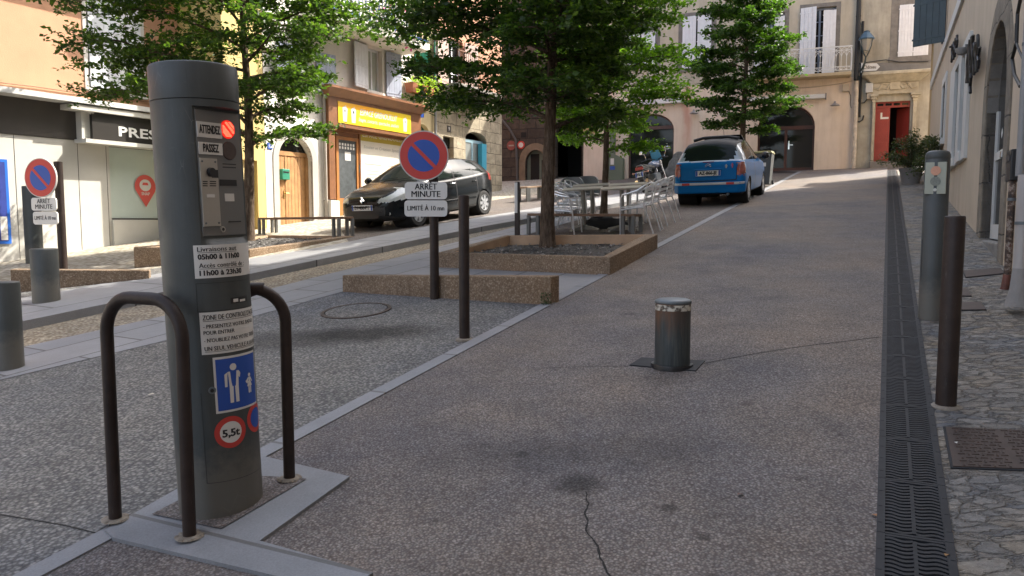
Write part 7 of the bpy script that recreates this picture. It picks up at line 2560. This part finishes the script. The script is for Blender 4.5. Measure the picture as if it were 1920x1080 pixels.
# ------------------------------------------------------------ motorcycle
def motorbike():
    a, b_ = G(1213, 366), G(1254, 351)
    d = b_ - a; d.z = 0; hd = math.atan2(d.y, d.x)
    hd = math.atan2(SU.y, SU.x) - R(6)
    root = thing('motorcycle', 'black motorcycle with number plate parked before the left arched window', 'motorcycle')
    M_mb = mat('black motorcycle paint', (.012, .013, .018), .2, var=0, coat=.8)
    for x, nm in ((-.70, 'rear_wheel'), (.72, 'front_wheel')):
        o = obj(nm, MB().lathe([(.22, -.06), (.29, -.06), (.315, -.02), (.315, .02), (.29, .06), (.22, .06)], 28, (x, 0, .315), axis='Y', caps=False), M_tyre, root)
        mb = MB()
        for k in range(5):
            t_ = k * 2 * PI / 5
            mb.tube([(x, 0, .315), (x + .22 * math.cos(t_), 0, .315 + .22 * math.sin(t_))], .018, 5)
        mb.cyl((x, -.07, .315), (x, .07, .315), .05)
        obj('rim', mb, M_cap, o)
    obj('engine', MB().box(-.20, .25, -.16, .16, .28, .60), M_cap, root, bevel=.05)
    obj('frame', MB().tube([(-.70, .09, .315), (-.2, .12, .42), (.0, .1, .7), (.45, 0, .88)], .025, 8).tube([(-.70, -.09, .315), (-.2, -.12, .42), (.0, -.1, .7), (.45, 0, .88)], .025, 8), M_black, root)
    mb = MB().lathe([(0, -.28), (.10, -.25), (.155, -.10), (.165, .05), (.12, .20), (0, .27)], 18, (0, 0, 0))
    mb.v = [Vector((.18 + p.z * 1.0, p.x * 1.05, .86 + p.y * .75)) for p in mb.v]
    obj('fuel_tank', mb, mat('blue silver tank', (.20, .24, .34), .25, var=0, coat=.8), root)
    obj('seat', MB().hexa([(-.75, -.10, .80), (-.02, -.14, .74), (-.02, .14, .74), (-.75, .10, .80)], [(-.80, -.08, .92), (-.02, -.10, .84), (-.02, .10, .84), (-.80, .08, .92)]), mat('seat vinyl', (.04, .04, .035), .6), root, bevel=.03)
    obj('tail_fairing', MB().hexa([(-.95, -.11, .74), (-.35, -.16, .62), (-.35, .16, .62), (-.95, .11, .74)], [(-.98, -.10, .90), (-.35, -.12, .82), (-.35, .12, .82), (-.98, .10, .90)]), M_mb, root, bevel=.03)
    obj('rear_mudguard', MB().hexa([(-1.02, -.08, .46), (-.98, -.08, .46), (-.98, .08, .46), (-1.02, .08, .46)], [(-.94, -.09, .78), (-.80, -.09, .78), (-.80, .09, .78), (-.94, .09, .78)]), M_black, root)
    obj('tail_light', MB().hexa([(-1.0, -.12, .755), (-.95, -.12, .755), (-.95, .12, .755), (-1.0, .12, .755)], [(-1.01, -.11, .845), (-.97, -.11, .845), (-.97, .11, .845), (-1.01, .11, .845)]), mat('red lamp glass', (.3, .02, .015)), root)
    plate(root, 'AP 056 XE', -1.045, 0, .62, .24, .15, R(10), -1)
    for s_ in (-1, 1):
        o = obj('indicator', MB().cyl((-.93, s_ * .12, .68), (-.93, s_ * .22, .68), .012).lathe([(0, -.03), (.035, 0), (0, .04)], 10, (-.93, s_ * .24, .68), axis='Y'), mat('orange lens', (.55, .27, .17)), root)
        obj('fork', MB().cyl((.72, s_ * .1, .315), (.46, s_ * .1, .98), .026), M_chrome, root)
        mb = MB().tube([(.48, s_ * .04, 1.0), (.42, s_ * .22, 1.06), (.33, s_ * .36, 1.03)], .014, 8).cyl((.36, s_ * .32, 1.035), (.30, s_ * .44, 1.02), .02)
        hb = obj('handlebar', mb, M_black, root)
        mb = MB().tube([(.38, s_ * .30, 1.05), (.42, s_ * .34, 1.18), (.40, s_ * .38, 1.26)], .008, 6)
        obj('mirror_stalk', mb, M_chrome, hb)
        mb = MB(Matrix.Translation((.40, s_ * .42, 1.28)) @ Matrix.Rotation(R(10 * s_), 4, 'X')).box(-.02, .015, -.09, .09, -.05, .055)
        mo = obj('mirror', mb, M_chrome, hb, bevel=.015)
        obj('exhaust', MB().cyl((-.95, -.17 * s_, .42), (-.30, -.15 * s_, .30), .055, .045, 16), M_chrome, root)
    obj('windshield', MB().hexa([(.52, -.17, .98), (.54, -.17, .98), (.54, .17, .98), (.52, .17, .98)], [(.38, -.15, 1.30), (.40, -.15, 1.30), (.40, .15, 1.30), (.38, .15, 1.30)]), mat('sky blue screen', (.10, .33, .48), .15, var=0), root, bevel=.01)
    obj('headlight', MB().lathe([(0, -.05), (.08, -.04), (.1, .03), (.09, .06), (0, .07)], 16, (0, 0, 0)), M_chrome, root, loc=(.62, 0, .90))
    pos = a + Vector((math.cos(hd), math.sin(hd), 0)) * .7
    place(root, pos, hd, .95, .7)
    root.rotation_euler.x += R(-9)
    root.location.z = gz(pos.x, pos.y) + .015
motorbike()

# ------------------------------------------------------------ fountain, bin
def fountain():
    b0 = G(1272, 353)
    root = thing('stone_fountain', 'grey carved stone drinking fountain behind the blue car', 'fountain', b0, -AZ * .4)
    mb = MB()
    prof = [(-.42, -.2), (.42, -.2), (.42, .55), (.34, .66), (.30, .82), (.20, .92), (.16, 1.05), (.06, 1.12), (-.06, 1.12), (-.16, 1.05), (-.20, .92), (-.30, .82), (-.34, .66), (-.42, .55)]
    mb.prism(prof, -.18, .18)
    o = obj('stele', mb, mat('speckled grey stone', (.20, .20, .19), .85, var=.4, vs=8, bmp=.8, bs=20), root, smooth=False, bevel=.02)
    obj('round_hollow', MB().cyl((.02, -.181, .86), (.02, -.183, .86), .05), M_dark, o)
    obj('spout', MB().tube([(-.02, -.18, .72), (-.02, -.26, .74), (-.02, -.29, .66)], .02, 8), M_chrome, root)
    obj('basin', MB().lathe([(.26, -.1), (.28, .3), (.32, .34), (.27, .34), (.22, .26), (0, .25)], 20, (0, -.38, 0)), MC['speckled grey stone'], root)
fountain()
def bin_():
    b0 = G(1431, 348)
    root = thing('wheelie_bin', 'dark grey wheeled bin with yellowish lid just beyond the blue car', 'bin', b0, -AZ)
    M_b = mat('dark bin plastic', (.05, .055, .055), .55)
    mb = MB().hexa([(-.2, -.22, .03), (.2, -.22, .03), (.2, .22, .03), (-.2, .22, .03)], [(-.26, -.28, .93), (.26, -.28, .93), (.26, .28, .93), (-.26, .28, .93)])
    o = obj('bin_body', mb, M_b, root, smooth=False, bevel=.02)
    obj('lid', MB().hexa([(-.28, -.31, .932), (.28, -.31, .932), (.28, .3, .932), (-.28, .3, .932)], [(-.24, -.27, 1.0), (.24, -.27, 1.0), (.24, .27, 1.02), (-.24, .27, 1.02)]), mat('olive yellow lid', (.17, .15, .05), .6), root, smooth=False, bevel=.015)
    obj('label', MB().box(-.08, .1, -.262, -.256, .55, .78), M_white, root, smooth=False)
    for s_ in (-1, 1):
        obj('wheel', MB().cyl((s_ * .22, .22, .09), (s_ * .27, .22, .09), .09), M_tyre, root)
bin_()

# ------------------------------------------------------------ cafe furniture
def alu_chair():
    root = thing('cafe_chair', 'aluminium cafe chair', 'chair', (0, 0, 0), 0, 'aluminium cafe chairs')
    r = .0125
    for s_ in (-1, 1):
        arm = [(.23, s_ * .235, 0), (.215, s_ * .24, .40), (.20, s_ * .25, .60), (.16, s_ * .265, .655), (.05, s_ * .275, .675), (-.10, s_ * .27, .72), (-.20, s_ * .22, .79), (-.245, s_ * .12, .82), (-.255, 0, .825)]
        obj('arm_and_front_leg', MB().tube(arm, r, 8), M_alu, root)
        obj('rear_leg', MB().tube([(-.33, s_ * .215, 0), (-.24, s_ * .215, .30), (-.17, s_ * .215, .45), (-.20, s_ * .205, .60), (-.235, s_ * .17, .80)], r, 8), M_alu, root)
        obj('seat_rail', MB().tube([(.215, s_ * .225, .40), (.0, s_ * .225, .425), (-.17, s_ * .215, .44)], r, 8), M_alu, root)
    mb = MB()
    for k in range(6):
        x = .20 - k * .072
        mb.hexa([(x - .03, -.215, .432 + .003 * k), (x + .03, -.215, .432 + .003 * k), (x + .03, .215, .432 + .003 * k), (x - .03, .215, .432 + .003 * k)],
                [(x - .03, -.215, .444 + .003 * k), (x + .03, -.215, .444 + .003 * k), (x + .03, .215, .444 + .003 * k), (x - .03, .215, .444 + .003 * k)])
    obj('seat', mb, M_alu, root, smooth=False)
    mb = MB()
    for z, x in ((.56, -.195), (.64, -.212), (.72, -.228)):
        P = [(x + .0, -.205, z), (x - .028, -.1, z), (x - .036, 0, z), (x - .028, .1, z), (x + .0, .205, z)]
        for i in range(4):
            p, q = Vector(P[i]), Vector(P[i + 1])
            mb.hexa([p + Vector((-.004, 0, -.022)), q + Vector((-.004, 0, -.022)), q + Vector((.004, 0, -.022)), p + Vector((.004, 0, -.022))],
                    [p + Vector((-.004, 0, .022)), q + Vector((-.004, 0, .022)), q + Vector((.004, 0, .022)), p + Vector((.004, 0, .022))])
    obj('backrest', mb, M_alu, root)
    return root
chair0 = alu_chair()
azv = math.atan2(SV.y, SV.x)
chairs = [
    ((1196, 436), azv + PI, 'aluminium chair nearest the long bench on the right of the cafe tables'),
    ((1212, 428), azv + PI + .08, 'second aluminium chair from the bench on the right of the cafe tables'),
    ((1226, 420), azv + PI - .05, 'third aluminium chair from the bench on the right of the cafe tables'),
    ((1238, 413), azv + PI, 'aluminium chair nearest the blue car on the right of the cafe tables'),
    ((1060, 439), azv + .1, 'aluminium chair nearest the long bench on the left of the cafe tables'),
    ((1064, 430), azv - .1, 'second aluminium chair from the bench on the left of the cafe tables'),
    ((1073, 422), azv, 'third aluminium chair from the bench on the left of the cafe tables'),
    ((1088, 414), azv + .05, 'farthest aluminium chair on the left of the cafe tables, before the grey chairs')]
for i, (p, rz, lb) in enumerate(chairs):
    o = chair0 if i == 0 else copy_tree(chair0)
    q = G(*p, .0)
    place(o, q, rz, 1.0, .25)
    o['label'] = lb
def cafe_table():
    root = thing('cafe_table', 'cafe table', 'table', (0, 0, 0), 0, 'grey topped cafe tables')
    M_tt = mat('weathered table top', (.34, .315, .265), .45, var=.2, vs=5)
    obj('table_top', MB().box(-.36, .36, -.36, .36, .715, .745), M_tt, root, smooth=False, bevel=.006)
    obj('column', MB().cyl((0, 0, .05), (0, 0, .714), .038, n=18), mat('cast aluminium', (.34, .33, .30), .5, metal=.5, var=.1), root)
    for k in range(4):
        a = PI / 4 + k * PI / 2
        d = Vector((math.cos(a), math.sin(a), 0)); t_ = Vector((-d.y, d.x, 0))
        mb = MB().hexa([d * .02 - t_ * .035, d * .36 - t_ * .03, d * .36 + t_ * .03, d * .02 + t_ * .035],
                       [d * .02 - t_ * .03 + Vector((0, 0, .09)), d * .34 - t_ * .022 + Vector((0, 0, .03)), d * .34 + t_ * .022 + Vector((0, 0, .03)), d * .02 + t_ * .03 + Vector((0, 0, .09))])
        obj('foot', mb, MC['cast aluminium'], root, smooth=False, bevel=.006)
    return root
t0 = cafe_table()
T0 = G(1098, 431); T0.z = 0
dX = Vector((math.cos(R(8)), -math.sin(R(8)), 0)) * 0
tabs = [((1096, 430), 'front left grey topped cafe table behind the long bench'), ((1168, 431), 'front right grey topped cafe table behind the long bench'),
        ((1112, 418), 'rear left grey topped cafe table beside the slim sunlit tree'), ((1180, 419), 'rear right grey topped cafe table nearest the motorcycle')]
for i, (p, lb) in enumerate(tabs):
    o = t0 if i == 0 else copy_tree(t0)
    q = G(*p, .0)
    place(o, q, R(-6), 1.0, .35)
    o['label'] = lb
def wicker(px, py, rz, label):
    b0 = G(px, py, 0)
    root = thing('wicker_chair', label, 'chair', b0, rz, 'grey moulded chairs behind the cafe tables')
    M_wk = mat('grey woven resin', (.20, .205, .21), .6, var=.15, vs=40, bmp=.4, bs=90)
    mb = MB()
    n = 14
    prof = [(.30, .42), (.31, .55), (.30, .72), (.27, .84)]
    vs = []
    for r_, z in prof:
        for k in range(n + 1):
            a = PI / 2 + PI * k / n
            zz = z - (.0 if z < .5 else (abs(k - n / 2) / (n / 2)) ** 3 * (z - .5) * .6)
            vs.append(Vector((r_ * math.cos(a) * .9, r_ * math.sin(a), zz)))
    m_ = len(vs)
    inn = [Vector((p.x * .92, p.y * .92, p.z)) for p in vs]
    fs = [(j * (n + 1) + k, j * (n + 1) + k + 1, (j + 1) * (n + 1) + k + 1, (j + 1) * (n + 1) + k) for j in range(3) for k in range(n)]
    mb.add(vs + inn, fs + [tuple(i + m_ for i in f[::-1]) for f in fs] + [(3 * (n + 1) + k, 3 * (n + 1) + k + 1, m_ + 3 * (n + 1) + k + 1, m_ + 3 * (n + 1) + k) for k in range(n)])
    obj('backrest', mb, M_wk, root)
    obj('seat', MB().lathe([(0, .38), (.28, .38), (.30, .41), (.28, .44), (0, .44)], 20), M_wk, root)
    for k in range(4):
        a = PI / 4 + k * PI / 2
        obj('leg', MB().cyl((.26 * math.cos(a), .26 * math.sin(a), 0), (.20 * math.cos(a), .20 * math.sin(a), .39), .015), M_alu, root)
wicker(1072, 402, azv - 1.2, 'left one of the two grey moulded chairs with rounded backs')
wicker(1099, 399, azv - 1.4, 'right one of the two grey moulded chairs with rounded backs')
def lump(px, py, size, m, name, label, cat, seed):
    rnd = random.Random(seed)
    b0 = G(px, py, .0)
    mb = MB(); n, k = 16, 6
    vs = []
    for j in range(k + 1):
        t_ = j / k * PI / 2
        for i in range(n):
            a = 2 * PI * i / n
            rr = 1 + rnd.uniform(-.16, .16)
            vs.append(Vector((size[0] * math.cos(a) * math.cos(t_) ** .5 * rr, size[1] * math.sin(a) * math.cos(t_) ** .5 * rr, size[2] * math.sin(t_) * rr - .02)))
    mb.add(vs, [(j * n + i, j * n + (i + 1) % n, (j + 1) * n + (i + 1) % n, (j + 1) * n + i) for j in range(k) for i in range(n)])
    o = obj(name, mb, m, ang=60, loc=b0)
    return tag(o, label, cat)
lump(1131, 427, (.42, .25, .20), mat('black folded cover', (.012, .012, .013), .7), 'folded_cover', 'crumpled black cover lying under the cafe tables', 'cover', 4)
lump(975, 466, (.35, .22, .07), mat('dark debris', (.06, .05, .045), .95, var=.5, vs=25, bmp=.8), 'debris_pile', 'dark heap of bark and litter in planter corner by marker post', 'debris', 5)
# paper scraps and fallen leaves
def scrap(px, py, s_, col, name, label, cat, dz=.013):
    b0 = G(px, py, dz)
    rnd = random.Random(px)
    mb = MB().add([(-s_, -s_ * .5, .001), (s_ * .2, -s_ * .7, .006), (s_, .1 * s_, .002), (s_ * .3, s_ * .6, .008), (-s_ * .7, s_ * .4, .002)], [(0, 1, 2, 3, 4)])
    o = obj(name, mb, mat(name + str(px), col, .8, var=.2), loc=b0)
    o.rotation_euler = (math.atan(GY), 0, rnd.uniform(0, 6))
    tag(o, label, cat)
scrap(284, 743, .022, (.5, .45, .36), 'paper_scrap', 'tiny pale paper scrap on the grey gravel left of the pillar', 'litter')
scrap(1640, 972, .014, (.30, .14, .06), 'fallen_leaf', 'brown fallen leaf on the road edge left of the drain', 'leaf')
scrap(1776, 1048, .016, (.30, .16, .06), 'fallen_leaf', 'brown fallen leaf at the right rim of the drain near the bottom', 'leaf')
scrap(1388, 933, .018, (.14, .07, .05), 'fallen_leaf', 'dark reddish fallen leaf in the middle of the road', 'leaf')
scrap(1792, 842, .012, (.6, .6, .58), 'paper_scrap', 'white paper scrap on the large iron cover', 'litter', .03)
scrap(985, 464, .05, (.45, .30, .28), 'paper_scrap', 'pinkish litter in the middle planter', 'litter', .10)
